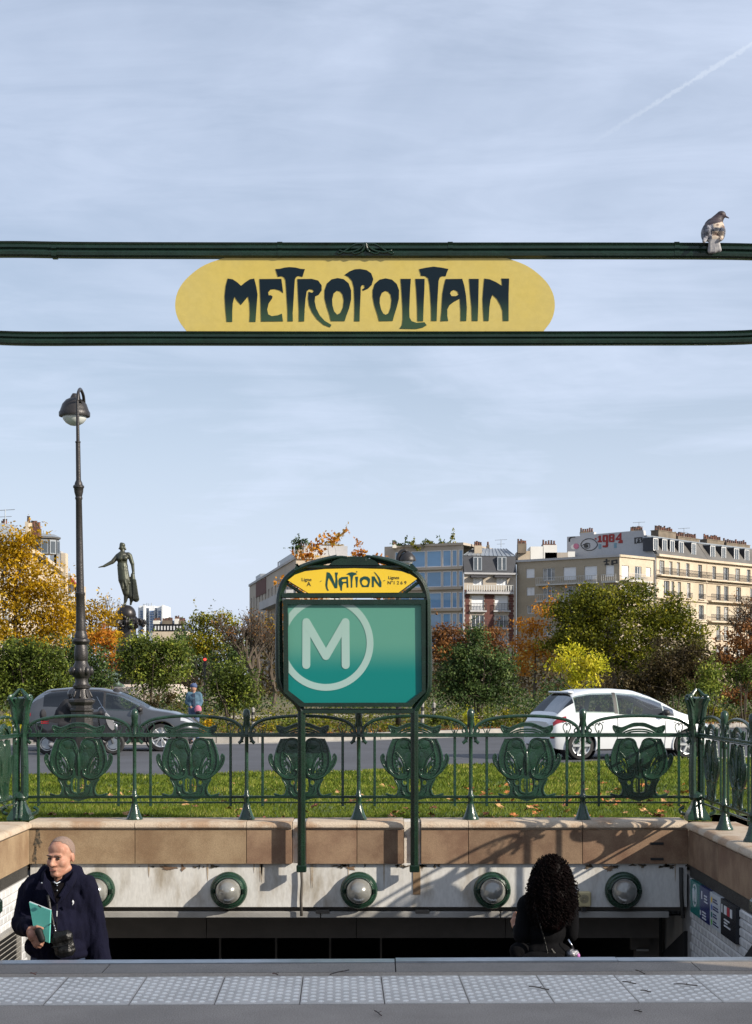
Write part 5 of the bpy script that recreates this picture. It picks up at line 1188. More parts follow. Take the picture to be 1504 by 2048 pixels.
LM = {
 'gold': leafmat('golden_leaf', [(0, (0.13, 0.085, 0.008)), (0.35, (0.30, 0.19, 0.010)), (0.75, (0.56, 0.33, 0.010)), (1, (0.66, 0.44, 0.03))]),
 'orange': leafmat('orange_leaf', [(0, (0.22, 0.07, 0.02)), (0.4, (0.42, 0.15, 0.02)), (0.8, (0.58, 0.26, 0.025)), (1, (0.62, 0.38, 0.07))]),
 'green': leafmat('green_leaf', [(0, (0.022, 0.042, 0.008)), (0.5, (0.07, 0.094, 0.018)), (0.85, (0.16, 0.21, 0.030)), (1, (0.30, 0.31, 0.05))], 0.25),
 'dgreen': leafmat('dark_green_leaf', [(0, (0.014, 0.030, 0.009)), (0.5, (0.042, 0.074, 0.020)), (0.9, (0.10, 0.145, 0.042)), (1, (0.18, 0.22, 0.07))], 0.2),
 'olive': leafmat('olive_leaf', [(0, (0.04, 0.052, 0.008)), (0.4, (0.12, 0.135, 0.014)), (0.75, (0.25, 0.23, 0.018)), (1, (0.48, 0.33, 0.022))], 0.3),
 'rust': leafmat('rust_leaf', [(0, (0.07, 0.032, 0.014)), (0.5, (0.17, 0.075, 0.025)), (0.85, (0.28, 0.125, 0.035)), (1, (0.40, 0.22, 0.06))], 0.3),
 'lime': leafmat('yellow_green_leaf', [(0, (0.12, 0.15, 0.014)), (0.4, (0.34, 0.36, 0.022)), (0.8, (0.60, 0.54, 0.028)), (1, (0.72, 0.62, 0.08))], 0.4),
 'brown': leafmat('brown_purple_leaf', [(0, (0.022, 0.018, 0.010)), (0.5, (0.06, 0.042, 0.018)), (0.85, (0.092, 0.075, 0.026)), (1, (0.17, 0.15, 0.03))], 0.25)}
def limbs(mb, base, D, targets, r0, ns=1, spread=0.25):
    """stems rising from the base and forking towards the leaf clumps"""
    base = Vector(base); tg = sorted(targets, key=lambda p: p.z); top = max(p.z for p in tg); cx = sum((p for p in tg), Vector()) / len(tg)
    h0 = base.z + (min(p.z for p in tg) - base.z) * 0.75 + 0.15
    forks = []
    for i in range(ns):
        off = Vector((random.uniform(-1, 1) * spread * (ns > 1), random.uniform(-1, 1) * spread * (ns > 1), 0))
        b0 = base + off * 0.35; f_ = Vector((cx.x + off.x * 2, cx.y + off.y * 2, 0)) * 0.35 + Vector((base.x + off.x, base.y + off.y, 0)) * 0.65; f_.z = h0
        tp = Vector((cx.x + off.x * 3, cx.y + off.y * 3, h0 + (top - h0) * 0.65))
        P = spline([b0 - Vector((0, 0, 0.1)), (b0 + f_) / 2 + off * 0.2, f_, (f_ + tp) / 2 + off * 0.4, tp], 4)
        mb.tube(P, [r0 / ns ** 0.6 * (1 - 0.85 * j / (len(P) - 1)) for j in range(len(P))], 7); forks.append((P, r0 / ns ** 0.6))
    for p in tg:
        P, rr = random.choice(forks); j = min(range(4, len(P)), key=lambda k: (P[k] - p).length + (2 if P[k].z > p.z else 0)); s = P[j]
        mid = (s + p) / 2 + Vector((random.uniform(-.15, .15), random.uniform(-.15, .15), random.uniform(0.0, .25)))
        r1 = rr * (1 - 0.85 * j / (len(P) - 1)) * 0.55; mb.tube(spline([s, mid, p], 3), [r1, r1 * .9, r1 * .75, r1 * .6, r1 * .45, r1 * .3, r1 * .2], 5)
def plant(name, label, cat, kind, D, blobs, leaf, trunk_px, k=3.4, r0=0.09, ns=1, group=None, depth=0.8, clump=0.42, tint=(0.15, 0.85), base_y=None, nlimb=26, up=0.0):
    gz_ = park_z(xat(trunk_px, D), D); base = Vector((xat(trunk_px, D), D, gz_ if base_y is None else zat(base_y, D)))
    t = thing(name, label, cat, base, group); sc_ = D / F
    Cs = []; Ts = []; cl_c = []
    for bx, by, rx, ry in blobs:
        c = np.array(at(bx, by, D)); r3 = np.array([rx * sc_, (rx + ry) / 2 * sc_ * depth, ry * sc_])
        n = int(k * 0.95 * math.pi * r3[0] * r3[2] / (0.28 * leaf * leaf)); ncl = max(int(n / 42), 5)
        d = RNG.normal(size=(ncl, 3)); d /= np.linalg.norm(d, axis=1)[:, None]; rad = RNG.random(ncl) ** 0.45 * RNG.uniform(0.75, 1.32, ncl)
        q = c + d * rad[:, None] * r3; q[:, 2] = np.maximum(q[:, 2], gz_ + 0.05)
        idx = RNG.integers(0, ncl, n); ct = RNG.uniform(tint[0], tint[1], ncl)
        off_ = RNG.normal(size=(n, 3)); off_ *= (clump * 0.72 * RNG.random(n) ** 0.4 / (np.linalg.norm(off_, axis=1) + 1e-6))[:, None]; pts = q[idx] + off_ * np.array([1.15, 1.15, 0.75]); ct = ct * 1.0
        Cs.append(pts); Ts.append(ct[idx] + RNG.normal(size=n) * 0.09); cl_c.extend(q[:max(2, ncl // 6)])
    ns_ = max(len(blobs) * 4, 8); sprig = []                     # loose shoots beyond the outline
    for q_ in RNG.choice(len(cl_c), ns_):
        o_ = np.array(cl_c[q_]); dv = o_ - np.array(at(*blobs[0][:2], D)); dv = dv / (np.linalg.norm(dv) + 1e-6) + RNG.normal(size=3) * 0.35 + np.array([0, 0, 0.45]); L_ = RNG.uniform(0.5, 1.3) * clump * 1.6
        sprig.append(o_ + dv * L_ * RNG.random((14, 1)) + RNG.normal(size=(14, 3)) * 0.05)
    sp_ = np.concatenate(sprig); Cs.append(sp_); Ts.append(RNG.uniform(tint[0], 1, len(sp_)))
    C = np.concatenate(Cs); T = np.concatenate(Ts); C[:, 2] = np.maximum(C[:, 2], gz_ + 0.02)
    S = leaf * RNG.uniform(0.5, 1.6, len(C))
    me = cloud_mesh('crown', C, S, T); link('crown', me, LM[kind], t)
    mb = MB(); random.shuffle(cl_c); limbs(mb, base, D, [Vector(p) for p in cl_c[:nlimb]], r0, ns)
    mb.build('trunk', M_bark, t, smooth=True); return t
def bare_tree(name, label, D, px, top_y, width_px, group=None, depth_n=6, seed=1, r0=0.14, leaves=None, base_y=None, lean=0, m=None, spread=0.75):
    rn = random.Random(seed); base = Vector((xat(px, D), D, park_z(xat(px, D), D))); H = zat(top_y, D) - base.z; wmax = width_px * D / F / 2
    t = thing(name, label, 'tree', base, group); mb = MB(); tips = []
    def grow(p, d, L, r, n):
        q = p + d * L; mid = (p + q) / 2 + Vector((rn.uniform(-1, 1), rn.uniform(-1, 1), rn.uniform(-.3, .6))) * L * 0.08
        mb.tube([p, mid, q], [r, r * 0.86, r * 0.72], 5 if r > 0.02 else 3, cap=False)
        if n == 0: tips.append(q); return
        for i in range(3 if n > 1 else 4):
            a = rn.uniform(0, 6.28); sp_ = rn.uniform(0.25, spread); nd = (d + Vector((math.cos(a) * sp_, math.sin(a) * sp_, rn.uniform(-0.05, 0.35)))).normalized()
            st_ = p.lerp(q, rn.uniform(0.55, 1.0)); grow(st_, nd, L * rn.uniform(0.62, 0.84), r * rn.uniform(0.5, 0.68), n - 1)
    grow(base - Vector((0, 0, 0.1)), Vector((lean, 0, 1)).normalized(), H * 0.30, r0, depth_n)
    P = np.array(mb.v); b = np.array(base); zmax = P[:, 2].max() - b[2]; xm = np.percentile(np.abs(P[:, 0] - b[0]), 98)
    P[:, 2] = b[2] + (P[:, 2] - b[2]) * H / zmax; P[:, :2] = b[:2] + (P[:, :2] - b[:2]) * min(wmax / xm, 1.3); mb.v = [tuple(p) for p in P]
    mb.build('trunk', m or M_twig, t, recalc=False)
    if leaves:
        kind, n, size = leaves; tp = np.array([tuple(p) for p in tips]); tp[:, 2] = b[2] + (tp[:, 2] - b[2]) * H / zmax; tp[:, :2] = b[:2] + (tp[:, :2] - b[:2]) * min(wmax / xm, 1.3)
        C = tp[RNG.integers(0, len(tp), n)] + RNG.normal(size=(n, 3)) * 0.12
        link('crown', cloud_mesh('crown', C, size * RNG.uniform(0.6, 1.3, n), RNG.uniform(0, 1, n)), LM[kind], t)
    return t
G1, G2 = 'trees and shrubs in the garden beyond the road', 'low plants behind the far kerb'
plant('plane_tree', 'large golden yellow tree filling the far end beside the street lamp', 'tree', 'gold', 78, [(38, 1105, 55, 50), (15, 1175, 70, 60), (85, 1165, 55, 52), (112, 1228, 45, 48), (30, 1255, 80, 52), (100, 1285, 60, 38), (58, 1078, 32, 28), (-30, 1120, 60, 60)], 0.145, 25, 2.6, 0.28, group=G1, clump=0.75)
plant('yellow_tree', 'yellow tree between the street lamp and the statue', 'tree', 'gold', 92, [(150, 1228, 40, 30), (202, 1232, 32, 28), (182, 1268, 48, 34), (218, 1282, 26, 25)], 0.15, 178, 2.3, 0.18, group=G1, clump=0.7)
bare_tree('bare_tree', 'nearly leafless tree top above the yellow tree by the statue', 100, 203, 1188, 75, G1, 5, 4, 0.12, ('gold', 500, 0.16))
plant('orange_tree', 'small orange leaved tree in front of the globe pedestal', 'tree', 'orange', 70, [(212, 1272, 26, 26), (224, 1305, 18, 28), (229, 1338, 12, 24), (205, 1298, 20, 16)], 0.13, 226, 1.9, 0.06, group=G1, clump=0.35)
plant('green_shrub', 'broad dark green shrub behind the grey car boot', 'shrub', 'green', 53, [(28, 1335, 60, 45), (85, 1330, 52, 45), (-15, 1350, 50, 60), (60, 1380, 72, 42), (112, 1362, 36, 45), (60, 1300, 60, 28)], 0.088, 60, 3.6, 0.09, 4, G1)
plant('green_shrub', 'shadowy green shrub just behind the lamp post foot', 'shrub', 'dgreen', 60, [(175, 1325, 40, 38), (190, 1362, 42, 38), (148, 1305, 30, 28)], 0.092, 180, 3.4, 0.07, 3, G1)
plant('green_shrub', 'rounded multi-stemmed green shrub under the bronze statue', 'shrub', 'green', 55, [(300, 1312, 62, 38), (262, 1320, 38, 42), (348, 1322, 36, 38), (310, 1348, 60, 30), (290, 1290, 46, 18), (335, 1294, 30, 18)], 0.088, 302, 3.2, 0.08, 6, G1, tint=(0.25, 0.95))
plant('green_shrub', 'small low shrub at the foot of the rounded green shrub', 'shrub', 'brown', 54, [(325, 1400, 22, 18), (345, 1405, 16, 14), (300, 1402, 15, 14)], 0.07, 325, 1.6, 0.02, 3, G2, clump=0.2, tint=(0.4, 1))
plant('green_shrub', 'small bushy green shrub between the pedestrian and the NATION sign', 'shrub', 'green', 50, [(470, 1360, 48, 32), (453, 1342, 28, 20), (492, 1385, 32, 28), (440, 1372, 25, 25), (468, 1400, 40, 22)], 0.086, 466, 3.2, 0.09, 5, G1)
plant('olive_tree', 'olive brown tree against the sky left of the NATION sign', 'tree', 'olive', 100, [(398, 1272, 35, 42), (440, 1244, 30, 28), (430, 1300, 45, 40), (380, 1302, 28, 40), (405, 1240, 25, 18)], 0.155, 415, 2.8, 0.2, group=G1, clump=0.75, tint=(0.25, 0.9))
plant('olive_tree', 'dull green tree low behind the pedestrian', 'tree', 'dgreen', 88, [(385, 1335, 40, 30), (425, 1340, 35, 30), (470, 1300, 30, 50), (360, 1290, 20, 30)], 0.14, 400, 2.6, 0.14, group=G1, clump=0.6, tint=(0.3, 1))
bare_tree('bare_tree', 'brown leafless tree beside the left edge of the NATION sign', 78, 512, 1212, 175, G1, 6, 11, 0.15, ('rust', 700, 0.12), spread=0.6)
bare_tree('bare_tree', 'thin leafless tree touching the NATION sign frame', 84, 545, 1230, 110, G1, 6, 23, 0.10, ('gold', 350, 0.13), spread=0.5)
bare_tree('bare_shrub', 'low twiggy brown shrub behind the walking pedestrian', 72, 398, 1318, 95, G1, 5, 31, 0.05, None, spread=0.9)
plant('maple_tree', 'orange maple rising behind the NATION sign', 'tree', 'orange', 68, [(640, 1088, 28, 22), (618, 1112, 24, 14), (655, 1074, 16, 12), (690, 1150, 85, 40), (620, 1165, 55, 40), (770, 1175, 60, 30), (640, 1200, 90, 30), (700, 1260, 120, 70)], 0.165, 690, 0.9, 0.12, group=G1, clump=0.5, tint=(0.2, 0.95))
plant('rust_tree', 'rusty brown tree immediately right of the NATION sign', 'tree', 'rust', 88, [(930, 1282, 60, 34), (890, 1268, 28, 26), (985, 1282, 34, 34), (888, 1300, 34, 32), (940, 1310, 80, 30)], 0.13, 925, 2.4, 0.15, group=G1, clump=0.6)
plant('green_shrub', 'tall dark green conical shrub right of the NATION sign', 'shrub', 'dgreen', 57, [(950, 1332, 72, 42), (910, 1352, 40, 42), (1000, 1350, 40, 42), (948, 1302, 44, 34), (952, 1272, 20, 22), (950, 1385, 82, 28)], 0.094, 950, 3.6, 0.1, 4, G1, tint=(0.25, 0.95))
plant('golden_tree', 'slender golden orange tree in front of the tan corner block', 'tree', 'orange', 82, [(1072, 1250, 30, 32), (1056, 1292, 30, 28), (1092, 1228, 24, 22), (1102, 1300, 22, 25), (1050, 1325, 30, 25)], 0.13, 1068, 1.9, 0.1, group=G1, clump=0.55, tint=(0.45, 1.0))
plant('big_olive_tree', 'biggest olive green tree spreading behind the white car', 'tree', 'olive', 80, [(1240, 1222, 105, 50), (1160, 1232, 48, 48), (1322, 1252, 58, 42), (1222, 1292, 118, 48), (1132, 1280, 38, 50), (1352, 1232, 32, 36), (1180, 1190, 40, 24), (1268, 1184, 42, 20), (1385, 1285, 36, 48), (1300, 1330, 90, 40), (1120, 1215, 25, 22)], 0.125, 1240, 3.8, 0.3, 2, G1, clump=0.65, tint=(0.08, 0.68))
plant('yellow_shrub', 'bright lime yellow shrub above the white car roof', 'shrub', 'lime', 54, [(1165, 1325, 44, 26), (1142, 1308, 28, 16), (1190, 1337, 30, 22), (1155, 1352, 44, 24), (1118, 1330, 22, 12)], 0.094, 1160, 2.4, 0.05, 3, G1, clump=0.4, tint=(0.35, 1.0))
plant('brown_shrub', 'dark purplish brown shrub behind the white car bonnet', 'shrub', 'brown', 62, [(1352, 1320, 68, 45), (1330, 1360, 60, 42), (1392, 1350, 46, 46), (1300, 1375, 50, 36), (1250, 1372, 50, 30)], 0.092, 1350, 3.3, 0.1, 4, G1)
plant('green_shrub', 'sunlit green shrub behind the dark corner post', 'shrub', 'green', 60, [(1412, 1372, 30, 42), (1425, 1340, 20, 25)], 0.092, 1414, 3.0, 0.06, 3, G1, tint=(0.55, 1.0))
bare_tree('bare_tree', 'leafless tree with black forked limbs before the balconied houses', 92, 1478, 1172, 150, G1, 6, 41, 0.17, ('rust', 900, 0.13), m=M_bark, spread=0.8)
plant('rust_tree', 'low rust brown tree at the far right end of the garden', 'tree', 'rust', 86, [(1470, 1300, 45, 34), (1500, 1285, 40, 40), (1450, 1320, 30, 25)], 0.16, 1490, 2.0, 0.12, group=G1, clump=0.6)
plant('green_shrub', 'green shrub above the side balustrade at the far right', 'shrub', 'green', 62, [(1475, 1345, 36, 28), (1506, 1342, 30, 36)], 0.092, 1490, 3.0, 0.06, 3, G1, tint=(0.3, 0.9))
plant('rust_shrub', 'rust coloured low shrub above the side balustrade', 'shrub', 'rust', 66, [(1478, 1390, 38, 24), (1505, 1395, 30, 22)], 0.10, 1485, 2.6, 0.03, 4, G2, clump=0.3)
rp = random.Random(17)
LOW = [(25, 'lime', 'pale yellow low plant under the green shrub'), (415, 'gold', 'yellow tufted plant at the kerb near the pedestrian'), (545, 'olive', 'straggly olive plant left of the sign frame'), (580, 'green', 'low green plant under the sign'),
       (652, 'olive', 'olive groundcover clump between the sign posts'), (712, 'green', 'low green clump behind the middle baluster'), (775, 'olive', 'dry olive clump right of the sign centre'), (862, 'green', 'green clump beside the striped bollards'),
       (900, 'dgreen', 'dark leafy clump right of the bollards'), (938, 'lime', 'bright green sapling at the kerb'), (985, 'green', 'tall leafy plant in front of the dark shrub'), (1020, 'olive', 'bamboo-like plant by the white car boot'), (1050, 'dgreen', 'dark plant touching the white car boot'),
       (1425, 'olive', 'dry plant beyond the corner post'), (1455, 'brown', 'brown plant above the side railing'), (1490, 'brown', 'brown plant at the far end of the garden bed')]
for px, kd, lb in LOW:
    D = ev(KE, xat(px, 52)) + rp.uniform(1.5, 5); h = rp.uniform(10, 26) if px not in (652, 712, 775) else 8
    yb = HZ + (EYE - 0.0) * F / D
    plant('low_plant', lb, 'plant', kd, D, [(px, yb - h * 0.6, rp.uniform(14, 24), h * 0.7), (px + rp.uniform(-14, 14), yb - h * 0.4, rp.uniform(10, 18), h * 0.5)], 0.075, px, 2.2, 0.012, 5, G2, clump=0.22, tint=(0.2, 0.9), nlimb=14)
# far shrubbery that reads as one dark mass behind the garden
C = []; T = []
for i in range(2600):
    px = rp.uniform(-80, 1600); D = rp.uniform(112, 150); h = 2.4 + 3.0 * (0.5 + 0.5 * math.sin(px * 0.021) * math.sin(px * 0.0083 + 1)); c = np.array([xat(px, D), D, rp.uniform(0.1, h)])
    C.append(c + RNG.normal(size=(14, 3)) * 0.45); T.append(np.full(14, rp.random()) * 0.8 + RNG.random(14) * 0.2)
ug = link('undergrowth', cloud_mesh('undergrowth', np.concatenate(C), np.full(2600 * 14, 0.34) * RNG.uniform(.6, 1.3, 2600 * 14), np.concatenate(T)), LM['brown'])
tag(ug, 'dark mass of far shrubbery closing the garden', 'shrubbery', kind='stuff')
for px, D, w, lb in ((600, 176, 1.6, 'dark green planter bush on the terraced roof edge'), (672, 184, 1.2, 'thin yellowing roof plant above the terraced block'), (718, 185, 1.4, 'small orange roof plant at the end of the terraced block')):
    kd = 'dgreen' if px == 600 else 'gold' if px == 672 else 'orange'; hh = {600: 1086, 672: 1078, 718: 1098}[px]
    plant('roof_plant', lb, 'plant', kd, D, [(px, hh, w * 9, 16), (px, hh + 12, w * 9, 10)], 0.26, px, 1.5, 0.05, 3, 'plants on the roof terraces', clump=0.6, base_y=1112, nlimb=10)
for i, px in enumerate((808, 826, 846, 866, 884, 902)):
    plant('roof_plant', ('first bush on the glass building terrace by the lamp', 'second clump on the glass building terrace', 'third clump on the glass building terrace, darker', 'fourth clump on the glass building terrace, olive', 'fifth clump on the glass building terrace', 'last clump on the terrace next to the slate roof')[i], 'plant', 'olive' if i % 2 else 'dgreen', 238, [(px, 1088, 10, 5 + (i * 7) % 4)], 0.3, px, 1.6, 0.04, 3, 'plants on the roof terraces', clump=0.6, base_y=1093, nlimb=6)

# ground cover of the garden bed: nobody could count it
gc_c = []; gc_t = []
for i in range(1500):
    px = rp.uniform(-60, 1560); x0 = xat(px, 52); D = ev(KE, x0) + 0.8 + 16 * rp.random() ** 1.3; x = xat(px, D); h = rp.uniform(0.06, 0.42) * (0.6 + 0.6 * math.sin(px * 0.05) ** 2)
    if 380 < px < 420 and D < 50: continue
    m_ = rp.randint(8, 20); q = np.array([x, D, park_z(x, D)]) + np.abs(RNG.normal(size=(m_, 3))) * np.array([0, 0, h]) + RNG.normal(size=(m_, 3)) * np.array([0.22, 0.22, 0.0]); gc_c.append(q); gc_t.append(np.full(m_, rp.random()) * 0.7 + RNG.random(m_) * 0.3)
C = np.concatenate(gc_c); gcv = link('ground_cover', cloud_mesh('ground_cover', C, 0.10 * RNG.uniform(0.6, 1.5, len(C)), np.concatenate(gc_t) * 0.62, 0.4), LM['olive']); tag(gcv, 'mixed low ground cover filling the garden bed', 'ground cover', kind='stuff')
C = []; T = []
for i in range(1500):
    px = rp.uniform(-80, 1600)
    if 470 < px < 600 and rp.random() < 0.6: continue
    D = rp.uniform(64, 74); h = 0.5 + 0.9 * (0.5 + 0.5 * math.sin(px * 0.035) * math.sin(px * 0.011 + 2)); c = np.array([xat(px, D), D, 0.15 + rp.random() * h]); C.append(c + RNG.normal(size=(14, 3)) * 0.22); T.append(np.full(14, rp.random()) * 0.8 + RNG.random(14) * 0.2)
C = np.concatenate(C); hg_ = link('shrubbery', cloud_mesh('shrubbery', C, 0.14 * RNG.uniform(.6, 1.3, len(C)), np.concatenate(T)), LM['dgreen']); tag(hg_, 'low dark shrubbery massed in the middle of the garden', 'shrubbery', kind='stuff')
# ================================================================ vehicles
def clearglass(name, tint, refl=0.12):
    m = bpy.data.materials.new(name); m.use_nodes = True; t = m.node_tree; t.nodes.clear()
    tr = N(t, 'ShaderNodeBsdfTransparent'); tr.inputs[0].default_value = (*tint, 1)
    gl = N(t, 'ShaderNodeBsdfGlossy'); gl.inputs['Roughness'].default_value = 0.03; gl.inputs[0].default_value = (0.9, 0.95, 1, 1)
    lw = N(t, 'ShaderNodeLayerWeight'); lw.inputs[0].default_value = 0.35
    mx = N(t, 'ShaderNodeMixShader'); t.links.new(mth(t, 'ADD', mth(t, 'MULTIPLY', lw.outputs['Fresnel'], 0.30), refl, clamp=True), mx.inputs[0])
    t.links.new(tr.outputs[0], mx.inputs[1]); t.links.new(gl.outputs[0], mx.inputs[2])
    o = N(t, 'ShaderNodeOutputMaterial'); t.links.new(mx.outputs[0], o.inputs[0]); return m
M_carwhite = mat('white_car_paint', (0.66, 0.68, 0.70), 0.28, 0, 0.06, 1.5, coat=0.7); M_cargrey = mat('grey_car_paint', (0.060, 0.066, 0.076), 0.28, 0.35, 0.1, 1.5, coat=0.8)
M_cgl = clearglass('tinted_car_glass', (0.60, 0.66, 0.62), 0.05); M_cgd = clearglass('privacy_car_glass', (0.05, 0.055, 0.06), 0.05); M_scrn = clearglass('scooter_screen', (0.6, 0.68, 0.75), 0.25)
M_tyre = mat('tyre_rubber', (0.018, 0.018, 0.019), 0.8, 0, 0.2, 10); M_rimw = mat('alloy_silver', (0.55, 0.56, 0.57), 0.3, 0.7, 0.05, 5); M_rimd = mat('alloy_dark', (0.05, 0.05, 0.055), 0.35, 0.6)
M_redl = mat('red_lens', (0.28, 0.012, 0.02), 0.12, 0, 0.1, 8, coat=0.6); M_trim = mat('black_trim', (0.018, 0.018, 0.02), 0.55); M_int = mat('car_interior', (0.09, 0.09, 0.09), 0.8)
M_lens = mat('headlamp_lens', (0.5, 0.52, 0.55), 0.1, 0.3, 0.1, 9, coat=0.6); M_plate = mat('number_plate', (0.6, 0.6, 0.55), 0.5)
class Car:
    def __init__(s, tab, sc=1.0):
        s.t = np.array(tab) * sc; s.L = s.t[-1, 0]
    def sec(s, u):
        return [float(np.interp(u, s.t[:, 0], s.t[:, k])) for k in range(1, 10)]
    def S(s, u, v, side=1, off=0.0):
        ss = lambda uu: s._raw(uu, v)
        a = s._raw(u, v)
        if off:
            e = 0.02; du = (s._raw(min(u + e, s.L), v) - s._raw(max(u - e, 0), v)); dv = (s._raw(u, min(v + .05, 4)) - s._raw(u, max(v - .05, 0)))
            n = du.cross(dv)
            if n.length > 1e-9:
                n.normalize(); c = Vector((u, 0, 0.7)); n = n if n.dot(a - c) > 0 else -n; a = a + n * off
        return Vector((a.x, a.y * side, a.z))
    def _raw(s, u, v):
        us = [max(u - 0.06, 0), u, min(u + 0.06, s.L)]; P = None
        q = np.mean([s.sec(x) for x in us], axis=0)
        ws, zs, wm, zm, wb, zb, wr, zr, zt = q
        pts = [(ws * 0.92, zs - 0.05), (ws, zs), (wm, zm), (wb, zb), (wr, zr), (0, zt), (-wr, zr)]
        i = min(int(v), 3); t = v - i; a, b, c, d = [np.array(p) for p in pts[i:i + 4]]
        tn = 0.42                                          # tighter than Catmull-Rom keeps the shoulder crisp
        m1, m2 = tn * (c - a), tn * (d - b); p = (2*t**3 - 3*t**2 + 1) * b + (t**3 - 2*t**2 + t) * m1 + (-2*t**3 + 3*t**2) * c + (t**3 - t**2) * m2
        return Vector((u, max(p[0], 0.0), p[1]))
    def patch(s, u0, u1, v0, v1, side, off, nu=10, nv=8, fn=None):
        vs = []; fs = []
        for i in range(nu + 1):
            for j in range(nv + 1):
                a, b = i / nu, j / nv; u, v = u0 + (u1 - u0) * a, v0 + (v1 - v0) * b
                if fn: u, v = fn(a, b)
                vs.append(s.S(u, v, side, off))
        for i in range(nu):
            for j in range(nv): k = i * (nv + 1) + j; fs.append((k, k + 1, k + nv + 2, k + nv + 1))
        return MB().add(vs, fs)
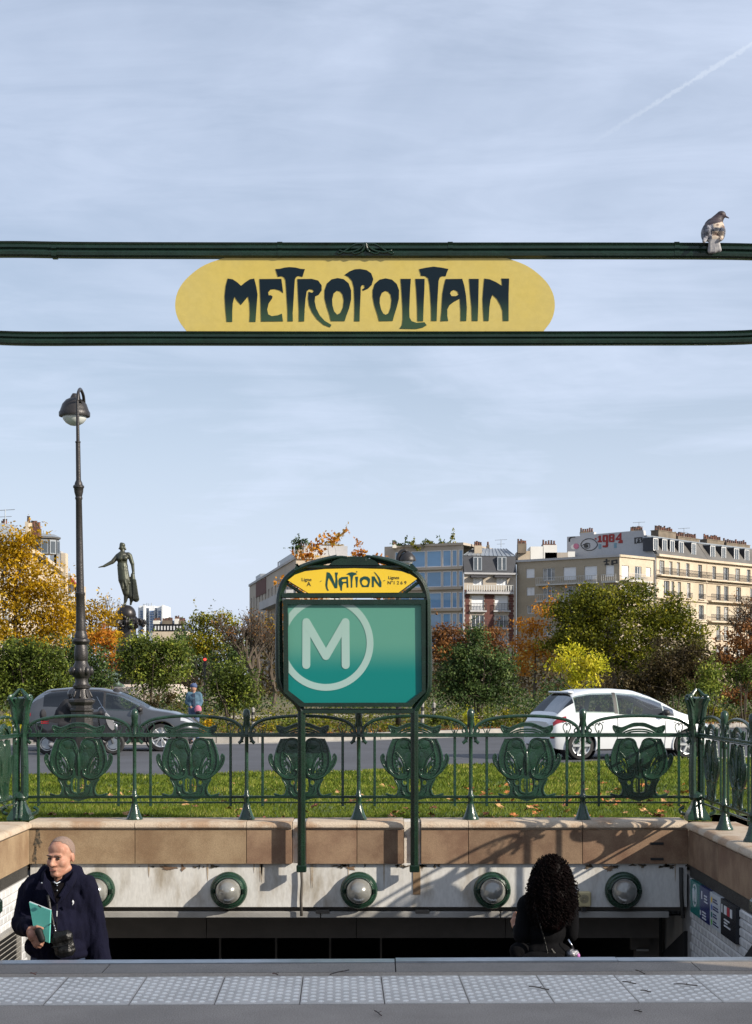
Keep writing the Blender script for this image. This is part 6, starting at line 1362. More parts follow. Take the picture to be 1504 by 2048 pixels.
def make_car(name, label, tab, sc, loc, yaw, paint, wheels, wr_, glass, hole, spec):
    """hole: list of (u0, u1, v0, v1, material, part) windows; wheels: u positions; wr_: wheel radius"""
    c = Car(tab, sc); t = thing(name, label, 'car', loc, rz=yaw); W_ = float(c.t[:, 3].max())
    hole = [(a * sc, b * sc, v0, v1, m, n) for a, b, v0, v1, m, n in hole]; wheels = [w * sc for w in wheels]; wr_ *= sc
    nu, nv = 150, 44; us = np.linspace(0, c.L, nu + 1); vsx = np.linspace(0, 4, nv + 1); cx = lambda p: Vector((p.x - c.L / 2, p.y, p.z))
    body = MB(); grid = {}
    for side in (1, -1):
        o = len(body.v)
        for u in us:
            for v in vsx: body.v.append(tuple(cx(c.S(u, v, side))))
        for i in range(nu):
            for j in range(nv):
                um, vm = (us[i] + us[i+1]) / 2, (vsx[j] + vsx[j+1]) / 2
                if any(a < um < b and v0 < vm < v1 for a, b, v0, v1, _, _ in hole): continue
                zmid = (body.v[o + i*(nv+1) + j][2] + body.v[o + (i+1)*(nv+1) + j + 1][2]) / 2
                if vm < 1.95 and any((um - w) ** 2 + (zmid - wr_) ** 2 < (wr_ + 0.045) ** 2 for w in wheels): continue
                k = o + i * (nv + 1) + j; f = (k, k + 1, k + nv + 2, k + nv + 1); body.f.append(f if side < 0 else f[::-1]); body.m.append(0)
    for i_ in (0, nu):                                     # close nose and tail
        ring_ = [i_ * (nv + 1) + j for j in range(nv + 1)] + [len(body.v) // 2 + i_ * (nv + 1) + j for j in range(nv, -1, -1)]
        body.f.append(tuple(ring_)); body.m.append(0)
    body.build('body', paint, t, world=False, smooth=30, recalc=False)
    def part(mb, nm, m, par=t, sm_=True):
        mb.v = [(p[0] - c.L / 2, p[1], p[2]) for p in mb.v]; return mb.build(nm, m, par, world=False, smooth=sm_, recalc=False)
    for a, b, v0, v1, m, n in hole:
        for side in (1, -1): part(c.patch(a - 0.015, b + 0.015, v0 - 0.03, min(v1 + 0.03, 4), side, 0.004, 14, 10), n, m)
    for side in (1, -1):
        for a, b, v0, v1, m, n in spec: part(c.patch(a * sc, b * sc, v0, v1, side, 0.006, 8, 6), n, m)
    inner = MB().box((0.25, -W_ * 0.86, 0.22), (c.L - 0.25, W_ * 0.86, 0.42)); hz_ = 0.62 * sc * 1.45
    inner.bbox((c.L * 0.36, -W_ * 0.72, 0.42), (c.L * 0.50, W_ * 0.72, hz_), 0.04).bbox((c.L * 0.2, -W_ * 0.72, 0.42), (c.L * 0.27, W_ * 0.72, hz_), 0.04).bbox((c.L * 0.66, -W_ * 0.75, 0.42), (c.L * 0.76, W_ * 0.75, hz_ * 0.95), 0.05)
    for y in (-0.36, 0.36):
        for u in (0.41, 0.23): inner.ball((c.L * u, y, hz_ + 0.16), (0.05, 0.13, 0.12), 10, 7)
    part(inner, 'interior', M_int, t, False)
    th = np.linspace(0, 2 * math.pi, 33)
    for w in wheels:
        for side in (1, -1):
            yo = W_ * 0.94 * side; ctr = Vector((w - c.L / 2, yo, wr_)); rot = Matrix.Rotation(R(-90) * side, 3, 'X')
            wh = MB().lathe([(wr_ * 0.70, -0.20), (wr_ * 0.93, -0.20), (wr_, -0.16), (wr_, -0.04), (wr_ * 0.94, 0.0), (wr_ * 0.72, 0.012), (wr_ * 0.68, 0.0)], ctr, 32, rot, cap=False).build('wheel', M_tyre, t, world=False, smooth=40)
            rm = MB().lathe([(wr_ * 0.70, -0.02), (wr_ * 0.70, 0.008), (wr_ * 0.64, 0.0), (wr_ * 0.62, -0.05), (wr_ * 0.2, -0.05)], (0, 0, 0), 32, cap=False)
            for k in range(5 if glass else 6):
                a = k * 2 * math.pi / (5 if glass else 6); dd = (0.10, -0.10) if glass else (0.0,)
                for e in dd:
                    p0 = Vector((math.cos(a) * wr_ * 0.12, math.sin(a) * wr_ * 0.12, -0.01)); p1 = Vector((math.cos(a + e * 2.4) * wr_ * 0.66, math.sin(a + e * 2.4) * wr_ * 0.66, 0.0))
                    rm.tube([p0, p1], [wr_ * (0.07 if glass else 0.15), wr_ * (0.055 if glass else 0.12)], 6)
            rm.lathe([(wr_ * 0.16, -0.04), (wr_ * 0.16, 0.006), (wr_ * 0.05, 0.012)], (0, 0, 0), 14)
            rm.v = [tuple(ctr + rot @ Vector(p)) for p in rm.v]; rm.build('rim', M_rimw, wh, world=False, smooth=35)
            MB().lathe([(wr_ * 0.66, -0.07), (0.01, -0.07)], ctr, 20, rot).build('brake_disc', M_rimd, wh, world=False)
            if side < 0 or True:                          # wheel well and arch lip
                part(MB().lathe([(wr_ + 0.06, -0.34), (wr_ + 0.06, -0.02)], Vector((w, yo, wr_)), 32, rot, cap=False), 'wheel_well', M_trim)
                lip = []
                for a in np.linspace(-0.35, math.pi + 0.35, 26):
                    u = w + math.cos(a) * (wr_ + 0.05); z = wr_ + math.sin(a) * (wr_ + 0.05)
                    best = min(np.linspace(0, 1.95, 60), key=lambda v: abs(c._raw(u, v).z - z)); p = c.S(u, best, side, 0.004)
                    if abs(p.z - z) < 0.06: lip.append(p)
                part(MB().tube(lip, 0.022 * sc, 6), 'wheel_arch', spec_trim if (spec_trim := (M_trim if glass else paint)) else paint)
    for side in (1, -1):                                   # door mirrors
        u = c.L * 0.665; p = c.S(u, 2.12, side); part(MB().ball(p + Vector((0.02, side * 0.11, 0.06)), (0.085, 0.10, 0.075), 12, 8).limb(p, p + Vector((0.02, side * 0.06, 0.03)), 0.03, 0.025, 8, 2), 'door_mirror', M_trim)
    return t, c, part
ZOE = [(0.00, .62,.34, .70,.52, .69,.70, .55,.78,.80), (0.06, .70,.28, .80,.54, .78,.82, .62,.91,.93), (0.14, .75,.25,.835,.56,.81,.90,.66,.99,1.01), (0.35,.79,.22,.865,.58,.835,.96,.64,1.22,1.25), (0.62,.80,.20,.872,.60,.838,.985,.61,1.43,1.49),
       (1.0,.80,.2,.872,.62,.836,.975,.60,1.495,1.55), (1.6,.80,.2,.872,.62,.835,.955,.60,1.51,1.56), (2.1,.80,.2,.872,.62,.835,.94,.595,1.475,1.53), (2.5,.80,.2,.872,.61,.832,.93,.60,1.36,1.42), (2.85,.80,.2,.87,.60,.825,.93,.63,1.21,1.26), (3.15,.79,.2,.86,.60,.80,.92,.65,1.05,1.09),
       (3.4,.79,.2,.85,.60,.78,.88,.62,.98,1.01), (3.75,.75,.22,.81,.57,.73,.80,.54,.88,.90), (3.98,.64,.28,.70,.52,.62,.69,.45,.74,.76), (4.08,.48,.34,.54,.50,.49,.60,.36,.63,.64)]
holes_z = [(0.60, 1.52, 2.16, 2.86, M_cgl, 'side_window'), (1.62, 2.72, 2.12, 2.86, M_cgl, 'side_window'), (2.76, 2.98, 2.12, 2.7, M_cgl, 'quarter_light'), (2.34, 3.12, 3.1, 4.0, M_cgl, 'windscreen'), (0.20, 0.56, 2.62, 4.0, M_cgd, 'rear_window')]
spec_z = [(0.07, 0.36, 1.66, 2.02, M_redl, 'tail_light'), (3.62, 3.96, 1.7, 2.3, M_lens, 'headlight'), (0.02, 0.10, 0.75, 1.0, M_redl, 'reflector'), (1.575, 1.585, 0.25, 2.06, M_trim, 'door_seam'), (2.74, 2.75, 0.25, 2.0, M_trim, 'door_seam'), (0.80, 0.81, 1.9, 2.1, M_trim, 'door_seam'), (1.0, 3.0, 0.0, 0.14, M_trim, 'sill_trim'),
          (1.53, 1.61, 2.12, 2.9, M_trim, 'door_pillar'), (1.65, 1.80, 1.78, 1.86, M_carwhite, 'door_handle')]
yz = R(17); Dz = 35.1; wl_ = Vector((xat(1163, Dz), Dz, -0.2)); d_ = Vector((math.cos(yz), math.sin(yz), 0)); n_ = Vector((-d_.y, d_.x, 0))
ctr = wl_ + d_ * (4.08 / 2 - 0.72) + n_ * 0.84
wc, wcar, wpart = make_car('hatchback_car', 'white hatchback car driving away beyond the lawn', ZOE, 1.0, ctr, yz, M_carwhite, (0.72, 3.31), 0.315, False, holes_z, spec_z)
wpart(MB().bbox((-0.012, -0.26, 0.66), (0.02, 0.26, 0.77), 0.006), 'number_plate', M_plate); wpart(MB().box((-0.02, -0.2, 0.695), (-0.0125, 0.2, 0.735)), 'plate_digits', M_ink)
wpart(MB().bbox((0.52, -0.55, 1.46), (0.66, 0.55, 1.505), 0.015), 'roof_spoiler', M_carwhite); wpart(MB().tube([(0.9, 0, 1.54), (0.75, 0, 1.66)], 0.008, 6), 'aerial', M_trim); wpart(MB().tube([(0.31, -0.05, 1.12), (0.25, 0.3, 1.05)], 0.01, 6), 'rear_wiper', M_trim)
wpart(MB().bbox((0.06, -0.62, 0.24), (0.3, 0.62, 0.34), 0.03), 'rear_valance', M_trim)
SUV = [(0, .68,.38,.78,.60,.77,.86,.62,.94,.96), (.08,.76,.32,.87,.66,.85,1.0,.68,1.12,1.15), (.30,.83,.28,.925,.68,.88,1.08,.67,1.38,1.43), (.6,.84,.27,.935,.70,.89,1.09,.65,1.555,1.60), (1.2,.84,.27,.935,.70,.89,1.06,.64,1.60,1.655), (2.0,.84,.27,.935,.70,.89,1.03,.63,1.575,1.63),
       (2.5,.84,.27,.935,.69,.888,1.01,.64,1.46,1.52), (2.95,.84,.27,.93,.68,.88,1.0,.68,1.26,1.31), (3.25,.83,.27,.92,.67,.86,.99,.70,1.09,1.13), (3.8,.82,.28,.91,.66,.82,.94,.66,1.01,1.04), (4.2,.77,.30,.85,.62,.74,.86,.55,.90,.92), (4.42,.66,.34,.72,.57,.62,.72,.45,.75,.77), (4.5,.52,.38,.58,.54,.50,.62,.36,.65,.66)]
holes_s = [(0.55, 1.35, 2.2, 2.84, M_cgd, 'side_window'), (1.42, 2.05, 2.16, 2.86, M_cgd, 'side_window'), (2.13, 2.98, 2.14, 2.86, M_cgl, 'side_window'), (2.5, 3.2, 3.1, 4.0, M_cgl, 'windscreen'), (0.16, 0.52, 2.7, 4.0, M_cgd, 'rear_window')]
spec_s = [(0.02, 0.22, 1.62, 1.84, M_redl, 'tail_light'), (4.05, 4.40, 1.55, 1.9, M_lens, 'headlight'), (2.08, 2.09, 0.3, 2.08, M_trim, 'door_seam'), (1.1, 1.11, 0.6, 2.1, M_trim, 'door_seam'), (3.02, 3.03, 0.3, 2.0, M_trim, 'door_seam'), (0.3, 4.2, 0.0, 0.30, M_trim, 'sill_trim'), (2.06, 2.12, 2.14, 2.9, M_trim, 'door_pillar'), (2.15, 2.32, 1.72, 1.8, M_cargrey, 'door_handle'), (0.5, 2.4, 2.93, 3.0, M_trim, 'roof_rail')]
scs = 0.955; Ds = 39.4; ys = R(2); d_ = Vector((math.cos(ys), math.sin(ys), 0)); n_ = Vector((-d_.y, d_.x, 0))
ctr = Vector((xat(322, Ds), Ds, -0.2)) + d_ * (4.5 / 2 - 3.56) * scs + n_ * 0.9
gc, gcar, gpart = make_car('grey_suv', 'dark grey five-door car behind the lamp post and scooter', SUV, scs, ctr, ys, M_cargrey, (0.88, 3.56), 0.365, True, holes_s, spec_s)
# driver seen through the window
M_drv = mat('dark_clothes', (0.02, 0.02, 0.024), 0.9); M_skin0 = mat('skin_far', (0.40, 0.22, 0.15), 0.6)
mb = MB().ball((0, 0, 0.62), (0.10, 0.085, 0.12)).limb((0, 0, 0.5), (0, 0, 0.56), 0.05, 0.05).limb((0, -0.17, 0.36), (0, 0.17, 0.36), 0.09, 0.09).ball((0, 0, 0.15), (0.14, 0.2, 0.27)).limb((0.02, -0.2, 0.35), (0.3, -0.22, 0.15), 0.06, 0.05).limb((0.3, -0.22, 0.15), (0.5, -0.14, 0.3), 0.05, 0.04)
dme = fuse(mb, 0.02, 3); drv = link('person', dme, M_drv); drv.location = ctr + d_ * (0.08) + n_ * -0.35 + Vector((0, 0, 0.82)); drv.rotation_euler = (0, 0, ys)
tag(drv, 'driver in dark clothes sitting at the wheel of the grey car', 'person')

# ---- scooter with rider
DS = 37.6
def sc3(px, py, dy=0): return at(px, py, DS + dy)
sco = thing('motor_scooter', 'black maxi scooter stopped behind the lamp post', 'scooter', Vector((xat(160, DS), DS, -0.2)))
def slab(nm, L, w, m, bev=0.04):
    L = sm2(L, 3); mb = MB(); n = len(L); cx = sum(p[0] for p in L) / n; cy = sum(p[1] for p in L) / n; rings = []
    for k, (d, s) in enumerate(((-w, 0.82), (-w * 0.8, 0.95), (-w * 0.4, 1.0), (w * 0.4, 1.0), (w * 0.8, 0.95), (w, 0.82))): rings.append([sc3(cx + (p[0] - cx) * s, cy + (p[1] - cy) * s, d) for p in L])
    mb.add([p for r_ in rings for p in r_], [(k*n + i, k*n + (i+1) % n, (k+1)*n + (i+1) % n, (k+1)*n + i) for k in range(5) for i in range(n)] + [tuple(range(n))[::-1], tuple(5*n + i for i in range(n))])
    return mb.build(nm, m, sco, smooth=40)
M_scb = mat('scooter_black', (0.02, 0.02, 0.023), 0.25, 0, 0.2, 5, coat=0.5); M_scg = mat('scooter_grey', (0.35, 0.34, 0.34), 0.35, 0.3)
slab('tail', [(72, 1447), (95, 1440), (128, 1446), (150, 1452), (166, 1460), (160, 1480), (138, 1488), (104, 1484), (84, 1468)], 0.19, M_scb); slab('seat', [(88, 1441), (110, 1436), (140, 1444), (158, 1452), (150, 1458), (110, 1449)], 0.17, M_drv)
slab('floorboard', [(146, 1472), (180, 1478), (206, 1474), (210, 1490), (150, 1492)], 0.2, M_scb); slab('leg_shield', [(194, 1422), (206, 1414), (222, 1438), (236, 1458), (228, 1474), (206, 1484), (198, 1456)], 0.22, M_scb)
slab('nose_panel', [(208, 1424), (216, 1428), (232, 1450), (226, 1464), (214, 1450)], 0.235, M_scg); slab('engine', [(96, 1482), (130, 1480), (140, 1494), (110, 1500)], 0.13, M_scg)
for px, lbn in ((95, 0), (227, 1)):
    c = Vector((xat(px, DS), DS, -0.2 + 0.265)); rot = Matrix.Rotation(R(90), 3, 'X')
    wh = MB().lathe([(0.17, -0.06), (0.23, -0.065), (0.262, -0.03), (0.262, 0.03), (0.23, 0.065), (0.17, 0.06)], c, 28, rot, cap=False).build('wheel', M_tyre, sco, smooth=40)
    rm = MB().lathe([(0.175, -0.05), (0.175, 0.05), (0.155, 0.05), (0.155, -0.05), (0.175, -0.05)], c, 28, rot, cap=False)
    for k in range(5): a = k * 1.2566 + 0.3; rm.tube([c, c + rot @ Vector((math.cos(a) * 0.165, math.sin(a) * 0.165, 0))], 0.02, 6)
    rm.build('rim', M_rimw, wh, smooth=35); MB().lathe([(0.13, 0.055), (0.13, 0.062), (0.09, 0.062)], c, 20, rot).build('brake_disc', M_steel, wh)
for dy in (-0.09, 0.09): MB().tube([sc3(213, 1448, dy), Vector((xat(227, DS), DS + dy, 0.065))], 0.022, 8).build('fork', M_steel, sco, smooth=True)
MB().tube([sc3(200, 1426, -0.34), sc3(205, 1420, -0.1), sc3(205, 1420, 0.1), sc3(200, 1426, 0.34)], 0.016, 8).build('handlebar', M_trim, sco, smooth=True)
poly_prism(sco, 'windscreen', [sc3(194, 1393, -0.18), sc3(213, 1428, -0.22), sc3(213, 1428, 0.22), sc3(194, 1393, 0.18)], M_scrn, (-0.012, 0, 0))
MB().ball(sc3(86, 1429, 0), (0.075, 0.16, 0.13)).build('backrest', M_drv, sco, smooth=True); MB().limb(sc3(88, 1445), sc3(87, 1434), 0.03, 0.03).build('backrest_stay', M_trim, sco, smooth=True)
MB().bbox(sc3(84, 1447, -0.10), sc3(97, 1441.5, -0.19), 0.01).build('tail_light', M_redl, sco); MB().limb(sc3(102, 1490, -0.2), sc3(140, 1496, -0.2), 0.06, 0.05).build('exhaust', M_scg, sco, smooth=True)
MB().ball(sc3(231, 1452, -0.12), (0.05, 0.06, 0.06)).build('headlight', M_lens, sco, smooth=True)
MB().tube(spline([sc3(208, 1478), sc3(214, 1466), sc3(228, 1463), sc3(243, 1474)], 5), [0.05] * 16, 8).build('mudguard', M_scb, sco, smooth=True)
# rider
mb = MB(); J = {'hip': (120, 1450), 'chest': (134, 1420), 'neck': (141, 1404), 'head': (147, 1389)}
mb.limb(sc3(120, 1448), sc3(128, 1430), 0.17, 0.18, sx=1.2).limb(sc3(128, 1430), sc3(138, 1412), 0.19, 0.17, sx=1.2).limb(sc3(139, 1411, -0.18), sc3(139, 1411, 0.18), 0.085, 0.085).limb(sc3(141, 1408), sc3(146, 1396), 0.07, 0.065)
mb.ball(sc3(147, 1389), (0.10, 0.09, 0.12))
for s in (-1, 1):
    mb.limb(sc3(139, 1411, 0.2 * s), sc3(160, 1432, 0.27 * s), 0.075, 0.06).limb(sc3(160, 1432, 0.27 * s), sc3(198, 1426, 0.3 * s), 0.055, 0.045).ball(sc3(200, 1425, 0.3 * s), (0.06, 0.05, 0.05))
    mb.limb(sc3(121, 1450, 0.11 * s), sc3(163, 1454, 0.2 * s), 0.10, 0.075).limb(sc3(163, 1454, 0.2 * s), sc3(172, 1478, 0.2 * s), 0.07, 0.05).limb(sc3(172, 1480, 0.2 * s), sc3(186, 1480, 0.2 * s), 0.05, 0.04)
rme = fuse(mb, 0.018, 3); rid = link('person', rme, M_drv); tag(rid, 'scooter rider in black jacket and black helmet hunched behind lamp post', 'person')
hm = fuse(MB().ball(sc3(147, 1388), (0.145, 0.13, 0.15)).ball(sc3(152, 1393), (0.11, 0.105, 0.10)), 0.015, 3); link('helmet', hm, M_scb, rid)
poly_prism(rid, 'visor', [sc3(156, 1384, -0.09), sc3(159.5, 1391, -0.07), sc3(159.5, 1391, 0.07), sc3(156, 1384, 0.09)], M_glass, (-0.02, 0, 0))
# ================================================================ people and the pigeon
from mathutils import noise as mnoise
def wrinkle(me, amp, fx, fz, seed=0):
    me.update(); n = len(me.vertices); no = np.zeros(n * 3); co = np.zeros(n * 3)
    me.vertices.foreach_get('co', co); me.vertices.foreach_get('normal', no); co = co.reshape(-1, 3); no = no.reshape(-1, 3)
    d = np.array([mnoise.noise(Vector((p[0] * fx + seed, p[1] * fx, p[2] * fz + p[0] * fx * 0.6))) + 0.5 * mnoise.noise(Vector((p[0] * fx * 2.3, p[1] * fx * 2.3 + seed, p[2] * fz * 2.1 - p[0] * fx))) for p in co])
    co += no * (d * amp)[:, None]; me.vertices.foreach_set('co', co.ravel()); me.update(); return me
M_skin = mat('skin', (0.44, 0.245, 0.17), 0.55, 0, 0.2, 26, 0.1, 140, col2=(0.36, 0.165, 0.11), spec=0.3, fine=0.08)
M_fleece = mat('navy_fleece', (0.0065, 0.0068, 0.019), 0.95, 0, 0.25, 9, 0.35, 160, fine=0.2, spec=0.12); M_jean = mat('dark_denim', (0.02, 0.035, 0.075), 0.85, 0, 0.3, 12, 0.2, 150)
M_polo = mat('black_polo', (0.006, 0.005, 0.006), 0.9, spec=0.05); M_hairg = mat('cropped_grey_hair', (0.27, 0.18, 0.14), 0.9, 0, 0.3, 140, 0.5, 400, col2=(0.19, 0.14, 0.115)); M_shoe = mat('black_shoe', (0.009, 0.009, 0.009), 0.6, spec=0.2)
M_eye = mat('dark_eye', (0.03, 0.02, 0.015), 0.2); M_brow = mat('greying_brow', (0.11, 0.075, 0.055), 0.9); M_lip = mat('lip', (0.34, 0.13, 0.10), 0.5)
DM = 10.3
def mm(px, py, dy=0.0): return at(px, py, DM + dy)
hc = mm(122, 1712, 0.0); hr = Matrix.Rotation(R(-19), 3, 'Z') @ Matrix.Rotation(R(1), 3, 'X')
def hd(x, y, z): return hc + hr @ Vector((x, y, z))
def hball(mb, c, r_, tilt=0): return mb.ball(hd(*c), r_, 16, 10, hr @ Matrix.Rotation(tilt, 3, 'Y'))
body = MB()
# head, looking ahead with x across the face, -y out of the face
hball(body, (0, 0.012, 0.034), (0.079, 0.098, 0.090)); hball(body, (0, -0.018, -0.030), (0.069, 0.080, 0.090)); hball(body, (0, -0.030, -0.070), (0.058, 0.064, 0.060)); hball(body, (0, -0.052, 0.045), (0.062, 0.034, 0.045))
hball(body, (0, -0.074, -0.108), (0.032, 0.024, 0.022)); hball(body, (0, -0.078, 0.012), (0.056, 0.018, 0.014))
for s in (-1, 1):
    hball(body, (s * 0.036, -0.056, -0.036), (0.032, 0.030, 0.034)); hball(body, (s * 0.079, 0.014, -0.010), (0.008, 0.021, 0.032)); body.limb(hd(s * 0.052, -0.004, -0.075), hd(s * 0.012, -0.066, -0.110), 0.026, 0.024, 10, 4); hball(body, (s * 0.031, -0.087, 0.013), (0.024, 0.013, 0.007), s * 0.2)
body.limb(hd(0, -0.088, 0.005), hd(0, -0.122, -0.042), 0.010, 0.015, 10, 4); hball(body, (-0.013, -0.106, -0.047), (0.012, 0.013, 0.010)); hball(body, (0.013, -0.106, -0.047), (0.012, 0.013, 0.010))
hball(body, (0, -0.092, -0.074), (0.024, 0.012, 0.008)); hball(body, (0, -0.090, -0.088), (0.020, 0.011, 0.008))
body.limb(mm(123, 1745, 0.02), mm(121, 1790, 0.04), 0.060, 0.068, 14)
# trunk and limbs under the clothes
body.ball(mm(118, 1800, 0.04), (0.15, 0.10, 0.15)).ball(mm(118, 1850, 0.02), (0.15, 0.11, 0.15)).ball(mm(118, 1900, 0.02), (0.15, 0.11, 0.10)).limb(mm(75, 1770, 0.04), mm(168, 1772, 0.04), 0.05, 0.05)
body.limb(mm(68, 1776, 0.03), mm(44, 1846, 0.0), 0.050, 0.042).limb(mm(44, 1846, 0.0), mm(62, 1858, -0.19), 0.042, 0.030)
body.limb(mm(174, 1776, 0.03), mm(192, 1850, 0.04), 0.050, 0.042).limb(mm(192, 1850, 0.04), mm(204, 1930, -0.03), 0.042, 0.028).ball(mm(206, 1945, -0.04), (0.04, 0.03, 0.055))
for s, kx, ky, kz, fy in ((-1, 100, 2010, -0.20, 10.16), (1, 140, 2020, -0.10, 10.34)):
    hip = mm(118 + 24 * s, 1915, 0.02); knee = Vector((xat(kx, DM), DM + kz, -0.72)); fz = -0.19 * (int((fy - YF) / 0.26) + 1); ank = Vector((knee.x, fy + 0.10, fz + 0.09))
    body.limb(hip, knee, 0.085, 0.058).limb(knee, ank, 0.055, 0.04).limb(ank - Vector((0, 0, 0.045)), ank + Vector((0.0, -0.17, -0.055)), 0.04, 0.03)
    if s < 0: LEG = [(hip, knee, ank)]
    else: LEG.append((hip, knee, ank))
# the hand that grips the folder: palm, four bent fingers, thumb
hp = mm(63, 1864, -0.23); body.limb(mm(61, 1857, -0.20), mm(66, 1872, -0.25), 0.034, 0.036, 10, 4)
for i, (a, b, c) in enumerate((((76, 1874, -0.275), (84, 1881, -0.285), (87, 1886, -0.25)), ((73, 1880, -0.27), (80, 1888, -0.28), (84, 1891, -0.25)), ((69, 1884, -0.26), (75, 1892, -0.27), (80, 1895, -0.245)), ((65, 1884, -0.25), (70, 1893, -0.26), (74, 1896, -0.24)))):
    r_ = (0.0115, 0.012, 0.011, 0.0095)[i]; body.limb(mm(66 - i * 0.6, 1872 + i * 1.2, -0.25), mm(*a), r_ * 1.1, r_).limb(mm(*a), mm(*b), r_, r_ * 0.95).limb(mm(*b), mm(*c), r_ * 0.95, r_ * 0.8)
body.limb(mm(64, 1858, -0.225), mm(74, 1854, -0.275), 0.016, 0.013).limb(mm(74, 1854, -0.275), mm(85, 1857, -0.285), 0.0125, 0.010)
man = link('person', fuse(body, 0.0050, 6, 0.5), M_skin); tag(man, 'balding man in navy fleece climbing the stairs with a teal folder', 'person')
jk = MB()
jk.ball(mm(118, 1800, 0.03), (0.192, 0.135, 0.155)).ball(mm(114, 1850, 0.0), (0.188, 0.16, 0.17)).ball(mm(114, 1893, 0.0), (0.202, 0.165, 0.085)).ball(mm(120, 1906, 0.0), (0.195, 0.16, 0.06)).limb(mm(112, 1860, 0.0), mm(112, 1893, 0.0), 0.185, 0.178, 16, 4, 0.82, (0, 1, 0))
jk.limb(mm(74, 1770, 0.03), mm(168, 1772, 0.03), 0.082, 0.080, 14).limb(mm(95, 1752, 0.04), mm(145, 1752, 0.04), 0.075, 0.075, 14)
jk.limb(mm(64, 1782, 0.02), mm(47, 1845, 0.0), 0.078, 0.070, 14).limb(mm(47, 1845, 0.0), mm(57, 1855, -0.15), 0.076, 0.060, 14); jk.limb(mm(57, 1850, -0.12), mm(58, 1857, -0.185), 0.056, 0.052, 14, 3)
jk.limb(mm(178, 1784, 0.02), mm(191, 1850, 0.04), 0.076, 0.068, 14).limb(mm(191, 1850, 0.04), mm(203, 1932, -0.02), 0.066, 0.055, 14)
jk.limb(mm(160, 1800, 0.03), mm(165, 1880, 0.03), 0.09, 0.08, 12)
jm = wrinkle(wrinkle(fuse(jk, 0.0075, 5), 0.016, 8, 4, 3.0), 0.006, 26, 9, 8.0); jacket = link('jacket', jm, M_fleece, man, world=True)
# turned-up collar, zip, placket
for L, r_ in (([(97, 1772, -0.115), (88, 1758, -0.085), (88, 1746, -0.03), (98, 1740, 0.05), (122, 1736, 0.10), (143, 1738, 0.06), (150, 1747, -0.01), (146, 1760, -0.07), (134, 1778, -0.125), (122, 1796, -0.150)], 0.026),):
    MB().tube(spline([mm(*p) for p in L], 5), r_, 8, sx=0.42, up=(0, 0, 1)).build('collar', M_fleece, jacket, smooth=True)
def front(L, dy, m, nm, par, th=0.006):
    pts = [mm(a, b, dy if len(p_) < 3 else p_[2]) for p_ in L for a, b in (p_[:2],)]; return poly_prism(par, nm, pts, m, (0, th, 0))
front([(100, 1764, -0.115), (112, 1768, -0.128), (128, 1766, -0.115), (124, 1790, -0.148), (114, 1806, -0.166), (107, 1788, -0.148)], -0.13, M_polo, 'polo_shirt', man, 0.02)
front([(88, 1752, -0.10), (100, 1764, -0.125), (108, 1790, -0.158), (110, 1806, -0.172), (98, 1790, -0.163), (86, 1768, -0.135)], 0, M_fleece, 'collar_flap', jacket, 0.012)
front([(148, 1754, -0.085), (132, 1764, -0.12), (124, 1788, -0.156), (118, 1806, -0.172), (128, 1798, -0.165), (144, 1775, -0.135)], 0, M_fleece, 'collar_flap', jacket, 0.012)
front([(108, 1763, -0.128), (113, 1766, -0.138), (120, 1763, -0.125), (120, 1764.5, -0.127), (113, 1768, -0.141), (108, 1765, -0.130)], 0, M_pale, 'undershirt', man, 0.01)
front([(113.3, 1808, -0.174), (114.8, 1808, -0.174), (113.6, 1872, -0.186), (112.4, 1872, -0.186)], 0, M_black, 'zip', jacket, 0.01); front([(113, 1822, -0.184), (115, 1822, -0.184), (114.6, 1833, -0.184), (113, 1833, -0.184)], 0, M_wprint, 'zip_pull', jacket, 0.004)
front([(145, 1801, -0.158), (147, 1804, -0.158), (146.5, 1808, -0.158), (144.5, 1810.5, -0.158), (145.6, 1806, -0.158), (144, 1803, -0.158)], 0, M_wprint, 'chest_logo', jacket, 0.02)
for py in (1771, 1781): MB().ball(mm(114.5, py, -0.150 if py > 1775 else -0.140), 0.005, 8, 6).build('button', M_steel, man)
MB().ball(mm(83.5, 1766, -0.137), 0.006, 8, 6).build('collar_stud', M_steel, jacket)
hm_ = MB(); hm_.ball(hd(0, 0.012, 0.0315), (0.0805, 0.0988, 0.0938), 110, 80, hr)
hme = hm_.mesh('hair'); bm = bmesh.new(); bm.from_mesh(hme); inv = hr.inverted()
bmesh.ops.delete(bm, geom=[f for f in bm.faces if (lambda q: q.z < -0.03 + 0.02 * math.sin(q.x * 90) * 0.3 or q.y < 0.012 - 0.055 * min(max((q.z - 0.02) / 0.07, 0), 1) + 0.006 * math.sin(q.x * 130) - (0.0 if q.z < 0.1 else 0.02))(inv @ (f.calc_center_median() - hc))], context='FACES'); bm.to_mesh(hme); bm.free()
link('hair', hme, M_hairg, man, smooth=True)
for s in (-1, 1):
    MB().ball(hd(s * 0.031, -0.0895, -0.006), (0.0145, 0.008, 0.0075), 10, 8, hr).build('eye', M_eye, man, smooth=True)
    MB().limb(hd(s * 0.014, -0.102, 0.012), hd(s * 0.050, -0.090, 0.014), 0.0045, 0.003, 8, 3).build('eyebrow', M_brow, man, smooth=True)
MB().limb(hd(-0.021, -0.0985, -0.0815), hd(0.021, -0.0985, -0.0815), 0.0042, 0.0042, 8, 3).build('lips', M_lip, man, smooth=True)
tr = MB()
for hip, knee, ank in LEG: tr.limb(hip + Vector((0, 0, 0.06)), knee, 0.11, 0.08, 14).limb(knee, ank, 0.078, 0.065, 14)
tr.ball(mm(116, 1908, 0.02), (0.175, 0.135, 0.11)); link('trousers', wrinkle(fuse(tr, 0.014, 3), 0.008, 9, 6), M_jean, man)
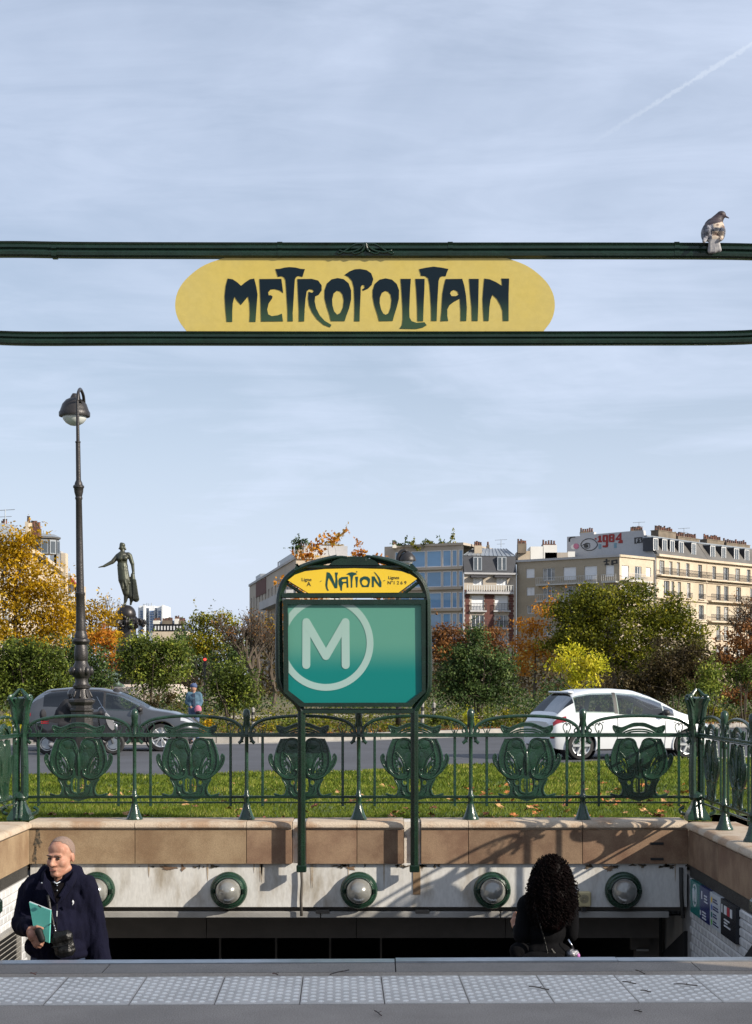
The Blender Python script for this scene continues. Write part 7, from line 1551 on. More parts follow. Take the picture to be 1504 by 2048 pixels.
for hip, knee, ank in LEG: MB().limb(ank + Vector((0, 0.03, -0.045)), ank + Vector((0, -0.19, -0.055)), 0.046, 0.034, 10, 4).build('shoe', M_shoe, man, smooth=True)
# what he carries
M_folder = mat('teal_card', (0.10, 0.42, 0.36), 0.55, 0, 0.1, 6)
fo = thing('folder', 'thin teal card folder held under the man\'s arm', 'folder', mm(82, 1880, -0.24))
poly_prism(fo, 'cover', [mm(58, 1805, -0.235), mm(101, 1821, -0.275), mm(98, 1886, -0.275), mm(70, 1874, -0.25)], M_folder, (0.004, 0.012, 0)); poly_prism(fo, 'pages', [mm(58.5, 1803, -0.228), mm(101, 1819.5, -0.268), mm(100.6, 1823, -0.268), mm(58.5, 1806, -0.228)], M_pale, (0.004, 0.008, 0))
MB().tube([mm(76, 1811, -0.262), mm(82, 1814.5, -0.268)], 0.004, 6).build('clip', M_black, fo); MB().tube([mm(101.5, 1847, -0.28), mm(97, 1851, -0.28)], 0.003, 6).build('elastic', M_black, fo)
wa = fuse(MB().limb(mm(77, 1861, -0.292), mm(84, 1880, -0.30), 0.020, 0.018, 10, 3, 1.3), 0.006, 2); tag(link('wallet', wa, M_shoe), 'small black wallet gripped in the man\'s hand', 'wallet')
M_leather = mat('black_leather', (0.009, 0.009, 0.009), 0.36, 0, 0.2, 14, 0.4, 45, spec=0.25)
bg_ = thing('shoulder_bag', 'black leather pouch slung across the man\'s hip', 'bag', mm(127, 1915, -0.22))
bmx = Matrix.Translation(mm(127, 1888, -0.225)) @ Matrix.Rotation(R(-14), 4, 'Y')
bmq = MB().bbox((-0.066, -0.034, -0.085), (0.066, 0.034, 0.078), 0.028, bmx).bbox((-0.070, -0.043, 0.000), (0.070, 0.036, 0.084), 0.026, bmx).bbox((-0.052, -0.050, -0.07), (0.052, -0.02, -0.012), 0.018, bmx)
link('pouch', wrinkle(wrinkle(fuse(bmq, 0.005, 3), 0.004, 12, 16, 2.0), 0.0012, 50, 30, 4.0), M_leather, bg_)
MB().tube(spline([bmx @ Vector(q) for q in ((-0.068, -0.046, 0.004), (0, -0.054, -0.004), (0.068, -0.046, 0.004))], 5), 0.0035, 6).build('flap_edge', M_leather, bg_, smooth=True)
MB().tube(spline([mm(96, 1790, -0.168), mm(101, 1820, -0.20), mm(107, 1848, -0.212), mm(112, 1872, -0.235)], 5), 0.0065, 6, sx=1.6).build('strap', M_leather, bg_, smooth=True)
for py in (1852, 1857, 1862): MB().ball(mm(108.5 + (py - 1852) * 0.25, py, -0.222), 0.007, 8, 6).build('buckle', M_chrome, bg_, smooth=True)

# ---- woman seen from behind
M_top = mat('black_top', (0.004, 0.004, 0.005), 0.9, 0, 0.3, 8, 0.2, 120, spec=0.1); M_hairb = mat('black_curly_hair', (0.0016, 0.001, 0.001), 0.5, 0, 0.4, 30, col2=(0.005, 0.0018, 0.0018), spec=0.06); M_skin2 = mat('brown_skin', (0.36, 0.17, 0.10), 0.5, 0, 0.2, 20)
wb_ = MB(); wt = MB()
wb_.ball(mm(1103, 1748, 0.02), (0.075, 0.095, 0.11)).limb(mm(1101, 1775, 0.03), mm(1098, 1800, 0.03), 0.05, 0.055).ball(mm(1095, 1828, 0.03), (0.13, 0.085, 0.12)).ball(mm(1092, 1868, 0.03), (0.105, 0.08, 0.10)).ball(mm(1092, 1908, 0.03), (0.145, 0.11, 0.10)).limb(mm(1055, 1806, 0.03), mm(1138, 1806, 0.03), 0.045, 0.045)
wb_.limb(mm(1049, 1808, 0.03), mm(1042, 1872, 0.0), 0.042, 0.035).limb(mm(1042, 1872, 0.0), mm(1031, 1852, 0.17), 0.034, 0.024)
hw = mm(1031, 1848, 0.17); wb_.limb(mm(1031, 1852, 0.17), mm(1029, 1842, 0.19), 0.028, 0.026)
for i in range(4): wb_.limb(mm(1026 + i * 2.2, 1842, 0.19 + i * 0.012), mm(1026.5 + i * 2.4, 1832 - (i in (1, 2)) * 2, 0.20 + i * 0.012), 0.009, 0.008).limb(mm(1026.5 + i * 2.4, 1832 - (i in (1, 2)) * 2, 0.20 + i * 0.012), mm(1028 + i * 2.4, 1826 - (i in (1, 2)) * 2, 0.215 + i * 0.012), 0.008, 0.0065)
wb_.limb(mm(1026, 1850, 0.18), mm(1022.5, 1842, 0.19), 0.011, 0.009)
wb_.limb(mm(1142, 1808, 0.03), mm(1143, 1868, 0.04), 0.042, 0.034).limb(mm(1143, 1868, 0.04), mm(1118, 1880, 0.22), 0.033, 0.024).ball(mm(1114, 1881, 0.25), (0.035, 0.045, 0.03))
WL = []
for s, fy in ((-1, 10.28), (1, 10.50)):
    hip = mm(1092 + 25 * s, 1915, 0.03); fz = -0.19 * (int((fy - YF) / 0.26) + 1); ank = Vector((hip.x, fy - 0.04, fz + 0.08)); knee = (hip + ank) / 2 + Vector((0, 0.06, 0.02)); WL.append((hip, knee, ank))
    wb_.limb(hip, knee, 0.085, 0.055).limb(knee, ank, 0.05, 0.035).limb(ank - Vector((0, 0, 0.04)), ank + Vector((0, 0.16, -0.05)), 0.035, 0.028)
woman = link('person', fuse(wb_, 0.006, 3), M_skin2); tag(woman, 'woman in black with long curly black hair going down the stairs', 'person')
wt.ball(mm(1095, 1826, 0.03), (0.155, 0.11, 0.125)).ball(mm(1092, 1866, 0.03), (0.128, 0.10, 0.11)).ball(mm(1092, 1905, 0.03), (0.165, 0.13, 0.085)).limb(mm(1057, 1808, 0.03), mm(1136, 1808, 0.03), 0.062, 0.062).limb(mm(1050, 1810, 0.03), mm(1043, 1874, 0.0), 0.058, 0.05).limb(mm(1043, 1874, 0.0), mm(1035, 1858, 0.13), 0.048, 0.036).limb(mm(1141, 1810, 0.03), mm(1142, 1868, 0.04), 0.058, 0.048).limb(mm(1142, 1868, 0.04), mm(1121, 1879, 0.2), 0.046, 0.036)
link('top', wrinkle(fuse(wt, 0.009, 4), 0.008, 10, 8, 1.0), M_top, woman)
wtr = MB()
for hip, knee, ank in WL: wtr.limb(hip, knee, 0.10, 0.07).limb(knee, ank, 0.068, 0.055)
link('trousers', fuse(wtr.ball(mm(1092, 1912, 0.03), (0.165, 0.13, 0.10)), 0.016, 3), M_top, woman)
for hip, knee, ank in WL: MB().limb(ank + Vector((0, -0.03, -0.04)), ank + Vector((0, 0.17, -0.045)), 0.042, 0.032, 10, 4).build('shoe', M_shoe, woman, smooth=True)
hmb = MB().ball(mm(1103, 1758, -0.02), (0.125, 0.12, 0.14)).ball(mm(1103, 1795, -0.05), (0.135, 0.115, 0.14)).ball(mm(1102, 1832, -0.07), (0.112, 0.08, 0.11)); hair = link('hair', wrinkle(fuse(hmb, 0.010, 3), 0.008, 40, 40, 5.0), M_hairb, woman)
cu = MB(); rc = random.Random(9)
for i in range(1500):                                 # springy ringlets over the mass of hair
    a = rc.uniform(-math.pi, math.pi); t0 = rc.random() if i > 260 else rc.random() * 0.2; py = 1716 + 108 * t0; w = 0.136 * math.sin(math.pi * min(0.06 + t0 * 0.76, 0.97)) ** 0.55 * (1 if t0 > 0.2 else rc.random() ** 0.5) + rc.uniform(-0.012, 0.012) + (0.02 if i % 19 == 0 else 0)
    c = mm(1103, py, -0.02 - 0.04 * t0); p = c + Vector((math.sin(a) * w, -math.cos(a) * w * 0.85, rc.uniform(-0.02, 0.02))); n = 16; L = rc.uniform(0.05, 0.11); rr = rc.uniform(0.004, 0.011); ph = rc.uniform(0, 6.28); P = []
    for k in range(n):
        u = k / (n - 1); th = ph + u * 3.2 * math.pi * 1.6; P.append(p + Vector((math.cos(th) * rr + math.sin(a) * 0.02 * u, math.sin(th) * rr - math.cos(a) * 0.02 * u, -L * u)))
    if i < 420:                                      # the crown of the head
        th_, ph_ = rc.uniform(-1.7, 1.7), rc.uniform(0.05, 1.5); q = mm(1103, 1758, -0.02) + Vector((math.sin(th_) * math.cos(ph_) * 0.128, -math.cos(th_) * math.cos(ph_) * 0.128, math.sin(ph_) * 0.140))
        P = [p2 - p + q + Vector((0, 0, L * 0.25)) for p2 in P]
    cu.tube(P, rc.uniform(0.0016, 0.003), 4, cap=False)
cu.build('ringlets', M_hairb, hair, recalc=False, smooth=True, kind='stuff')
hb = thing('handbag', 'black shoulder bag hanging behind the woman\'s back', 'bag', mm(1075, 1915, -0.13))
link('bag_body', wrinkle(fuse(MB().ball(mm(1085, 1918, -0.12), (0.15, 0.05, 0.05)).ball(mm(1040, 1905, -0.02), (0.07, 0.06, 0.07)), 0.009, 3), 0.006, 14, 14), M_top, hb)
MB().tube(spline([mm(1066, 1800, -0.055), mm(1070, 1815, -0.115), mm(1080, 1850, -0.125), mm(1090, 1885, -0.12), mm(1097, 1918, -0.14)], 5), 0.016, 6, sx=0.3, up=(0, 1, 0)).build('strap', M_leather, hb, smooth=True); MB().tube([mm(1103, 1898, -0.13), mm(1118, 1917, -0.14)], 0.007, 6).build('handle', M_leather, hb)
M_pinkp = mat('pink_satin', (0.45, 0.14, 0.40), 0.35); M_silv = mat('silver_wrap', (0.22, 0.22, 0.24), 0.3, 0.5, 0.3, 30, 0.5, 60)
pc = thing('pouch', 'small pouch with silver and pink contents at the woman\'s side', 'pouch', mm(1150, 1918, -0.06))
link('pouch_body', wrinkle(fuse(MB().ball(mm(1143, 1908, -0.05), (0.036, 0.03, 0.036)).ball(mm(1151, 1908, -0.05), (0.026, 0.024, 0.03)), 0.006, 2), 0.006, 30, 30), M_silv, pc); MB().ball(mm(1156, 1912, -0.06), (0.014, 0.014, 0.02), 12, 8).build('pink_wrap', M_pinkp, pc, smooth=True)
MB().tube(spline([mm(1136, 1878, -0.06), mm(1142, 1888, -0.08), mm(1147, 1897, -0.075)], 4), 0.006, 6).build('chain', M_chrome, pc, smooth=True)

# ---- pedestrian crossing beyond the grey car
DPd = 44.0
def pd(px, py, dy=0): return at(px, py, DPd + dy)
M_denj = mat('blue_denim_jacket', (0.065, 0.13, 0.19), 0.85, 0, 0.3, 8); M_jeans = mat('blue_jeans', (0.08, 0.12, 0.21), 0.85, 0, 0.3, 8); M_cap = mat('blue_cap', (0.06, 0.09, 0.19), 0.8); M_swt = mat('navy_sweater', (0.03, 0.045, 0.08), 0.9)
pb = MB().ball(pd(387, 1376), (0.085, 0.10, 0.12)).limb(pd(387, 1382), pd(388, 1388), 0.055, 0.06).ball(pd(388, 1400), (0.16, 0.11, 0.2)).ball(pd(388, 1414), (0.14, 0.10, 0.12))
pjk = MB().ball(pd(388, 1398), (0.19, 0.14, 0.19)).ball(pd(389, 1408), (0.18, 0.135, 0.14)).limb(pd(378, 1389), pd(398, 1389), 0.08, 0.08); ptr = MB().ball(pd(388, 1418), (0.165, 0.13, 0.12)); FT = []
for s, fx in ((-1, 384), (1, 394)):
    hip = pd(388 + 5 * s, 1420); knee = pd(fx - 1, 1450, -0.08 * s); ank = pd(fx + s, 1481, 0.1 * s)
    pb.limb(hip, knee, 0.08, 0.055).limb(knee, ank, 0.05, 0.04).limb(ank, ank + Vector((-0.02, -0.15, -0.05)), 0.045, 0.035); ptr.limb(hip, knee, 0.095, 0.07).limb(knee, ank, 0.068, 0.058); FT.append(ank)
    sh = pd(388 + 11 * s, 1390); el = pd(388 + 14 * s, 1404); ha = pd(382 if s < 0 else 398, 1414, -0.1); pb.limb(sh, el, 0.05, 0.04).limb(el, ha, 0.04, 0.03).ball(ha, (0.04, 0.035, 0.05)); pjk.limb(sh, el, 0.075, 0.065).limb(el, el.lerp(ha, 0.75), 0.062, 0.052)
ped = link('person', fuse(pb, 0.014, 3), M_skin0); tag(ped, 'pedestrian in blue denim jacket and cap walking past the grey car bonnet', 'person')
link('jacket', wrinkle(fuse(pjk, 0.018, 3), 0.012, 9, 9), M_denj, ped); link('jeans', fuse(ptr, 0.018, 3), M_jeans, ped); poly_prism(ped, 'sweater', [pd(385, 1387, -0.125), pd(390, 1387, -0.125), pd(390, 1411, -0.148), pd(386, 1411, -0.148)], M_swt, (0, 0.05, 0))
link('cap', fuse(MB().ball(pd(387.5, 1372), (0.10, 0.11, 0.085)), 0.014, 2), M_cap, ped)
for a in FT: MB().limb(a + Vector((0, 0.02, -0.03)), a + Vector((-0.02, -0.18, -0.05)), 0.05, 0.04).build('shoe', M_shoe, ped, smooth=True)
sb = thing('carrier_bag', 'pink and white carrier bag hanging from the pedestrian\'s hand', 'bag', pd(396, 1422, -0.15)); MB().ball(pd(396, 1419, -0.16), (0.10, 0.06, 0.12)).build('bag_body', M_mpink, sb, smooth=True); MB().ball(pd(397, 1424.5, -0.17), (0.085, 0.06, 0.06)).build('bag_base', M_black, sb, smooth=True); MB().tube([pd(394, 1413, -0.12), pd(396, 1411, -0.1), pd(398, 1413, -0.12)], 0.01, 6).build('handles', M_wprint, sb)

# ---- pigeon on the top rail
def pg(px, py, dy=0): return at(px, py, DP + dy)
pm = MB().ball(pg(1426, 463, -0.01), (0.064, 0.082, 0.060), 18, 12).ball(pg(1428, 455, 0.03), (0.058, 0.06, 0.055)).ball(pg(1412, 466, -0.03), (0.026, 0.066, 0.048)).ball(pg(1441, 466, -0.03), (0.026, 0.066, 0.046))
pm.limb(pg(1430, 447, 0.03), pg(1440, 433, 0.025), 0.040, 0.027, 14).ball(pg(1442.5, 430, 0.02), (0.027, 0.024, 0.023)).limb(pg(1444, 430, 0.02), pg(1450, 432.5, 0.018), 0.017, 0.008)
pm.limb(pg(1410, 476, -0.06), pg(1408, 483, -0.085), 0.018, 0.010).limb(pg(1442, 474, -0.06), pg(1441, 479, -0.085), 0.018, 0.010)
for px in (1418.5, 1423, 1427.5, 1432, 1437): pm.limb(pg(1427 + (px - 1427) * 0.6, 474, -0.07), pg(px + 1.5, 502 if px < 1430 else 500, -0.062), 0.012, 0.014, 8, 4)
pme2 = fuse(pm, 0.0045, 2)
M_pgrey = mat('pigeon_grey', (0.22, 0.22, 0.25), 0.8, 0, 0.5, 38, 0.5, 70, col2=(0.06, 0.065, 0.085), thr=(0.42, 0.55)); M_pdark = mat('pigeon_neck', (0.020, 0.015, 0.018), 0.6, 0, 0.4, 50, col2=(0.05, 0.032, 0.04)); M_ptail = mat('pigeon_tail', (0.36, 0.35, 0.345), 0.8, 0, 0.3, 50, col2=(0.20, 0.20, 0.22)); M_pbuff = mat('pigeon_buff', (0.42, 0.35, 0.28), 0.8, 0, 0.4, 45, col2=(0.12, 0.07, 0.055), thr=(0.5, 0.6))
pig = link('pigeon', pme2, M_pgrey); tag(pig, 'grey mottled pigeon perched on the top rail with tail hanging down', 'bird')
for m in (M_pdark, M_ptail, M_pbuff): pme2.materials.append(m)
mi = []
for p in pme2.polygons:
    c = p.center; u, v = c.x * F / c.y + CXP, HZ - (c.z - EYE) * F / c.y
    mi.append(1 if v < 446.5 - (u - 1432) * 0.25 else 2 if v > 479 else 3 if (v > 462 and 1424 < u < 1447) or (v < 455 and u > 1426) else 0)
pme2.polygons.foreach_set('material_index', mi)
MB().limb(pg(1449, 432, 0.018), pg(1457.5, 436, 0.012), 0.0075, 0.003, 8, 3).build('beak', M_pdark, pig, smooth=True); MB().ball(pg(1444, 427.5, -0.002), 0.0045, 8, 6).build('eye', M_pot, pig, smooth=True)
for s in (1421, 1434): MB().limb(pg(s, 476, 0.0), pg(s, 486, 0.0), 0.006, 0.005, 6, 2).limb(pg(s, 486, 0.0), pg(s, 487, -0.03), 0.005, 0.004, 6, 2).build('foot', M_pot, pig, smooth=True)
# ================================================================ street lamps, statue, small things
M_lampi = mat('bronze_lamp_iron', (0.036, 0.033, 0.033), 0.42, 0.35, 0.35, 9, 0.25, 50); M_opal = mat('opal_glass', (0.62, 0.64, 0.63), 0.2, 0, 0.1, 6, coat=0.4)
DL = 27.0; sl = DL / F
lamp = thing('street_lamp', 'tall ornate bronze street lamp with hooked arm at the lawn edge', 'street lamp', Vector((xat(165, DL), DL, lawn_z(-5, 27))))
def lx(y): return xat(166 - (1549 - y) * 0.0152, DL)
def lamp_part(nm, prof, n=16, sm_=35, m=M_lampi, rot=0):
    vs = []; k = len(prof)
    for y, r_ in prof:
        for j in range(n):
            th = 2 * math.pi * j / n + rot; vs.append((lx(y) + math.cos(th) * r_ * sl, DL + math.sin(th) * r_ * sl, zat(y, DL)))
    fs = [(i*n+j, i*n+(j+1) % n, (i+1)*n+(j+1) % n, (i+1)*n+j) for i in range(k-1) for j in range(n)] + [tuple(range(n))[::-1], tuple((k-1)*n+j for j in range(n))]
    return MB().add(vs, fs).build(nm, m, lamp, smooth=sm_)
lamp_part('pedestal', [(1556, 27), (1540, 27), (1536, 23), (1424, 22), (1421, 24), (1418, 24), (1416, 21.5), (1411, 21.5), (1408, 24), (1404, 27), (1400, 27), (1397, 23)], 8, 20, rot=math.pi / 8)
bs = lamp_part('base', [(1397, 20), (1392, 18), (1383, 15), (1378, 14), (1376, 17.5), (1371, 18), (1369, 15), (1362, 12.5), (1357, 13), (1353, 17), (1346, 20), (1338, 20), (1332, 16), (1326, 13), (1322, 12.5)], 20)
for k in range(8):                                   # acanthus bosses on the bulb and foot
    a = k * math.pi / 4
    MB().ball((lx(1343) + math.cos(a) * 19 * sl, DL + math.sin(a) * 19 * sl, zat(1342, DL)), (0.05, 0.05, 0.075), 8, 6).build('boss', M_lampi, bs, smooth=True)
    MB().limb((lx(1395) + math.cos(a) * 19 * sl, DL + math.sin(a) * 19 * sl, zat(1393, DL)), (lx(1380) + math.cos(a) * 14 * sl, DL + math.sin(a) * 14 * sl, zat(1381, DL)), 0.025, 0.018, 6, 2).build('leaf', M_lampi, bs, smooth=True)
lamp_part('vase', [(1322, 12), (1318, 13.5), (1308, 14), (1294, 12.5), (1290, 11.5), (1287, 15), (1283, 17.5), (1279, 17), (1276, 13), (1270, 13), (1266, 11), (1262, 10)], 20)
lamp_part('lower_shaft', [(1262, 10), (1256, 10.5), (1240, 9.5), (1192, 8.6), (1190, 9.8), (1186, 9.8), (1184, 8.2)], 16); lamp_part('shaft', [(1184, 8), (1100, 7.2), (1000, 6.2), (998, 7.4), (995, 7.4), (993, 6.4)], 14)
lamp_part('capital', [(993, 6.6), (984, 9), (977, 9.6), (975, 11.2), (972, 11.2), (970, 8.5), (966, 7.6), (961, 5.4)], 14); lamp_part('upper_shaft', [(961, 5), (886, 4.6), (885, 5.4), (883, 5.4), (882, 3.6), (800, 3.1)], 12)
def lp(px, py, dy): return Vector((xat(px, DL), DL + dy, zat(py, DL)))
MB().tube(spline([lp(155.6, 802, 0), lp(155, 785, 0.06), lp(153, 772, 0.3), lp(150.5, 769, 0.55), lp(149.5, 774, 0.78), lp(149, 786, 0.88), lp(149, 797, 0.9)], 5), 3.2 * sl, 10).build('arm', M_lampi, lamp, smooth=True)
MB().tube(spline([lp(152, 785, 0.3), lp(147, 777, 0.5), lp(145, 787, 0.7), lp(148, 793, 0.8)], 4), 2.0 * sl, 8).build('scroll', M_lampi, lamp, smooth=True)
lc = Vector((xat(149, DL) * (DL + 0.9) / DL, DL + 0.9, 0)); s2 = (DL + 0.9) / F; zz = lambda y: zat(y, DL + 0.9)
MB().lathe([(30.5 * s2, zz(833)), (31 * s2, zz(831)), (31 * s2, zz(825)), (29 * s2, zz(822)), (27.5 * s2, zz(818)), (24 * s2, zz(808)), (17 * s2, zz(800)), (9 * s2, zz(796)), (6 * s2, zz(790)), (4 * s2, zz(787))], lc, 28).build('hood', M_lampi, lamp, smooth=35)
MB().lathe([(0.5 * s2, zz(852)), (9 * s2, zz(850.5)), (17 * s2, zz(846)), (23 * s2, zz(839)), (25 * s2, zz(832))], lc, 28).build('bowl', M_opal, lamp, smooth=True)
D2 = 52.0; l2 = thing('street_lamp', 'distant street lamp with hooked arm peeking over the NATION sign', 'street lamp', Vector((xat(797, D2), D2, park_z(0, D2))))
q2 = lambda px, py, dy=0: at(px, py, D2 + dy)
MB().tube(spline([Vector((xat(797, D2), D2, 0.1)), q2(797, 1250), q2(797, 1150), q2(796, 1122), q2(799, 1108), q2(807, 1101), q2(813, 1103), q2(815, 1107)], 6), [0.10 - 0.0013 * i for i in range(43)], 10).build('post', M_lampi, l2, smooth=True)
s2 = D2 / F; zz = lambda y: zat(y, D2); lc = Vector((xat(815, D2), D2, 0))
MB().lathe([(17 * s2, zz(1122)), (17.2 * s2, zz(1119)), (15 * s2, zz(1113)), (10 * s2, zz(1107)), (5 * s2, zz(1104.5)), (2.5 * s2, zz(1102))], lc, 22).build('hood', M_lampi, l2, smooth=35)
MB().lathe([(0.5 * s2, zz(1130)), (8 * s2, zz(1128)), (13 * s2, zz(1122))], lc, 22).build('bowl', M_opal, l2, smooth=True)
# ---- bronze monument (a generic robed figure on a globe)
DB = 108.0; zb_ = DB / F / 6.025
def K(u, v, dy=0): return at(180 + u / 6.025, 1060 + v / 6.025, DB + dy)
M_brz = mat('weathered_bronze', (0.040, 0.041, 0.032), 0.45, 0.4, 0.4, 1.2, 0.3, 8, col2=(0.065, 0.073, 0.05)); M_brzd = mat('dark_bronze', (0.035, 0.032, 0.032), 0.38, 0.5, 0.4, 1.0, 0.3, 8); M_verd = mat('verdigris_bronze', (0.075, 0.115, 0.095), 0.55, 0.3, 0.4, 1.0, 0.3, 8)
mon = thing('monument', 'bronze robed figure with outstretched arm standing on a globe', 'statue', Vector((xat(253, DB), DB, park_z(-17, DB))))
def kb(mb, u, v, ru, rv, dy=0, rd=None): return mb.ball(K(u, v, dy), (ru * zb_, (rd or (ru + rv) / 2) * zb_, rv * zb_), 16, 10)
def kl(mb, a, b, ra, rb, d0=0, d1=0, sx=1.0): return mb.limb(K(*a, d0), K(*b, d1), ra * zb_, rb * zb_, 12, 5, sx)
fg_ = MB(); kb(fg_, 382, 212, 30, 42); kb(fg_, 390, 182, 36, 30); kb(fg_, 378, 162, 18, 14); kl(fg_, (415, 210), (430, 235), 14, 10); kb(fg_, 348, 225, 8, 8); kl(fg_, (392, 245), (396, 290), 24, 34)
kl(fg_, (385, 320), (392, 400), 66, 58); kb(fg_, 370, 345, 40, 34, -0.25); kb(fg_, 420, 340, 38, 34, -0.25); kl(fg_, (345, 310), (460, 300), 34, 34); kl(fg_, (388, 425), (395, 440), 62, 64)
kl(fg_, (392, 450), (412, 600), 64, 72); kl(fg_, (412, 600), (440, 760), 68, 46); kl(fg_, (440, 760), (428, 850), 34, 22); kl(fg_, (428, 850), (418, 890), 18, 16); kl(fg_, (500, 700), (498, 850), 30, 22); kl(fg_, (498, 850), (490, 895), 18, 14); kl(fg_, (425, 890), (395, 905), 14, 10, 0, -0.2)
kl(fg_, (335, 315), (270, 385), 32, 26, 0, -0.2); kl(fg_, (270, 385), (170, 435), 25, 16, -0.2, -0.4); kl(fg_, (170, 435), (105, 450), 13, 7, -0.4, -0.5)
kl(fg_, (478, 310), (512, 410), 30, 24); kl(fg_, (512, 410), (522, 505), 22, 17); kb(fg_, 522, 520, 20, 20); kl(fg_, (515, 540), (520, 640), 24, 36); kl(fg_, (520, 640), (555, 830), 34, 40); kl(fg_, (490, 640), (495, 800), 30, 36)
for i in range(7):
    q = (i - 3) / 3.6; kl(fg_, (392 + q * 62, 440 + (i % 2) * 25), (425 + q * 56 - (i % 3) * 6, 640 + (i * 37) % 110), 5, 7, -0.35 * math.sqrt(1 - q * q), -0.36 * math.sqrt(1 - q * q))
for i in range(4): kl(fg_, (520 + i * 10, 600), (525 + i * 20, 830), 8, 8, -0.2, -0.2)
link('figure', fuse(fg_, 0.032, 2), M_brz, mon)
kb(MB(), 0, 0, 1, 1); gb = MB(); kb(gb, 440, 1020, 116, 118, 0, 116); gb.build('globe', M_brzd, mon, smooth=True)
cl = MB(); rg_ = random.Random(4)
for i in range(110):
    a = rg_.uniform(0, 6.28); u = 440 + math.cos(a) * rg_.uniform(60, 225); v = 1125 + math.sin(a) * rg_.uniform(0, 80) + abs(u - 440) * -0.05; kb(cl, u, v, rg_.uniform(10, 30), rg_.uniform(10, 34), rg_.uniform(-0.9, 0.4))
for s in (-1, 1):
    kl(cl, (440 + s * 60, 1080), (440 + s * 195, 1110), 40, 34, -0.4, -0.3); kb(cl, 440 + s * 205, 1115, 36, 36, -0.3)
    for k in range(3): kl(cl, (430 + s * (20 + k * 25), 1060), (430 + s * (10 + k * 30), 1150), 10, 8, -0.75, -0.8)
kl(cl, (440, 1150), (440, 1400), 115, 125); kl(cl, (440, 1400), (440, 1800), 125, 190)
link('festoons', fuse(cl, 0.036, 1), M_brzd, mon)
sf = MB(); sk_ = lambda px, py, dy=-3: at(px, py, DB + dy); w_ = DB / F
sf.limb(sk_(121, 1254), sk_(118, 1262), 3.2 * w_, 2.6 * w_).limb(sk_(118, 1262), sk_(114, 1273), 2.6 * w_, 3 * w_).limb(sk_(114, 1273), sk_(128, 1282), 3.2 * w_, 3.6 * w_).limb(sk_(128, 1282), sk_(146, 1284), 3.8 * w_, 5 * w_).ball(sk_(149, 1269), (5.5 * w_, 5.5 * w_, 7 * w_)).limb(sk_(150, 1284), sk_(152, 1312), 9 * w_, 8 * w_).limb(sk_(152, 1312), sk_(156, 1365), 8 * w_, 10 * w_)
link('torch_bearer', fuse(sf, 0.06, 2), M_verd, mon)
s3 = MB(); s3.limb(sk_(222, 1345), sk_(232, 1368), 6 * w_, 8 * w_).limb(sk_(232, 1368), sk_(246, 1374), 6 * w_, 5 * w_).ball(sk_(220, 1334), (5 * w_, 5 * w_, 6 * w_)).limb(sk_(222, 1345), sk_(240, 1352), 4 * w_, 3 * w_); link('seated_figure', fuse(s3, 0.06, 2), M_verd, mon)
M_pst = mat('pale_pedestal_stone', (0.55, 0.47, 0.41), 0.8, 0, 0.2, 0.5)
for a, b, y0, y1, d0 in ((205, 350, 1374, 1412, -4), (225, 345, 1369, 1374, -3), (405, 440, 1389, 1406, -6)): MB().bbox((xat(a, DB + d0), DB + d0, zat(y1 + 5, DB + d0)), (xat(b, DB + d0), DB + 3, zat(y0, DB + d0)), 0.05).build('pedestal', M_pst, mon)
# ---- red traffic signal far off, striped bollards
M_redon = bpy.data.materials.new('red_signal_on'); M_redon.use_nodes = True; _b = M_redon.node_tree.nodes['Principled BSDF']; _b.inputs['Base Color'].default_value = (0.5, 0.01, 0.01, 1); _b.inputs['Emission Color'].default_value = (1, 0.03, 0.02, 1); _b.inputs['Emission Strength'].default_value = 3
DTf = 70.0; tl = thing('traffic_light', 'small traffic light showing red above the far shrubs', 'traffic light', Vector((xat(410, DTf), DTf, 0.1)))
MB().tube([Vector((xat(410, DTf), DTf, 0.0)), at(410, 1332, DTf)], 0.05, 8).build('pole', M_black, tl); MB().bbox(at(406.5, 1333, DTf), at(413.5, 1314, DTf + 0.2), 0.03).build('case', M_black, tl)
MB().ball(at(410, 1319, DTf - 0.02), (0.055, 0.03, 0.055), 12, 8).build('lamp', M_redon, tl, smooth=True)
for px, yt, D, lb in ((845, 1406, 50.5, 'black and white striped bollard nearest the NATION sign'), (868, 1408, 53.0, 'second black and white striped bollard by the green clump'), (506, 1418, 49.0, 'striped bollard behind the second baluster left of the sign')):
    bo = thing('bollard', lb, 'bollard', Vector((xat(px, D), D, park_z(xat(px, D), D))), 'striped bollards in the garden'); z0 = park_z(xat(px, D), D); z1 = zat(yt, D); n = 7
    for k in range(n): MB().lathe([(0.05, 0), (0.05, (z1 - z0) / n)], (xat(px, D), D, z0 + (z1 - z0) * k / n), 12).build('stripe', M_black if k % 2 else M_kerb, bo, smooth=40)
    MB().ball((xat(px, D), D, z1), 0.055, 10, 7).build('cap', M_kerb, bo, smooth=True)
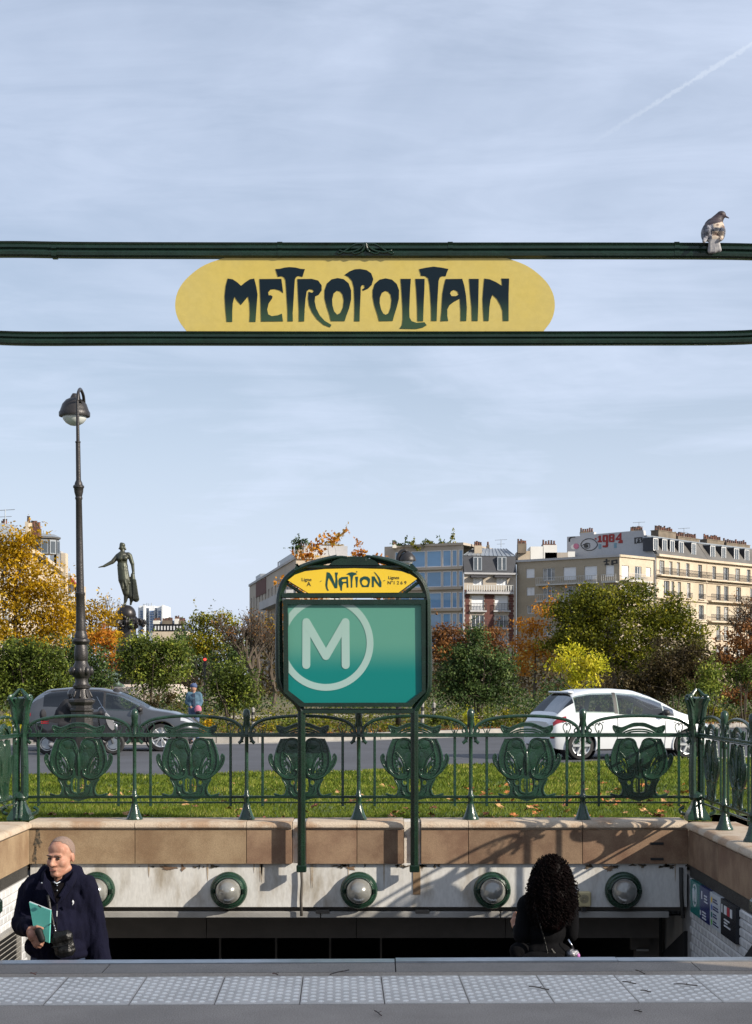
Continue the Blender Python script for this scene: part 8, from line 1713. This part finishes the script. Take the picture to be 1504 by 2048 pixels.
# ---- grass blades and fallen leaves on the lawn
LMg = leafmat('grass_blade', [(0, (0.042, 0.066, 0.010)), (0.5, (0.105, 0.15, 0.016)), (0.85, (0.20, 0.24, 0.026)), (1, (0.34, 0.31, 0.08))], 0.3)
n = 150000; yg = 15.7 + (34 - 15.7) * RNG.random(n) ** 1.45; xg = RNG.uniform(-1, 1, n) * (yg * 0.262 + 0.3); le = np.interp(xg, [p[0] for p in LE], [p[1] for p in LE])
ok = (yg < le - 0.02) & ~((xg > 3.3) & (yg < 16.7)); xg, yg = xg[ok], yg[ok]; n = len(xg)
zg = np.array([lawn_z(a, b) for a, b in zip(xg, yg)]); patchy = np.array([mnoise.noise(Vector((a * 0.9, b * 0.9, 3))) for a, b in zip(xg, yg)])
hg = (0.022 + 0.024 * RNG.random(n)) * (1 + 0.5 * patchy) * (1 + (yg - 15) * 0.035); wg = (0.0035 + 0.0012 * (yg - 15)) ; an = RNG.uniform(0, 6.28, n); lean = RNG.normal(size=(n, 2)) * 0.45
base_ = np.stack([xg, yg, zg], 1); dx = np.stack([np.cos(an), np.sin(an) * 0.5, np.zeros(n)], 1) * wg[:, None]; tipv = base_ + np.stack([lean[:, 0] * hg, lean[:, 1] * hg, hg], 1)
V = np.stack([base_ - dx, base_ + dx, tipv], 1).reshape(-1, 3).astype(np.float32); gme = bpy.data.meshes.new('grass'); gme.vertices.add(3 * n); gme.vertices.foreach_set('co', V.ravel()); gme.loops.add(3 * n); gme.loops.foreach_set('vertex_index', np.arange(3 * n, dtype=np.int32)); gme.polygons.add(n); gme.polygons.foreach_set('loop_start', np.arange(0, 3 * n, 3, dtype=np.int32))
try: gme.polygons.foreach_set('loop_total', np.full(n, 3, dtype=np.int32))
except Exception: pass
ta = gme.attributes.new('tint', 'FLOAT', 'POINT'); ta.data.foreach_set('value', np.repeat(np.clip(0.50 + 0.5 * patchy + RNG.normal(size=n) * 0.22, 0, 1), 3).astype(np.float32)); gme.update(calc_edges=True)
go = link('grass', gme, LMg); tag(go, 'short sunlit green grass of the lawn behind the balustrade', 'grass', kind='stuff')
FL = [mat('fallen_leaf_orange', (0.42, 0.15, 0.03), 0.7, 0, 0.3, 30), mat('fallen_leaf_brown', (0.20, 0.075, 0.03), 0.8, 0, 0.3, 30), mat('fallen_leaf_tan', (0.46, 0.26, 0.10), 0.7, 0, 0.3, 30)]
def leaf_mesh(seed):
    r_ = random.Random(seed); pts = []
    for i in range(14):
        t = 2 * math.pi * i / 14; k = (1.0 if i % 2 == 0 else 0.55) * r_.uniform(0.8, 1.1); pts.append((math.cos(t) * 0.05 * k, math.sin(t) * 0.042 * k))
    mb = MB().add([(0, 0, 0.012)] + [(a, b, 0.006 + r_.uniform(0, 0.02)) for a, b in pts], [(0, i + 1, (i + 1) % 14 + 1) for i in range(14)]); me = mb.mesh('fallen_leaf', False); me.materials.append(FL[seed % 3]); return me
LMS = [leaf_mesh(i) for i in range(6)]; rl_ = random.Random(21)
for i in range(210):
    y = 15.8 + 8 * rl_.random() ** 1.6; x = rl_.uniform(-3.6, 4.2) * y / 15.5 if i % 3 else rl_.uniform(0.5, 4.5)
    if x > 3.2 and y < 16.7: continue
    o = bpy.data.objects.new('fallen_leaf', LMS[i % 6]); COL.objects.link(o); s = rl_.uniform(0.7, 1.5); o.scale = (s, s, s); o.location = (x, y, lawn_z(x, y) + 0.022); o.rotation_euler = (rl_.uniform(-.5, .5), rl_.uniform(-.5, .5), rl_.uniform(0, 6.28))
    tag(o, 'dry autumn leaf lying on the lawn behind the balustrade', 'leaf', 'fallen leaves on the lawn')
C = []; 
for i in range(2600):
    px = rl_.uniform(350, 1504); x0 = xat(px, 50); y = ev(KE, x0) + 0.4 + 9 * rl_.random() ** 1.5; x = xat(px, y); C.append((x, y, park_z(x, y) + 0.03))
dl = link('leaf_litter', cloud_mesh('leaf_litter', np.array(C), 0.12 * RNG.uniform(0.6, 1.3, len(C)), RNG.random(len(C))), LM['rust']); tag(dl, 'scattered dry leaf litter on the garden bed', 'leaves', kind='stuff')
# ---- twigs on the pavement and slabs
TW = [(1245, 1968, 1272, 1972, 'short dark twig across the joint of two tactile slabs'), (1347, 1973, 1395, 1975.5, 'longest straight twig on the tactile slabs'), (1281, 1986, 1302, 1988.5, 'thin forked twig low on the tactile slab'), (1058, 1978, 1098, 1984, 'dark twig on the tactile slab under the woman'), (1268, 2027, 1284, 2028.5, 'tan stick on the asphalt below the tactile slabs'),
      (660, 1954, 698, 1944, 'thin brown stalk on the concrete strip'), (545, 1952, 556, 1953.5, 'small brown stalk near the middle of the strip'), (60, 1951, 72, 1953, 'curled red-brown stalk on the strip below the man'), (749, 2027, 763, 2036, 'reddish twig on the asphalt in the middle'), (1271, 1945, 1290, 1952, 'bent twig on the granite edge')]
for x0, y0, x1, y1, lb in TW:
    P = [];
    for t in np.linspace(0, 1, 5):
        px, py = x0 + (x1 - x0) * t, y0 + (y1 - y0) * t; D = EYE * F / (py - HZ); P.append((xat(px, D), D, 0.013 + 0.002 * math.sin(t * 5)))
    w = MB().tube(spline(P, 3), 0.0028, 6).tube([P[2], (P[2][0] + 0.015, P[2][1] + 0.03, 0.014)], 0.0015, 5).build('twig', M_pot if 'brown' in lb or 'red' in lb else M_bark); tag(w, lb, 'twig', 'twigs on the pavement')
# ---- unseen kiosk added to shade the approach (out of the picture, behind right)
ks = thing('added_shade_kiosk', 'unseen green domed kiosk added to shade the stair approach', 'kiosk', (7.0, 3.4, 0), rz=SUN_AZ * -1)
M_kg = mat('kiosk_green', (0.02, 0.075, 0.045), 0.4)
MB().bbox((-1.95, -1.0, 0), (2.15, 1.0, 3.4), 0.06).build('cabin', M_kg, ks, world=False); MB().bbox((-2.2, -1.35, 3.4), (2.35, 1.35, 3.7), 0.08).build('cornice', M_kg, ks, world=False)
MB().lathe([(1.0, 0), (0.97, 0.5), (0.80, 1.0), (0.45, 1.5), (0.12, 1.75), (0.05, 2.1)], n=24, mtx=Matrix.Diagonal((2.05, 1.05, 1.0))).build('dome', M_zinc, ks, world=False, smooth=True); ks.children[-1].location = (0.08, 0, 3.7)
for x in (-1.2, 0.1, 1.4): MB().bbox((x - 0.5, -1.03, 1.0), (x + 0.5, -1.001, 2.8), 0.004).build('shutter', M_slate2, ks, world=False)
